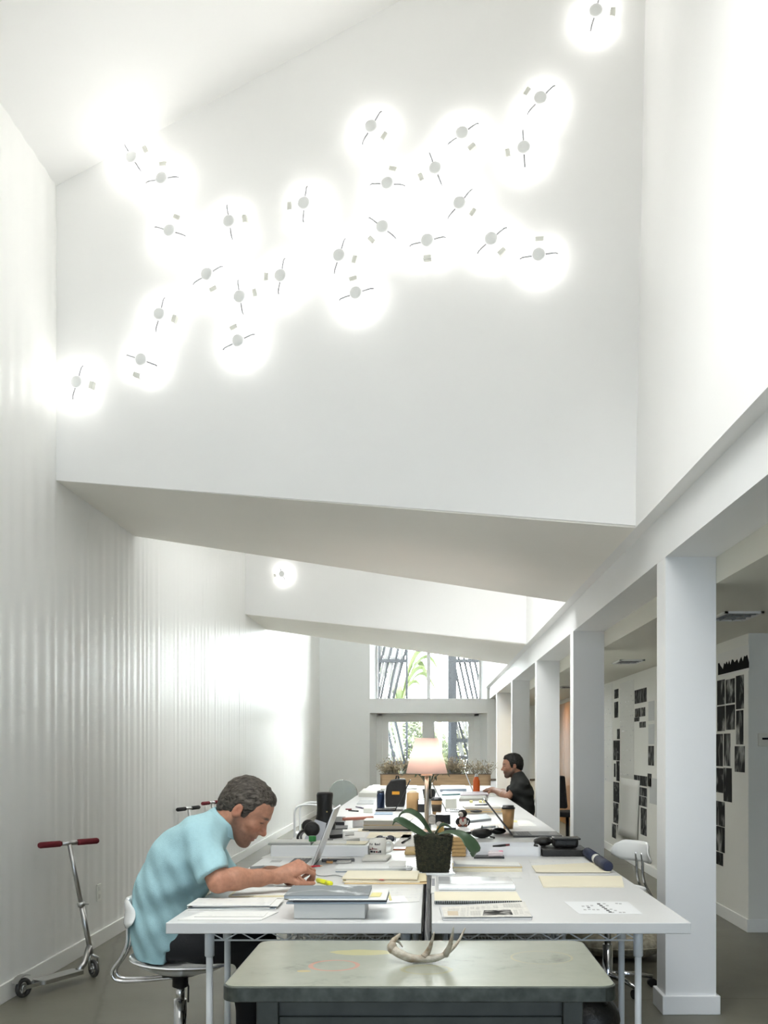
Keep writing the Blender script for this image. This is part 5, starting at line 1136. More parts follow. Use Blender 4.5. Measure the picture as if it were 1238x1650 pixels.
# --- furthest tables
for nm, lb, cat, a, b2, c, d, th, m in [
    ('blue_folder', 'white binder with blue edge right of the lamp on the far table', 'binder', (709, 1276), (752, 1275), (749, 1269), (711, 1269), 0.04, mat('pale_blue_binder', (0.55, 0.65, 0.80), 0.4)),
    ('magazine_pile', 'teal edged magazines on the far right table', 'magazines', (712, 1282), (742, 1281), (741, 1277), (714, 1277), 0.02, mat('teal_edge', (0.25, 0.45, 0.48), 0.4)),
    ('sample_box', 'flat open box of samples on the far table before the far man', 'box', (740, 1291), (786, 1290), (782, 1284), (744, 1284), 0.03, mat('grey_board', (0.38, 0.37, 0.33), 0.6)),
    ('magazine_pile', 'dark edged magazine spread on the open sample box', 'magazines', (742, 1282), (788, 1281), (784, 1276), (746, 1276), 0.006, mat('mauve_edge', (0.30, 0.22, 0.25), 0.5)),
    ('paper_sheet', 'white sheet under the far man\'s elbow', 'paper', (788, 1284), (809, 1283), (806, 1278), (790, 1278), 0.004, paperw),
    ('tissue_box', 'pale square box right of the silver laptop by the lamp', 'box', (718, 1303), (736, 1302), (735, 1297), (719, 1297), 0.10, mat('pale_box', (0.72, 0.72, 0.66), 0.5)),
    ('paper_sheet', 'large white plan sheet on the third right table', 'paper', (752, 1302), (808, 1302), (802, 1294), (754, 1294), 0.001, paperw),
    ('paper_sheet', 'white page right of the dark laptop\'s coffee cup', 'paper', (836, 1332), (866, 1331), (852, 1322), (834, 1322), 0.001, paperw),
    ('sticky_note', 'small yellow note behind the coffee cup of the dark laptop', 'note', (826, 1325), (834, 1325), (833, 1322), (827, 1322), 0.001, MATS['yellow_note']),
]:
    z_ = TZ + E
    if 'spread' in lb: z_ = TZ + 0.0312
    quad(nm, lb, cat, [a, b2, c, d], z_, th, m)
hp4 = T(763, 1277, TZ)
laptop('silver laptop in front of the far man in black', (hp4.x, hp4.y + 0.15, TZ), 0.34, 0.24, 0.30, math.atan2(0.11, 0.28), math.pi, silver)
pt_ = T(768, 1278, TZ)
t = thing('water_bottle', 'orange water bottle with a grey cap beside the far laptop', 'bottle', (pt_.x, pt_.y + 0.0, TZ + E))
MB().lathe([(0, 0), (0.046, 0), (0.05, 0.01), (0.05, 0.13), (0.046, 0.15), (0.05, 0.17), (0.03, 0.225), (0.022, 0.235)], n=22).build('bottle_body', mat('orange_bottle', (0.72, 0.12, 0.015), 0.25, coat=0.3), t)
MB().lathe([(0.024, 0.232), (0.026, 0.24), (0.024, 0.268), (0.012, 0.275), (0, 0.275)], n=18).build('cap', mat('grey_cap', (0.6, 0.62, 0.63), 0.4), t)
# dark leafy plant behind the lamp
t = thing('leafy_plant', 'dark green leafy plant in a black pot behind the lamp', 'plant', tuple(T(692, 1287, TZ) + Vector((0, 0.05, E)))); ol = t.location.copy(); rng = random.Random(3)
MB().lathe([(0, 0), (0.07, 0), (0.09, 0.12), (0.08, 0.12), (0.07, 0.1), (0, 0.1)], n=20).build('pot', darkc, t)
for k in range(16):
    a = rng.uniform(0, 6.28); r = rng.uniform(0.08, 0.3); h = rng.uniform(0.12, 0.34)
    if k < 4: a = math.pi + rng.uniform(-0.35, 0.35); r = 0.36; h = 0.24 + 0.03 * k
    u = Vector((math.cos(a), math.sin(a), 0)); z0 = Vector((0, 0, 0.1))
    leaf([z0, z0 + u * r * 0.35 + Vector((0, 0, h * 0.8)), z0 + u * r * 0.75 + Vector((0, 0, h)), z0 + u * r + Vector((0, 0, h * 0.75))], [0.006, 0.03, 0.035, 0.004], u.cross(Vector((0, 0, 1))) + Vector((0, 0, 0.1)), mat('dark_leaf', (0.03, 0.055, 0.02), 0.45, var=0.3), t, (0, 0, 0), nm='leaf')
# wooden trough of dried grasses at the end of the tables
dp = 16.85; woodp = mat('weathered_wood', (0.40, 0.27, 0.15), 0.6, var=0.35, vscale=10, stretch=(0.3, 3, 6))
x0, x1 = (614 - VX) * dp / F, (790 - VX) * dp / F
t = thing('planter_trough', 'long wooden planter trough of dry plants at the far table end', 'planter', ((x0 + x1) / 2, dp, TZ + E)); hw_ = (x1 - x0) / 2
for k in range(3): MB().box(-hw_, hw_, 0, 0.02, 0.0 + 0.062 * k, 0.06 + 0.062 * k).build('front_board', woodp, t)
MB().box(-hw_, hw_, 0.28, 0.3, 0, 0.186).build('back_board', woodp, t)
for s in (-1, 1): MB().box(s * hw_ - 0.01, s * hw_ + 0.01, 0, 0.3, 0, 0.186).build('end_board', woodp, t)
MB().box(-hw_ - 0.02, hw_ + 0.02, -0.012, 0.02, 0.187, 0.2).build('rim', mat('dark_wood', (0.07, 0.05, 0.035), 0.6), t)
MB().box(-hw_ + 0.011, hw_ - 0.011, 0.021, 0.279, 0.14, 0.17).build('soil', moss, t)
dry = mat('dried_grass', (0.27, 0.22, 0.14), 0.9, var=0.4, vscale=20); rng = random.Random(11)
def dry_plant(cx, w, h, n, dense):
    m_ = MB()
    for k in range(n):
        bx_ = Vector((cx + rng.uniform(-w, w) * 0.6, rng.uniform(0.04, 0.26), 0.165)); d = Vector((rng.uniform(-0.8, 0.8), rng.uniform(-0.5, 0.5), 1)).normalized(); L = h * rng.uniform(0.5, 1)
        tip = bx_ + d * L; m_.tube([bx_, bx_ + d * L * 0.5 + Vector((rng.uniform(-.01, .01), 0, 0)), tip], [0.003, 0.0025, 0.0015], 4)
        for q in range(dense):
            c = bx_ + d * L * rng.uniform(0.4, 1) + Vector((rng.uniform(-0.05, 0.05), rng.uniform(-0.04, 0.04), rng.uniform(-0.03, 0.03)))
            u = Vector((rng.uniform(-1, 1), rng.uniform(-1, 1), rng.uniform(-1, 1))).normalized(); v = u.orthogonal().normalized()
            m_.add([c, c + u * 0.02 + v * 0.008, c + u * 0.045, c + u * 0.02 - v * 0.008], [(0, 1, 2, 3)])
    o_ = m_.build('dry_plant', dry, t); return o_
for cx, w, h, n, dn in [(-0.74, 0.24, 0.30, 70, 12), (-0.36, 0.24, 0.30, 70, 12), (0.05, 0.22, 0.28, 50, 10), (0.36, 0.22, 0.36, 60, 10), (0.66, 0.14, 0.30, 22, 6), (0.86, 0.12, 0.28, 22, 6)]: dry_plant(cx, w, h, n, dn)

# clear plastic chair and white chair on the left side of the far tables
t = thing('clear_chair', 'transparent plastic chair with a round back left of the far tables', 'chair', (-1.30, 14.5, 0)); acr = glass_mat('clear_acrylic', (0.86, 0.90, 0.90), 1.5)
MB().lathe([(0.0, -0.006), (0.12, -0.005), (0.2, 0.0), (0.215, 0.01), (0.2, 0.006), (0, 0.0)], (0, 0.14, 0.71), n=32, axis='y').build('backrest', acr, t)
MB().slab(rrect(-0.22, 0.22, -0.3, 0.14, 0.08), 0.44, 0.452).build('seat', acr, t)
for sx in (-1, 1):
    for sy in (-0.27, 0.12): MB().tube([(0.19 * sx, sy, 0.44), (0.21 * sx, sy * 1.05, 0.0)], [0.017, 0.012], 8).build('leg', acr, t)
t = thing('bent_chair', 'white tubular chair arm visible behind the black boot', 'chair', (-1.32, 10.9, 0))
MB().tube(smooth_pts([Vector(q) for q in [(-0.18, 0, 0), (-0.18, 0, 0.5), (-0.16, 0, 0.74), (0.05, 0, 0.77), (0.2, 0, 0.70), (0.22, 0, 0.45), (0.22, 0, 0.0)]], 5), 0.012, 8).build('side_frame', wirew, t)
MB().tube(smooth_pts([Vector(q) for q in [(-0.18, 0.45, 0), (-0.18, 0.45, 0.5), (-0.16, 0.45, 0.74), (0.05, 0.45, 0.77), (0.2, 0.45, 0.70), (0.22, 0.45, 0.45), (0.22, 0.45, 0.0)]], 5), 0.012, 8).build('side_frame', wirew, t)
MB().slab(rrect(-0.2, 0.2, 0.01, 0.44, 0.04), 0.43, 0.455).build('seat', seatw, t)

# dark cable tray in the gap between the two rows
t = thing('cable_tray', 'dark cable tray in the gap between the two rows of tables', 'cable tray', (-0.018, 3.80, 0.52))
MB().box(-0.016, 0.016, 0, 13.3, 0, 0.012).build('tray_floor', darkc, t); MB().box(-0.0165, -0.0135, 0, 13.3, 0.012, 0.19).build('tray_side', darkc, t); MB().box(0.0135, 0.0165, 0, 13.3, 0.012, 0.19).build('tray_side', darkc, t)
MB().tube(smooth_pts([Vector(q) for q in [(0.0, 0.02, 0.02), (0.004, 0.1, 0.12), (-0.004, 0.3, 0.16), (0.003, 0.7, 0.14), (-0.003, 1.4, 0.15)]], 4), 0.004, 6).build('cable', mat('grey_cord', (0.35, 0.35, 0.34), 0.5), t)
# under the table: bag on the wire shelf, floor cushion
t = thing('black_bag', 'black bag on the wire shelf under the front right table', 'bag', (0.64, 4.04, 0.2085))
MB().ball((0, 0, 0.105), (0.13, 0.13, 0.105), 18).build('body', leatherb, t); MB().tube(smooth_pts([Vector(q) for q in [(-0.08, -0.06, 0.17), (-0.02, -0.1, 0.25), (0.06, -0.08, 0.18)]], 4), 0.008, 8).build('handle', leatherb, t)
cush = mat('speckled_beige_fabric', (0.50, 0.45, 0.34), 0.9, var=0.45, vscale=35, bump=0.3, bscale=80)
t = thing('floor_cushion', 'beige speckled floor cushion behind the front column', 'cushion', (1.27, 6.72, 0))
m_ = MB(); m_.ball((0, 0, 0.11), (0.36, 0.30, 0.11), 24); m_.v = [Vector((v.x, v.y, max(0.001, v.z + 0.012 * math.sin(18 * v.x) * math.cos(15 * v.y)))) for v in m_.v]; m_.build('cover', cush, t)
MB().tube([(-0.33 * math.cos(a) * 1.06, 0.3 * math.sin(a), 0.1) for a in [2 * math.pi * k / 30 for k in range(30)]], 0.006, 6, closed=True).build('piping', cush, t)
# ------------------------------------------------------------------ people: smooth blended volumes meshed into one continuous surface
class Field:
    def __init__(s, lo, hi, h):
        s.lo = np.array(lo, np.float32); s.h = h; s.n = np.ceil((np.array(hi) - np.array(lo)) / h).astype(int) + 1
        s.D = np.full(s.n, 0.2, np.float32)
    def _box(s, lo, hi, pad):
        i0 = np.clip(np.floor((np.array(lo) - pad - s.lo) / s.h).astype(int), 0, s.n); i1 = np.clip(np.ceil((np.array(hi) + pad - s.lo) / s.h).astype(int) + 1, 0, s.n)
        if np.any(i1 <= i0): return None, None
        ax = [s.lo[k] + s.h * np.arange(i0[k], i1[k], dtype=np.float32) for k in range(3)]
        X, Y, Z = np.meshgrid(*ax, indexing='ij', sparse=False)
        return tuple(slice(i0[k], i1[k]) for k in range(3)), np.stack([X, Y, Z], -1)
    def _mix(s, sl, d, k, sub=False):
        A = s.D[sl]
        if sub:
            hh = np.maximum(k - np.abs(A + d), 0) / k; s.D[sl] = np.maximum(A, -d) + hh * hh * k * 0.25
        else:
            hh = np.maximum(k - np.abs(A - d), 0) / k; s.D[sl] = np.minimum(A, d) - hh * hh * k * 0.25
    def cone(s, a, b, ra, rb, k=0.02, sub=False, cut=None):
        a = np.array(a, np.float32); b = np.array(b, np.float32); r = max(ra, rb)
        sl, p = s._box(np.minimum(a, b) - r, np.maximum(a, b) + r, k + 0.012)
        if sl is None: return
        ab = b - a; t = np.clip(((p - a) @ ab) / max(float(ab @ ab), 1e-9), 0, 1)
        d = np.linalg.norm(p - a - t[..., None] * ab, axis=-1) - (ra + (rb - ra) * t)
        if cut is not None: c0, nn = cut; d = np.maximum(d, (p - np.array(c0, np.float32)) @ np.array(nn, np.float32))
        s._mix(sl, d, k, sub)
    def chain(s, pts, rs, k=0.02):
        for i in range(len(pts) - 1): s.cone(pts[i], pts[i + 1], rs[i], rs[i + 1], k)
    def ell(s, c, r, R=None, k=0.02, sub=False):
        c = np.array(c, np.float32); r = np.array(r, np.float32); m = float(r.max())
        sl, p = s._box(c - m, c + m, k + 0.012)
        if sl is None: return
        q = p - c
        if R is not None: q = q @ np.array(R, np.float32)
        k0 = np.linalg.norm(q / r, axis=-1); k1 = np.linalg.norm(q / (r * r), axis=-1)
        s._mix(sl, k0 * (k0 - 1) / np.maximum(k1, 1e-6), k, sub)
    def torus(s, c, ax, R_, r, k=0.01):
        c = np.array(c, np.float32); ax = np.array(ax, np.float32); ax /= np.linalg.norm(ax)
        sl, p = s._box(c - R_ - r, c + R_ + r, k + 0.01); q = p - c; hgt = q @ ax; rad = np.linalg.norm(q - hgt[..., None] * ax, axis=-1)
        s._mix(sl, np.sqrt((rad - R_) ** 2 + hgt ** 2) - r, k)
    def grid(s): return s._box(s.lo, s.lo + s.h * (s.n - 1), 0)[1]
    def mesh(s):
        D = s.D; n = np.array(D.shape) - 1
        ins = D < 0
        cnt = np.zeros(n, np.int8); offs = [(i, j, k) for i in (0, 1) for j in (0, 1) for k in (0, 1)]
        for (i, j, k) in offs: cnt += ins[i:i + n[0], j:j + n[1], k:k + n[2]]
        act = np.argwhere((cnt > 0) & (cnt < 8)); N = len(act)
        idx = -np.ones(n, np.int32); idx[tuple(act.T)] = np.arange(N)
        acc = np.zeros((N, 3), np.float32); w = np.zeros(N, np.float32)
        for a in offs:
            for ax in range(3):
                if a[ax]: continue
                b = list(a); b[ax] = 1
                da = D[tuple((act + a).T)]; db_ = D[tuple((act + b).T)]; m = (da < 0) != (db_ < 0)
                t = np.where(m, da / np.where(m, da - db_, 1), 0); pos = np.tile(np.array(a, np.float32), (N, 1)); pos[:, ax] = t
                acc[m] += pos[m]; w[m] += 1
        V = (act + acc / np.maximum(w, 1)[:, None]) * s.h + s.lo
        quads = []
        for ax in range(3):
            u, v = [(1, 2), (2, 0), (0, 1)][ax]
            sl0 = [slice(None)] * 3; sl1 = [slice(None)] * 3; sl0[ax] = slice(0, -1); sl1[ax] = slice(1, None)
            ch = ins[tuple(sl0)] != ins[tuple(sl1)]; e = np.argwhere(ch); e = e[(e[:, u] > 0) & (e[:, v] > 0) & (e[:, u] < n[u]) & (e[:, v] < n[v])]
            fl = ins[tuple(sl0)][tuple(e.T)]
            du = np.zeros(3, int); du[u] = 1; dv = np.zeros(3, int); dv[v] = 1
            c = [idx[tuple((e - du - dv).T)], idx[tuple((e - dv).T)], idx[tuple(e.T)], idx[tuple((e - du).T)]]
            q = np.stack(c, 1); q[~fl] = q[~fl][:, ::-1]; quads.append(q)
        return V, np.concatenate(quads)
def relax(V, Q, it=1, f=0.5):
    n = len(V)
    for _ in range(it):
        acc = np.zeros_like(V); w = np.zeros(n, np.float32)
        for a, b in ((0, 1), (1, 2), (2, 3), (3, 0)):
            np.add.at(acc, Q[:, a], V[Q[:, b]]); np.add.at(acc, Q[:, b], V[Q[:, a]]); np.add.at(w, Q[:, a], 1); np.add.at(w, Q[:, b], 1)
        V = V + f * (acc / np.maximum(w, 1)[:, None] - V)
    return V
def field_obj(name, fld, m, parent, off, colors=None, it=1):
    V, Q = fld.mesh(); V = relax(V, Q, it)
    me = bpy.data.meshes.new(name); me.vertices.add(len(V)); me.vertices.foreach_set('co', (V - np.array(off, np.float32)).astype(np.float32).ravel())
    me.loops.add(Q.size); me.loops.foreach_set('vertex_index', Q.astype(np.int32).ravel()); me.polygons.add(len(Q))
    me.polygons.foreach_set('loop_start', np.arange(0, Q.size, 4, dtype=np.int32)); me.polygons.foreach_set('loop_total', np.full(len(Q), 4, np.int32))
    me.polygons.foreach_set('use_smooth', np.ones(len(Q), bool)); me.update(); me.validate()
    if colors is not None:
        at = me.color_attributes.new('tone', 'FLOAT_COLOR', 'POINT'); c = colors(V); at.data.foreach_set('color', np.concatenate([c, np.ones((len(V), 1))], 1).astype(np.float32).ravel())
    me.materials.append(m); o = bpy.data.objects.new(name, me); C.objects.link(o); o.parent = parent; return o
def tone_mat(name, rough=0.5, spec=0.3, bump=0.15, bscale=250):
    m = bpy.data.materials.new(name); nt, b = nodes_of(m)
    a = nt.nodes.new('ShaderNodeAttribute'); a.attribute_name = 'tone'; tc = nt.nodes.new('ShaderNodeTexCoord')
    nz = nt.nodes.new('ShaderNodeTexNoise'); nz.inputs['Scale'].default_value = 55; nz.inputs['Detail'].default_value = 5; nt.links.new(tc.outputs['Object'], nz.inputs['Vector'])
    mr = nt.nodes.new('ShaderNodeMapRange'); mr.inputs[1].default_value = 0.3; mr.inputs[2].default_value = 0.7; mr.inputs[3].default_value = 0.86; mr.inputs[4].default_value = 1.1; nt.links.new(nz.outputs['Fac'], mr.inputs[0])
    mx = nt.nodes.new('ShaderNodeVectorMath'); mx.operation = 'SCALE'; nt.links.new(a.outputs['Color'], mx.inputs[0]); nt.links.new(mr.outputs[0], mx.inputs['Scale']); nt.links.new(mx.outputs[0], b.inputs['Base Color'])
    n2 = nt.nodes.new('ShaderNodeTexNoise'); n2.inputs['Scale'].default_value = bscale; nt.links.new(tc.outputs['Object'], n2.inputs['Vector']); bp_ = nt.nodes.new('ShaderNodeBump'); bp_.inputs['Strength'].default_value = bump; bp_.inputs['Distance'].default_value = 0.003
    nt.links.new(n2.outputs['Fac'], bp_.inputs['Height']); nt.links.new(bp_.outputs[0], b.inputs['Normal']); b.inputs['Roughness'].default_value = rough; b.inputs['Specular IOR Level'].default_value = spec
    return m
def hair_mat(name, c1, c2, scale=90):
    m = bpy.data.materials.new(name); nt, b = nodes_of(m); tc = nt.nodes.new('ShaderNodeTexCoord'); mp = nt.nodes.new('ShaderNodeMapping'); mp.inputs['Scale'].default_value = (0.35, 1.6, 1.0); nt.links.new(tc.outputs['Object'], mp.inputs[0])
    n = nt.nodes.new('ShaderNodeTexNoise'); n.inputs['Scale'].default_value = scale; n.inputs['Detail'].default_value = 6; n.inputs['Distortion'].default_value = 0.6; nt.links.new(mp.outputs[0], n.inputs['Vector'])
    r = nt.nodes.new('ShaderNodeValToRGB'); r.color_ramp.elements[0].position = 0.36; r.color_ramp.elements[0].color = (*c1, 1); r.color_ramp.elements[1].position = 0.68; r.color_ramp.elements[1].color = (*c2, 1)
    nt.links.new(n.outputs['Fac'], r.inputs[0]); nt.links.new(r.outputs[0], b.inputs['Base Color']); b.inputs['Roughness'].default_value = 0.55; b.inputs['Specular IOR Level'].default_value = 0.25
    bp_ = nt.nodes.new('ShaderNodeBump'); bp_.inputs['Strength'].default_value = 0.7; bp_.inputs['Distance'].default_value = 0.006; nt.links.new(n.outputs['Fac'], bp_.inputs['Height']); nt.links.new(bp_.outputs[0], b.inputs['Normal'])
    return m
class Head:
    """head frame: origin between the ears, columns forward / left / up"""
    def __init__(s, c, fwd, up, k): s.c = np.array(c, np.float32); f = np.array(fwd, float); f /= np.linalg.norm(f); u = np.array(up, float); u -= f * (u @ f); u /= np.linalg.norm(u); s.R = np.stack([f, np.cross(u, f), u], 1).astype(np.float32); s.k = k
    def w(s, p): return s.c + s.R @ (np.array(p, np.float32) * s.k)
    def loc(s, V): return ((V - s.c) @ s.R) / s.k
    def add(s, F_):
        k = s.k; w = s.w; R = s.R
        F_.ell(w((-0.006, 0, 0.052)), np.array((0.096, 0.074, 0.084)) * k, R, 0.02 * k)
        F_.ell(w((0.045, 0, 0.066)), np.array((0.052, 0.062, 0.052)) * k, R, 0.03 * k)
        F_.cone(w((0.045, 0, 0.02)), w((0.058, 0, -0.06)), 0.060 * k, 0.043 * k, 0.03 * k)
        for q in (-1, 1):
            F_.cone(w((0.0, 0.05 * q, -0.03)), w((0.07, 0.014 * q, -0.088)), 0.024 * k, 0.02 * k, 0.025 * k)
            F_.ell(w((0.07, 0.038 * q, -0.006)), np.array((0.026, 0.025, 0.022)) * k, R, 0.02 * k)
        F_.ell(w((0.082, 0, -0.092)), np.array((0.02, 0.022, 0.018)) * k, R, 0.018 * k)
        F_.ell(w((0.09, 0, 0.042)), np.array((0.016, 0.05, 0.011)) * k, R, 0.015 * k)
        for q in (-1, 1): F_.ell(w((0.112, 0.032 * q, 0.020)), np.array((0.018, 0.019, 0.014)) * k, R, 0.012 * k, sub=True)
        for q in (-1, 1):
            F_.ell(w((0.0825, 0.031 * q, 0.021)), np.array((0.015, 0.016, 0.0135)) * k, R, 0.004 * k)
            F_.ell(w((0.094, 0.031 * q, 0.0295)), np.array((0.007, 0.018, 0.005)) * k, R, 0.005 * k)
        F_.cone(w((0.097, 0, 0.030)), w((0.121, 0, -0.014)), 0.0085 * k, 0.0115 * k, 0.012 * k)
        F_.ell(w((0.124, 0, -0.016)), np.array((0.010, 0.011, 0.010)) * k, R, 0.008 * k)
        for q in (-1, 1): F_.ell(w((0.110, 0.012 * q, -0.021)), np.array((0.011, 0.008, 0.008)) * k, R, 0.006 * k)
        F_.ell(w((0.098, 0, -0.042)), np.array((0.012, 0.026, 0.016)) * k, R, 0.012 * k)
        F_.ell(w((0.103, 0, -0.050)), np.array((0.009, 0.021, 0.0055)) * k, R, 0.005 * k); F_.ell(w((0.100, 0, -0.0615)), np.array((0.009, 0.018, 0.0065)) * k, R, 0.005 * k)
        F_.ell(w((0.113, 0, -0.0555)), np.array((0.012, 0.022, 0.0016)) * k, R, 0.003 * k, sub=True)
        for q in (-1, 1):
            F_.ell(w((-0.006, 0.079 * q, 0.008)), np.array((0.019, 0.009, 0.031)) * k, R, 0.006 * k)
            F_.ell(w((-0.002, 0.089 * q, 0.010)), np.array((0.010, 0.007, 0.018)) * k, R, 0.004 * k, sub=True)
            F_.ell(w((0.012, 0.078 * q, 0.000)), np.array((0.006, 0.006, 0.007)) * k, R, 0.004 * k)
    def hair(s, h, m, parent, off, thick=0.013, seed=0, fore=0.0):
        k = s.k; r = 0.16 * k; F_ = Field(s.c - r - s.R[:, 2] * 0.0 - np.array([.02] * 3), s.c + r + s.R[:, 2] * 0.03 + np.array([.02] * 3), h)
        F_.ell(s.w((-0.008, 0, 0.054)), np.array((0.096 + thick, 0.073 + thick * 0.8, 0.084 + thick * 1.05)) * k, s.R, 0.01)
        F_.ell(s.w((0.045, 0, 0.074)), np.array((0.056 + fore, 0.058, 0.050 + thick)) * k, s.R, 0.02 * k)
        F_.ell(s.w((-0.066, 0, -0.004)), np.array((0.042, 0.055, 0.055)) * k, s.R, 0.03 * k)
        p = F_.grid(); L = s.loc(p.reshape(-1, 3)).reshape(p.shape); f, l, u = L[..., 0], np.abs(L[..., 1]), L[..., 2]
        g = np.interp(f, [-0.12, -0.085, -0.045, -0.026, -0.02, 0.006, 0.014, 0.034, 0.05, 0.062, 0.078, 0.12], [-0.052, -0.055, -0.045, -0.02, 0.034, 0.036, -0.008, -0.004, 0.046, 0.072, 0.092, 0.097])
        g = np.where(f > 0.055, g + 0.004 * np.cos(l * 70), g)
        cut = (g - u) * 0.75 * k
        n = 0.0018 * k * (np.sin(f * 190 + 40 * l + seed) * np.sin(l * 150 + u * 60) + 0.8 * np.sin(u * 230 - f * 90 + seed) * np.cos(l * 110 + f * 50))
        n = n + 0.009 * k * np.clip(1 - (u - g) / 0.035, 0, 1) * np.clip((f - 0.03) / 0.03, 0, 1)
        F_.D = np.maximum(F_.D + n, cut).astype(np.float32)
        return field_obj('hair', F_, m, parent, off, it=1)
    def tones(s, V, skin, beard, lip, brow, stub=0.6, eye=(0.03, 0.02, 0.018)):
        L = s.loc(V); f, l, u = L[:, 0], np.abs(L[:, 1]), L[:, 2]; c = np.tile(np.array(skin, float), (len(V), 1))
        on = (f > -0.12) & (f < 0.16) & (l < 0.1) & (u > -0.13) & (u < 0.16)
        def mix(w, col):
            w = np.clip(w, 0, 1)[:, None]; c[:] = c * (1 - w) + np.array(col) * w
        sm = lambda a, b, x: np.clip((x - a) / (b - a), 0, 1)
        bl = np.interp(f, [-0.01, 0.01, 0.035, 0.07, 0.10], [0.0, -0.005, -0.03, -0.032, -0.026])
        mix(on * sm(0, 1, (bl - u + 0.006) / 0.03) * sm(-0.01, 0.006, f) * sm(-0.135, -0.10, u) * stub, beard)
        mix(on * 0.35 * np.exp(-(((f - 0.08) / 0.03) ** 2 + ((l - 0.04) / 0.02) ** 2 + ((u + 0.012) / 0.02) ** 2)), (skin[0] * 1.1, skin[1] * 0.75, skin[2] * 0.72))
        mix(on * 0.5 * np.exp(-(((f - 0.125) / 0.016) ** 2 + (l / 0.018) ** 2 + ((u + 0.015) / 0.018) ** 2)), (skin[0] * 1.1, skin[1] * 0.72, skin[2] * 0.7))
        mix(on * (f > 0.088) * np.exp(-((l / 0.021) ** 4 + ((u + 0.056) / 0.009) ** 4)) * 0.8, lip)
        mix(on * (f > 0.07) * np.exp(-(((l - 0.033) / 0.021) ** 4 + ((u - 0.045 + 0.1 * np.abs(l - 0.03)) / 0.0055) ** 4)) * 0.9, brow)
        mix(on * (f > 0.07) * np.exp(-(((l - 0.031) / 0.015) ** 4 + ((u - 0.019) / 0.0032) ** 4)) * 0.95, eye)
        mix(on * 0.4 * np.exp(-(((f + 0.004) / 0.02) ** 2 + ((l - 0.085) / 0.012) ** 2 + ((u - 0.008) / 0.03) ** 2)), (skin[0] * 1.1, skin[1] * 0.7, skin[2] * 0.66))
        return c
def hand(F_, wrist, p, n, thumb_side, k=1.0, curl=(0.9, 0.9, 0.6), spread=0.06, grip=None):
    """palm and five separate bent fingers; p: towards the knuckles, n: back of the hand, fingers bend away from n"""
    p = np.array(p, float); p /= np.linalg.norm(p); n = np.array(n, float); n -= p * (n @ p); n /= np.linalg.norm(n); s_ = np.cross(n, p) * thumb_side; w = np.array(wrist, float)
    for i, o in enumerate((0.030, 0.010, -0.010, -0.028)):
        kn = w + k * (p * (0.088, 0.092, 0.087, 0.078)[i] + s_ * o); F_.cone(w + s_ * o * 0.6 * k + p * 0.012 * k, kn, 0.0165 * k, 0.0115 * k, 0.016 * k)
        a = kn.copy(); ang = 0.0; Ls = np.array((0.042, 0.027, 0.021)) * (0.94, 1.04, 0.98, 0.8)[i] * k; rs = np.array((0.0098, 0.0088, 0.0080, 0.0066)) * k * (1, 1, 0.97, 0.86)[i]
        for j in range(3):
            ang += curl[j] * (1 + 0.06 * i); d = p * math.cos(ang) - n * math.sin(ang) + s_ * spread * (1.5 - i) * math.cos(min(ang, 1.5)); d /= np.linalg.norm(d)
            b = a + d * Ls[j]; F_.cone(a, b, rs[j], rs[j + 1], 0.004 * k); a = b
    a = w + k * (p * 0.022 + s_ * 0.026 - n * 0.008); d1 = p * 0.62 + s_ * 0.62 - n * 0.45; d2 = p * 0.85 + s_ * 0.15 - n * 0.55; d3 = p * 0.9 - s_ * 0.1 - n * 0.45
    for d, L, r0, r1 in ((d1, 0.040, 0.0150, 0.0118), (d2, 0.033, 0.0112, 0.0098), (d3, 0.026, 0.0098, 0.0074)):
        d = d / np.linalg.norm(d); b = a + d * L * k; F_.cone(a, b, r0 * k, r1 * k, 0.008 * k); a = b
    F_.cone(w - p * 0.012 * k, w + p * 0.03 * k, 0.024 * k, 0.025 * k, 0.02 * k)

def A3(v): return np.array((v.x, v.y, v.z))
# ---- the man in the light blue shirt
ym = 4.55
def Q(px, py, dy=0.0): return A3(P(px, py, ym + dy))
t = thing('person', 'man in a light blue polo shirt hunched over the table writing', 'person', (-1.15, ym, 0.45))
off = tuple(t.location)
skin = (0.42, 0.205, 0.13); pitch = math.radians(37)
hd = Head(Q(390, 1309), (math.cos(pitch), -0.06, -math.sin(pitch)), (math.sin(pitch), 0, math.cos(pitch)), 1.13)
sh_n, sh_f = Q(322, 1360, -0.165), Q(322, 1360, 0.165)
el_n = A3(P(352, 1421, 4.27)); wr_n = A3(P(453, 1411, 4.41)); el_f = A3(P(372, 1424, 4.86)); wr_f = A3(P(436, 1406, 4.76))
B = Field((-1.42, 4.10, 0.50), (-0.46, 5.02, 1.36), 0.0042)
hd.add(B)
B.chain([Q(343, 1342), Q(362, 1327), hd.w((-0.035, 0, -0.02))], [0.066, 0.06, 0.058], 0.03)
B.cone(Q(364, 1336), hd.w((0.01, 0, -0.05)), 0.04, 0.04, 0.03)
B.chain([Q(262, 1490), Q(270, 1440), Q(300, 1392), Q(332, 1352)], [0.08, 0.09, 0.09, 0.07], 0.05)
for q in (sh_n, sh_f): B.cone(Q(330, 1352), q, 0.06, 0.05, 0.04)
B.chain([sh_n, (sh_n + el_n) / 2 + np.array((0.012, 0, -0.006)), el_n], [0.054, 0.055, 0.046], 0.02)
B.chain([el_n, el_n + (wr_n - el_n) * 0.28 + np.array((0, 0, 0.006)), el_n + (wr_n - el_n) * 0.65, wr_n], [0.044, 0.048, 0.036, 0.0275], 0.02)
B.chain([sh_f, (sh_f + el_f) / 2, el_f], [0.054, 0.052, 0.045], 0.02); B.chain([el_f, el_f + (wr_f - el_f) * 0.3, wr_f], [0.043, 0.046, 0.027], 0.02)
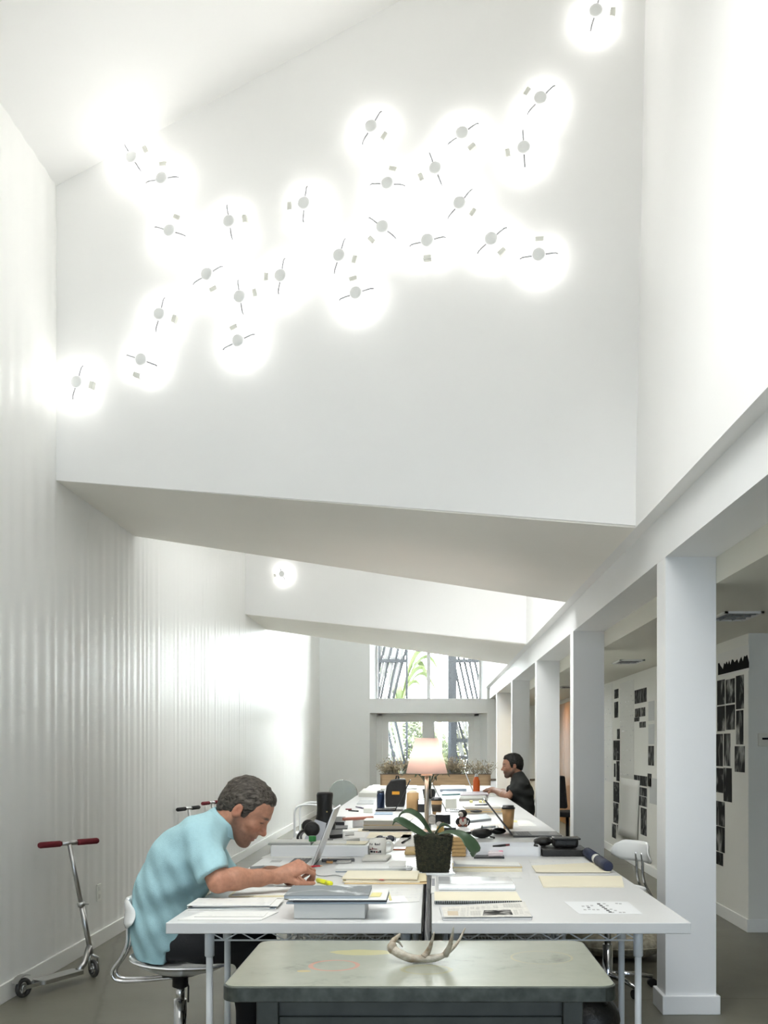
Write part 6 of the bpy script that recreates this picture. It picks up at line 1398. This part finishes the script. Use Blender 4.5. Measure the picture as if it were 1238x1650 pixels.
hand(B, wr_n, (0.82, 0.16, 0.38), (-0.30, -0.62, 0.72), -1, 1.2, (0.95, 1.0, 0.65), 0.05)
hand(B, wr_f, (0.9, -0.35, -0.02), (0.0, 0.25, 1.0), 1, 1.12, (0.25, 0.35, 0.25), 0.10)
def tones1(V):
    c = hd.tones(V, skin, (0.12, 0.075, 0.055), (0.33, 0.13, 0.10), (0.06, 0.045, 0.035), 0.62)
    # knuckles and elbow a little redder
    d = np.linalg.norm(V - el_n, axis=1); w = np.clip(1 - d / 0.09, 0, 1)[:, None] * 0.35; c = c * (1 - w) + np.array((0.45, 0.18, 0.12)) * w
    d = np.linalg.norm(V - (wr_n + np.array((0.09, 0.02, 0.03))), axis=1); w = np.clip(1 - d / 0.09, 0, 1)[:, None] * 0.3; c = c * (1 - w) + np.array((0.43, 0.17, 0.12)) * w
    return c
skin_m = tone_mat('warm_skin', 0.5, 0.3)
field_obj('body', B, skin_m, t, off, tones1, it=1)
hd.hair(0.004, hair_mat('greying_brown_hair', (0.022, 0.017, 0.013), (0.115, 0.098, 0.08)), t, off, 0.014, 1.0, 0.006)
S = Field((-1.50, 4.08, 0.43), (-0.80, 5.04, 1.20), 0.0055)
for q in (-1, 1):
    S.chain([Q(258, 1530, 0.065 * q), Q(261, 1500, 0.065 * q), Q(262, 1470, 0.062 * q), Q(272, 1430, 0.065 * q), Q(296, 1388, 0.072 * q), Q(325, 1352, 0.075 * q)], [0.116, 0.118, 0.118, 0.132, 0.142, 0.112], 0.06)
    S.cone(Q(325, 1352, 0.06 * q), Q(349, 1334, 0.02 * q), 0.095, 0.072, 0.05)
for shd, elb in ((sh_n, el_n), (sh_f, el_f)):
    d = elb - shd; L = np.linalg.norm(d); d = d / L
    hem = A3(P(353, 1405, 4.30)) if shd is sh_n else shd + d * 0.7 * L
    hn = np.array((0.42, -0.1, -0.9)); hn /= np.linalg.norm(hn); hn = hn * 0.5 + d * 0.5; hn /= np.linalg.norm(hn)
    S.cone(shd - d * 0.03, shd + d * L * 1.0, 0.083, 0.071, 0.055, cut=(hem, hn))
p = S.grid(); x, y, z = p[..., 0], p[..., 1], p[..., 2]
low = np.clip((1.02 - z) / 0.25, 0, 1); front = np.clip((x + 1.30) / 0.25, 0, 1)
fold = 0.008 * low * front * np.sin(62 * (z * 0.75 - x * 0.55) + 5 * np.sin(7 * y + 3) + 2.0 * np.sin(11 * x)) + 0.004 * low * np.sin(95 * (z * 0.4 + x * 0.9) + 4 * np.sin(9 * y)) + 0.004 * np.sin(31 * (z - 0.5 * x) + 2.5 * np.sin(13 * x + 5 * y)) * np.sin(23 * x + 17 * y)
ds = np.linalg.norm(p - sh_n, axis=-1); fold += 0.006 * np.clip(1 - ds / 0.2, 0, 1) * np.sin(70 * (x * 0.8 + z * 0.3) + 3 * np.sin(14 * y))
zc_ = np.interp(x, [-1.34, -1.30, -1.185, -1.17, -1.08], [0.485, 0.466, 0.449, 0.512, 0.516])
S.D = np.maximum(S.D + fold, zc_ - z).astype(np.float32)
shirt_m = mat('light_blue_cotton', (0.37, 0.58, 0.625), 0.8, var=0.05, vscale=60, bump=0.25, bscale=260, spec=0.2)
so = field_obj('polo_shirt', S, shirt_m, t, off, it=1)
# turned-down collar around the neck
ca, cb = Q(350, 1337), hd.w((-0.028, 0, -0.028)); ax_ = Vector(cb - ca).normalized(); cc = Vector(ca + (cb - ca) * 0.30)
cm_ = MB().lathe([(0.094, -0.006), (0.086, 0.022), (0.080, 0.040), (0.074, 0.041), (0.076, 0.014), (0.084, -0.008), (0.094, -0.006)], n=36)
Rz = Vector((0, 0, 1)).rotation_difference(ax_).to_matrix(); cm_.v = [cc + Rz @ v for v in cm_.v]
cm_.build('collar', shirt_m, t, off=off)
TR = Field((-1.45, 4.2, 0.02), (-0.66, 4.92, 0.75), 0.008)
for q in (-1, 1):
    hip, knee, ank = Q(262, 1516, 0.085 * q), np.array((-0.80, ym + 0.11 * q, 0.515)), np.array((-0.82, ym + 0.12 * q, 0.09))
    TR.chain([hip, (hip + knee) / 2, knee], [0.084, 0.084, 0.068], 0.04); TR.chain([knee, (knee + ank) / 2, ank], [0.066, 0.062, 0.05], 0.03)
TR.cone(Q(262, 1512, -0.07), Q(262, 1512, 0.07), 0.085, 0.085, 0.04)
p = TR.grid(); TR.D = np.maximum(TR.D, np.where(p[..., 0] < -0.91, 0.452 - p[..., 2], -1)).astype(np.float32)
blackcloth = mat('black_cotton_twill', (0.012, 0.012, 0.014), 0.85, bump=0.2, bscale=200)
field_obj('trousers', TR, blackcloth, t, off, it=2)
for q in (-1, 1):
    m_ = MB(); m_.ball((-0.77, ym + 0.12 * q, 0.045), (0.13, 0.045, 0.045), 14); m_.v = [Vector((v.x, v.y, max(0.002, v.z))) for v in m_.v]; m_.build('shoe', leatherb, t, off=off)
# the red pencil in his hand
pa, pb_ = A3(P(458, 1399, 4.47)), A3(P(521, 1395, 4.52))
pt2 = thing('red_pencil', 'red pencil held in the writing man\'s hand', 'pencil', tuple(Vector((pa + pb_) / 2))); po = tuple(pt2.location)
MB().tube([Vector(pa), Vector(pa + (pb_ - pa) * 0.92)], 0.0042, 6).build('barrel', mat('red_lacquer', (0.5, 0.03, 0.04), 0.35), pt2, off=po)
MB().tube([Vector(pa + (pb_ - pa) * 0.92), Vector(pb_)], [0.004, 0.0008], 6).build('tip', mat('pencil_wood', (0.6, 0.4, 0.22), 0.6), pt2, off=po)

# ---- the man in black further down
ym = 13.0
t = thing('person', 'bearded man in a black shirt typing at the far right table', 'person', (1.19, ym, 0.45)); off = tuple(t.location)
skin2 = (0.36, 0.19, 0.125)
hd = Head(Q(827, 1236), (-1.0, -0.10, -0.10), (-0.08, 0, 1.0), 1.20)
sh_n, sh_f = Q(840, 1266, -0.17), Q(838, 1266, 0.20); el_n = A3(P(819, 1283.5, 12.85)); wr_n = A3(P(796, 1273.5, 13.55)); el_f = A3(P(818, 1279, 13.6)); wr_f = A3(P(795, 1272, 14.1))
B = Field((0.55, 12.4, 0.6), (1.5, 14.4, 1.36), 0.0065)
hd.add(B)
B.chain([Q(837, 1256), Q(833, 1249), hd.w((-0.03, 0, -0.02))], [0.075, 0.068, 0.064], 0.03); B.cone(Q(832, 1252), hd.w((0.01, 0, -0.05)), 0.045, 0.045, 0.03)
B.chain([Q(843, 1320), Q(842, 1290), Q(838, 1262)], [0.08, 0.09, 0.08], 0.05)
for q in (sh_n, sh_f): B.cone(Q(838, 1260), q, 0.06, 0.052, 0.04)
for a_, b_, c_ in ((sh_n, el_n, wr_n), (sh_f, el_f, wr_f)):
    B.chain([a_, (a_ + b_) / 2, b_], [0.058, 0.058, 0.05], 0.02); B.chain([b_, b_ + (c_ - b_) * 0.3, c_], [0.048, 0.05, 0.03], 0.02)
hand(B, wr_n, (-0.62, 0.75, -0.02), (0.0, -0.1, 1.0), 1, 1.2, (0.35, 0.5, 0.3), 0.08); hand(B, wr_f, (-0.8, 0.5, -0.02), (0.0, 0.1, 1.0), -1, 1.2, (0.35, 0.5, 0.3), 0.08)
field_obj('body', B, skin_m, t, off, lambda V: hd.tones(V, skin2, (0.05, 0.035, 0.028), (0.36, 0.16, 0.13), (0.02, 0.016, 0.014), 0.85), it=1)
hd.hair(0.006, hair_mat('black_hair', (0.006, 0.006, 0.006), (0.03, 0.027, 0.024)), t, off, 0.017, 2.0, 0.012)
S = Field((0.8, 12.4, 0.42), (1.56, 13.75, 1.26), 0.009)
for q in (-1, 1):
    S.chain([Q(842, 1330, 0.07 * q), Q(843, 1303, 0.07 * q), Q(840, 1277, 0.08 * q), Q(838, 1263, 0.08 * q)], [0.135, 0.14, 0.15, 0.115], 0.06); S.cone(Q(838, 1262, 0.06 * q), Q(835, 1251, 0.02 * q), 0.1, 0.078, 0.05)
for shd, elb in ((sh_n, el_n), (sh_f, el_f)):
    d = elb - shd; L = np.linalg.norm(d); d = d / L; S.cone(shd - d * 0.02, elb, 0.088, 0.082, 0.05, cut=(shd + d * 0.66 * L, d))
S.torus(Q(834.5, 1250), hd.w((-0.02, 0, 0)) - Q(836, 1255), 0.073, 0.014, 0.012)
p = S.grid(); S.D = np.maximum(S.D + 0.004 * np.sin(50 * (p[..., 2] + 0.4 * p[..., 0]) + 3 * np.sin(9 * p[..., 1])), 0.455 - p[..., 2]).astype(np.float32)
field_obj('shirt', S, mat('black_shirt_cotton', (0.014, 0.015, 0.014), 0.8, bump=0.2, bscale=200), t, off, it=1)
TR = Field((0.5, 12.6, 0.02), (1.5, 13.6, 0.72), 0.012)
for q in (-1, 1):
    hip, knee, ank = np.array((1.17, ym + 0.09 * q, 0.545)), np.array((0.73, ym + 0.12 * q, 0.53)), np.array((0.76, ym + 0.13 * q, 0.09))
    TR.chain([hip, (hip + knee) / 2, knee], [0.096, 0.088, 0.07], 0.04); TR.chain([knee, (knee + ank) / 2, ank], [0.068, 0.063, 0.05], 0.03)
TR.cone((1.17, ym - 0.08, 0.55), (1.17, ym + 0.08, 0.55), 0.1, 0.1, 0.04)
field_obj('trousers', TR, mat('dark_denim', (0.02, 0.025, 0.04), 0.85), t, off, it=2)
for q in (-1, 1):
    m_ = MB(); m_.ball((0.71, ym + 0.13 * q, 0.045), (0.13, 0.045, 0.045), 12); m_.v = [Vector((v.x, v.y, max(0.002, v.z))) for v in m_.v]; m_.build('shoe', leatherb, t, off=off)
c3 = copy_tree(ch1); c3['label'] = 'white swivel chair under the man in the black shirt'; c3.location = (1.18, 13.0, 0); c3.rotation_euler.z = math.pi
# ------------------------------------------------------------------ prints pinned to the aisle wall
def wall_rect(x0, y0, x1, y1):
    xm = (x0 + x1) / 2; d0, d1, dm = XR * F / (x0 - VX), XR * F / (x1 - VX), XR * F / (xm - VX)
    return d1, d0, H - (y1 - VY) * dm / F, H - (y0 - VY) * dm / F      # near y, far y, bottom z, top z
def wall_print(name, label, cat, rect, m, th=0.002, lift=0.0, group=None):
    ya, yb, z0, z1 = wall_rect(*rect)
    return tag(MB().box(XR - th - lift - 0.0006, XR - lift - 0.0006, ya, yb, z0, z1).build(name, m, center=True), label, cat, group)
def sA(x, y): return 960 + x / 4.583, 1060 + y / 4.583
def sB(x, y): return 1140 + x / 5.893, 960 + y / 5.893
def sC(x, y): return 1150 + x / 6.34, 1160 + y / 6.34
grp = 'dark photo prints pinned to the aisle wall'
colA = [(140, 232, 170, 300), (140, 325, 168, 442), (160, 525, 180, 600), (133, 610, 180, 757), (155, 762, 178, 910), (133, 918, 176, 1065), (133, 1072, 170, 1220), (123, 1228, 152, 1330)]
for i, r in enumerate(colA):
    a, b_ = sA(*r[:2]), sA(*r[2:])
    wall_print('photo_print', '%s dark print from the top in the narrow strip beside the second column' % ORD[i], 'print', (*a, *b_), photo_mat('photo_a%d' % i, i * 1.3, 9, thr=0.62), group=grp)
wall_print('photo_print', 'slim dark print left of the fifth one in the narrow strip', 'print', (*sA(137, 780), *sA(149, 880)), photo_mat('photo_a20', 21.3, 9, thr=0.6), group=grp)
wall_print('photo_print', 'slim dark print at the bottom right of the narrow strip', 'print', (*sA(160, 1235), *sA(176, 1300)), photo_mat('photo_a21', 23.3, 9, thr=0.6), group=grp)
colB = [((290, 230, 378, 332), 'striped dark print at the top of the middle group behind the chair'), ((293, 370, 368, 435), 'dark print second from the top of the middle group'), ((288, 440, 325, 470), 'small dark print below left in the middle group'), ((326, 472, 372, 515), 'small dark print below right in the middle group'),
        ((285, 870, 380, 942), 'wide dark print heading the lower middle group'), ((287, 955, 380, 1016), 'second wide print of the lower middle group'), ((285, 1020, 380, 1090), 'third wide print of the lower middle group'), ((335, 1110, 378, 1310), 'long narrow print at the bottom of the lower middle group'),
        ((390, 650, 432, 795), 'tall dark print beside the front column'), ((385, 855, 415, 950), 'tilted dark print low beside the front column')]
for i, (r, lb) in enumerate(colB): wall_print('photo_print', lb, 'print', (*sA(*r[:2]), *sA(*r[2:])), photo_mat('photo_b%d' % i, i * 2.1 + 40, 12, thr=0.58, stretch=(1, 2.5, 0.6)), group=grp)
greyp = mat('grey_sheet', (0.52, 0.53, 0.52), 0.6)
for r, lb in [((392, 320, 435, 465), 'upper grey sheet beside the front column'), ((392, 490, 435, 640), 'middle grey sheet beside the front column'), ((400, 890, 460, 1080), 'large grey sheet low beside the front column')]: wall_print('grey_sheet', lb, 'sheet', (*sA(*r[:2]), *sA(*r[2:])), greyp)
lines = print_mat('ruled_plan', paper=(0.72, 0.715, 0.68), rows=7.0, density=0.42, seed=9.0, ink=(0.5, 0.5, 0.5), axes='yz')
wall_print('plan_sheet', 'tall pale drawing sheet between the two rows of prints', 'drawing', (*sA(182, 175), *sA(284, 880)), lines)
wall_print('plan_sheet', 'pale drawing sheet right behind the second column', 'drawing', (*sA(20, 205), *sA(125, 910)), lines)
# hanging curled sheet
ya, yb, z0, z1 = wall_rect(*sA(185, 895), *sA(330, 1330)); vs, fs = [], []; n = 8; m = 8
for j in range(m + 1):
    for i in range(n + 1):
        u, v = i / n, j / m; y_ = ya + (yb - ya) * (u * (1 - 0.18 * v) + 0.09 * v); vs.append((XR - 0.004 - 0.05 * v * v * u - 0.012 * math.sin(3 * u + 2 * v) ** 2, y_, z1 - (z1 - z0) * v))
for j in range(m):
    for i in range(n): fs.append((j * (n + 1) + i, j * (n + 1) + i + 1, (j + 1) * (n + 1) + i + 1, (j + 1) * (n + 1) + i))
o_ = mesh_obj('hanging_sheet', vs, fs, mat('pale_tracing_paper', (0.72, 0.715, 0.68), 0.6)); md = o_.modifiers.new('thickness', 'SOLIDIFY'); md.thickness = 0.0015
tag(o_, 'curling sheet of tracing paper hanging low on the aisle wall', 'sheet')
# near group right of the front column
t = wall_print('panorama_print', 'panorama of a dark tree line pinned near the ceiling', 'print', (1158, 1046, 1208, 1086), paperw, group=None); to = t.location.copy()
ya, yb, z0, z1 = wall_rect(1158, 1046, 1208, 1086)
rng = random.Random(6); m_ = MB()
pts = [(yb, z0 + 0.02)]; y_ = yb
while y_ > ya + 0.02: pts.append((y_, z0 + 0.05 + rng.uniform(0.01, 0.085))); y_ -= 0.035
pts.append((ya, z0 + 0.06)); pts.append((ya, z0 + 0.02))
m_.prism([(XR - 0.0036, a, b_) for a, b_ in pts], [(XR - 0.0028, a, b_) for a, b_ in pts]); m_.build('tree_line', mat('matte_black_print', (0.015, 0.015, 0.015), 0.9, spec=0.05), t, off=to)
near = [(sB(97, 800), sB(168, 1036), 'upper left'), (sB(178, 790), sB(265, 1020), 'upper middle'), (sB(275, 755), sB(350, 1075), 'upper right'), (sB(97, 1048), sB(170, 1286), 'second row left'), (sB(178, 1036), sB(265, 1272), 'second row middle'), (sB(277, 1088), sB(345, 1412), 'second row right'),
        (sB(88, 1312), sB(150, 1618), 'third row left'), (sB(160, 1308), sB(222, 1616), 'third row middle'), (sC(220, 268), sC(322, 533), 'third row right'), (sC(25, 492), sC(102, 742), 'fourth row left'), (sC(106, 492), sC(190, 836), 'fourth row middle'), (sC(20, 832), sC(117, 1083), 'fifth row'), (sC(20, 1090), sC(117, 1345), 'sixth row'), (sC(20, 1352), sC(100, 1480), 'lowest')]
for i, (a, b_, lb) in enumerate(near): wall_print('photo_print', 'dark forest photo print, %s, just right of the front column' % lb, 'print', (*a, *b_), photo_mat('photo_c%d' % i, i * 1.9 + 80, 7, thr=0.58, stretch=(1, 1.4, 0.7)), group=grp)
# thermostat on the return wall
p_ = P(1233, 1192, Y0R)
t = thing('thermostat', 'pale thermostat with a black display on the aisle corner wall', 'thermostat', (p_.x, Y0R - 0.0007, p_.z))
MB().box(-0.055, 0.055, -0.022, 0, -0.05, 0.05).build('case', mat('thermostat_ivory', (0.70, 0.68, 0.60), 0.5), t, bevel=0.004); MB().box(-0.028, 0.03, -0.0235, -0.02, 0.0, 0.016).build('display', screen_m, t)
# recessed louvre lights in the aisle ceiling
def louvre(label, y0, x0=1.875, on=0.0):
    t = thing('ceiling_light', label, 'ceiling light', (x0 + 0.125, y0 + 0.21, 2.28), 0, 'louvred lights in the aisle ceiling'); fr = mat('light_frame_white', (0.75, 0.75, 0.72), 0.4); lv = mat('louvre_metal', (0.30, 0.30, 0.29), 0.4, 0.3)
    m_ = MB(); a, b_ = 0.125, 0.21
    m_.box(-a, a, -b_, -b_ + 0.02, -0.014, -0.0005); m_.box(-a, a, b_ - 0.02, b_, -0.014, -0.0005); m_.box(-a, -a + 0.02, -b_, b_, -0.014, -0.0005); m_.box(a - 0.02, a, -b_, b_, -0.014, -0.0005); m_.build('frame', fr, t)
    MB().box(-a + 0.02, a - 0.02, -b_ + 0.02, b_ - 0.02, -0.003, -0.0008).build('diffuser', mat('dark_reflector', (0.10, 0.10, 0.09), 0.4) if not on else mat('warm_lit_diffuser', (1, 0.9, 0.6), 0.5, emit=on, emit_col=(1.0, 0.80, 0.40)), t)
    for k in range(1, 4): MB().box(-a + 0.02, a - 0.02, -b_ + 0.105 * k - 0.004, -b_ + 0.105 * k + 0.004, -0.012, -0.0035).build('louvre', lv, t)
    for k in range(1, 3): MB().box(-a + 0.083 * k - 0.003, -a + 0.083 * k + 0.003, -b_ + 0.02, b_ - 0.02, -0.012, -0.0035).build('louvre', lv, t)
louvre('louvred ceiling light nearest the camera, right of the front column', 6.33); louvre('second louvred ceiling light, between the first two columns', 9.86); louvre('third louvred ceiling light, beyond the second column', 14.2)
louvre('lit warm ceiling light at the far end of the aisle', 17.6, 1.875, 22.0); louvre('lit warm ceiling light in the far side bay', 18.0, 3.3, 30.0)
# wooden sliding door, black chair, low cabinet at the far end of the aisle
t = thing('wooden_door', 'orange brown wooden sliding door seen between the columns', 'door', (XR + 0.03, 17.6, 0)); wd = mat('orange_veneer', (0.30, 0.125, 0.02), 0.4, var=0.35, vscale=5, stretch=(6, 6, 0.5))
for k in range(3): MB().box(-0.02, 0.02, -1.4 + 0.94 * k, -1.4 + 0.94 * k + 0.925, 0.01, 2.2).build('panel', wd, t)
MB().box(-0.028, 0.028, -1.45, 1.45, 2.2, 2.27).build('track', mat('track_metal', (0.4, 0.4, 0.38), 0.4, 0.7), t)
t = thing('office_chair', 'black office chair in the aisle before the wooden door', 'chair', (1.93, 14.05, 0), 2.2)
MB().slab(rrect(-0.24, 0.24, -0.24, 0.24, 0.08), 0.43, 0.5).build('seat', blackcloth, t, bevel=0.02); MB().obox((0, 0.25, 0.78), (0.44, 0.07, 0.46), rx(-0.12)).build('backrest', blackcloth, t, bevel=0.03, seg=3); MB().tube([(0, 0.2, 0.44), (0, 0.29, 0.5), (0, 0.29, 0.65)], 0.02, 8).build('back_stem', blackp, t); MB().cyl((0, 0, 0.09), (0, 0, 0.43), 0.025, n=12).build('post', blackp, t)
for k in range(5):
    a = 2 * math.pi * k / 5; u = Vector((math.cos(a), math.sin(a), 0)); lg = MB().tube([Vector((0, 0, 0.1)), u * 0.27 + Vector((0, 0, 0.07))], [0.02, 0.014], 8).build('leg', blackp, t); MB().ball(u * 0.27 + Vector((0, 0, 0.028)), 0.028, 10).build('caster', blackp, lg)
t = thing('low_cabinet', 'low white cabinet with a dark top behind the far man', 'cabinet', (1.75, 19.2, 0)); MB().box(-0.6, 0.6, 0.0, 0.45, 0.02, 0.75).build('body', plasticw, t); MB().box(-0.62, 0.62, -0.02, 0.46, 0.751, 0.775).build('top', mat('dark_wood', (0.07, 0.05, 0.035), 0.6), t)
for k in range(3): d_ = MB().box(-0.59 + 0.395 * k, -0.205 + 0.395 * k, -0.016, -0.001, 0.05, 0.73).build('cabinet_door', plasticw, t); MB().cyl((-0.24 + 0.395 * k, -0.03, 0.45), (-0.24 + 0.395 * k, -0.03, 0.6), 0.006, n=8).build('handle', chrome, d_)

# ------------------------------------------------------------------ outside the far doors
struct(MB().box(-14, 14, YG + 0.1, 45, -0.2, -0.02).build('ground_outside', mat('pale_paving', (0.30, 0.30, 0.28), 0.8, var=0.2, vscale=2)))
slat_l = mat('pale_slat', (0.085, 0.083, 0.08), 0.7); slat_d = mat('dark_slat', (0.013, 0.014, 0.016), 0.7, spec=0.2)
def screen(label, x0, x1, y, post_left, tiers):
    t = thing('lattice_screen', label, 'screen', ((x0 + x1) / 2, y, 0)); xc = (x0 + x1) / 2
    pw_ = 0.2; px0 = x0 if post_left else x1 - pw_
    MB().box(px0 - xc, px0 - xc + pw_, -0.05, 0.1, -0.02, 5.0).build('post', slat_d, t)
    ex = x1 - 0.05 if post_left else x0; MB().box(ex - xc, ex - xc + 0.05, -0.03, 0.04, -0.02, 4.9).build('edge_post', slat_d, t)
    rng = random.Random(int(100 + x0 * 10))
    for (z0, z1, lean, n, ml) in tiers:
        for zz_ in (z0, (z0 + z1) / 2 - 0.1): MB().box(x0 - xc, x1 - xc, -0.035, 0.015, zz_ - 0.04, zz_ + 0.04).build('rail', slat_d, t)
        for k in range(n):
            xb = (x0 + x1) / 2 - xc + ((k + 0.5) / n - 0.5) * (x1 - x0 - 0.12) ; ln = lean * rng.uniform(0.75, 1.25); L = math.hypot(ln, z1 - z0)
            MB().obox((xb, 0.03 + 0.012 * (k % 3), (z0 + z1) / 2), (0.055, 0.018, L), ry(math.atan2(ln, z1 - z0))).build('slat', ml if k % 3 else slat_d, t)
screen('left lattice screen of leaning slats outside the far doors', -1.42, -0.55, 23.4, True, [(0.1, 2.15, -0.42, 10, slat_l), (2.35, 4.7, 0.5, 13, slat_l)])
screen('right lattice screen of leaning slats outside the far doors', 0.40, 1.25, 23.4, True, [(0.1, 1.1, 0.22, 8, slat_l), (1.15, 2.15, -0.26, 9, slat_l), (2.35, 4.7, -0.5, 6, slat_d)])
t = thing('wooden_post', 'tan timber post standing outside the right glazed door', 'post', (0.22, 25.6, -0.02)); MB().box(-0.06, 0.06, -0.06, 0.06, 0, 2.4).build('shaft', mat('tan_timber', (0.22, 0.15, 0.08), 0.7), t); MB().box(-0.075, 0.075, -0.075, 0.075, 2.4, 2.44).build('cap', mat('tan_timber', (0.22, 0.15, 0.08), 0.7), t)
def bush(name, label, cat, c, rad, n, seed, col, sz=0.09):
    rng = random.Random(seed); t = thing(name, label, cat, c); m_ = MB()
    for k in range(5): a = rng.uniform(0, 6.28); m_.tube([(0, 0, 0), (0.2 * math.cos(a), 0.2 * math.sin(a), rad[2] * 0.8), (rad[0] * 0.5 * math.cos(a), rad[1] * 0.5 * math.sin(a), rad[2] * 1.5)], [0.04, 0.025, 0.01], 6)
    m_.build('stems', mat('bark', (0.06, 0.045, 0.03), 0.9), t); m_ = MB()
    for k in range(n):
        v = Vector((rng.gauss(0, 1), rng.gauss(0, 1), rng.gauss(0, 1))).normalized() * rng.uniform(0.55, 1.0) ** 0.5
        p = Vector((v.x * rad[0], v.y * rad[1], rad[2] + v.z * rad[2])); u = Vector((rng.uniform(-1, 1), rng.uniform(-1, 1), rng.uniform(-1, 1))).normalized(); w_ = u.orthogonal().normalized()
        m_.add([p, p + u * sz + w_ * sz * 0.4, p + u * sz * 2, p + u * sz - w_ * sz * 0.4], [(0, 1, 2, 3)])
    o_ = m_.build('foliage', col, t); o_['kind'] = 'stuff'; return t
g1 = mat('green_hedge_leaf', (0.07, 0.085, 0.026), 0.7, var=0.5, vscale=4); g2 = mat('pale_hedge_leaf', (0.085, 0.09, 0.036), 0.7, var=0.4, vscale=4)  # leaf greens with random mottling
bush('hedge', 'bright green hedge outside the left glazed door', 'hedge', (-0.9, 28.0, -0.02), (1.6, 0.8, 1.1), 5200, 2, g1); bush('hedge', 'paler hedge outside the right glazed door', 'hedge', (1.6, 30.6, -0.02), (1.5, 0.8, 1.05), 4600, 5, g2)
t = thing('banana_palm', 'banana palm with broad leaves beyond the left screen', 'tree', (-0.85, 26.0, -0.02)); MB().tube([(0, 0, 0), (0.03, 0, 1.2), (0, 0, 2.3)], [0.13, 0.11, 0.07], 10).build('trunk', mat('palm_stem', (0.12, 0.13, 0.05), 0.7), t)
rng = random.Random(2)
for k in range(10):
    a = -0.5 + 0.3 * k if k < 5 else rng.uniform(0, 6.28); u = Vector((math.cos(a), math.sin(a) * 0.6, 0)); r = rng.uniform(0.6, 1.15); h = rng.uniform(0.9, 2.0)
    leaf([Vector((0, 0, 2.2)), Vector((0, 0, 2.2)) + u * r * 0.35 + Vector((0, 0, h * 0.7)), Vector((0, 0, 2.2)) + u * r * 0.75 + Vector((0, 0, h * 0.9)), Vector((0, 0, 2.2)) + u * r * 1.15 + Vector((0, 0, h * 0.5))], [0.02, 0.12, 0.14, 0.01], u.cross(Vector((0, 0, 1))) + Vector((0, 0, 0.3)), mat('palm_leaf', (0.08, 0.11, 0.03), 0.5), t, (0, 0, 0), nm='leaf')
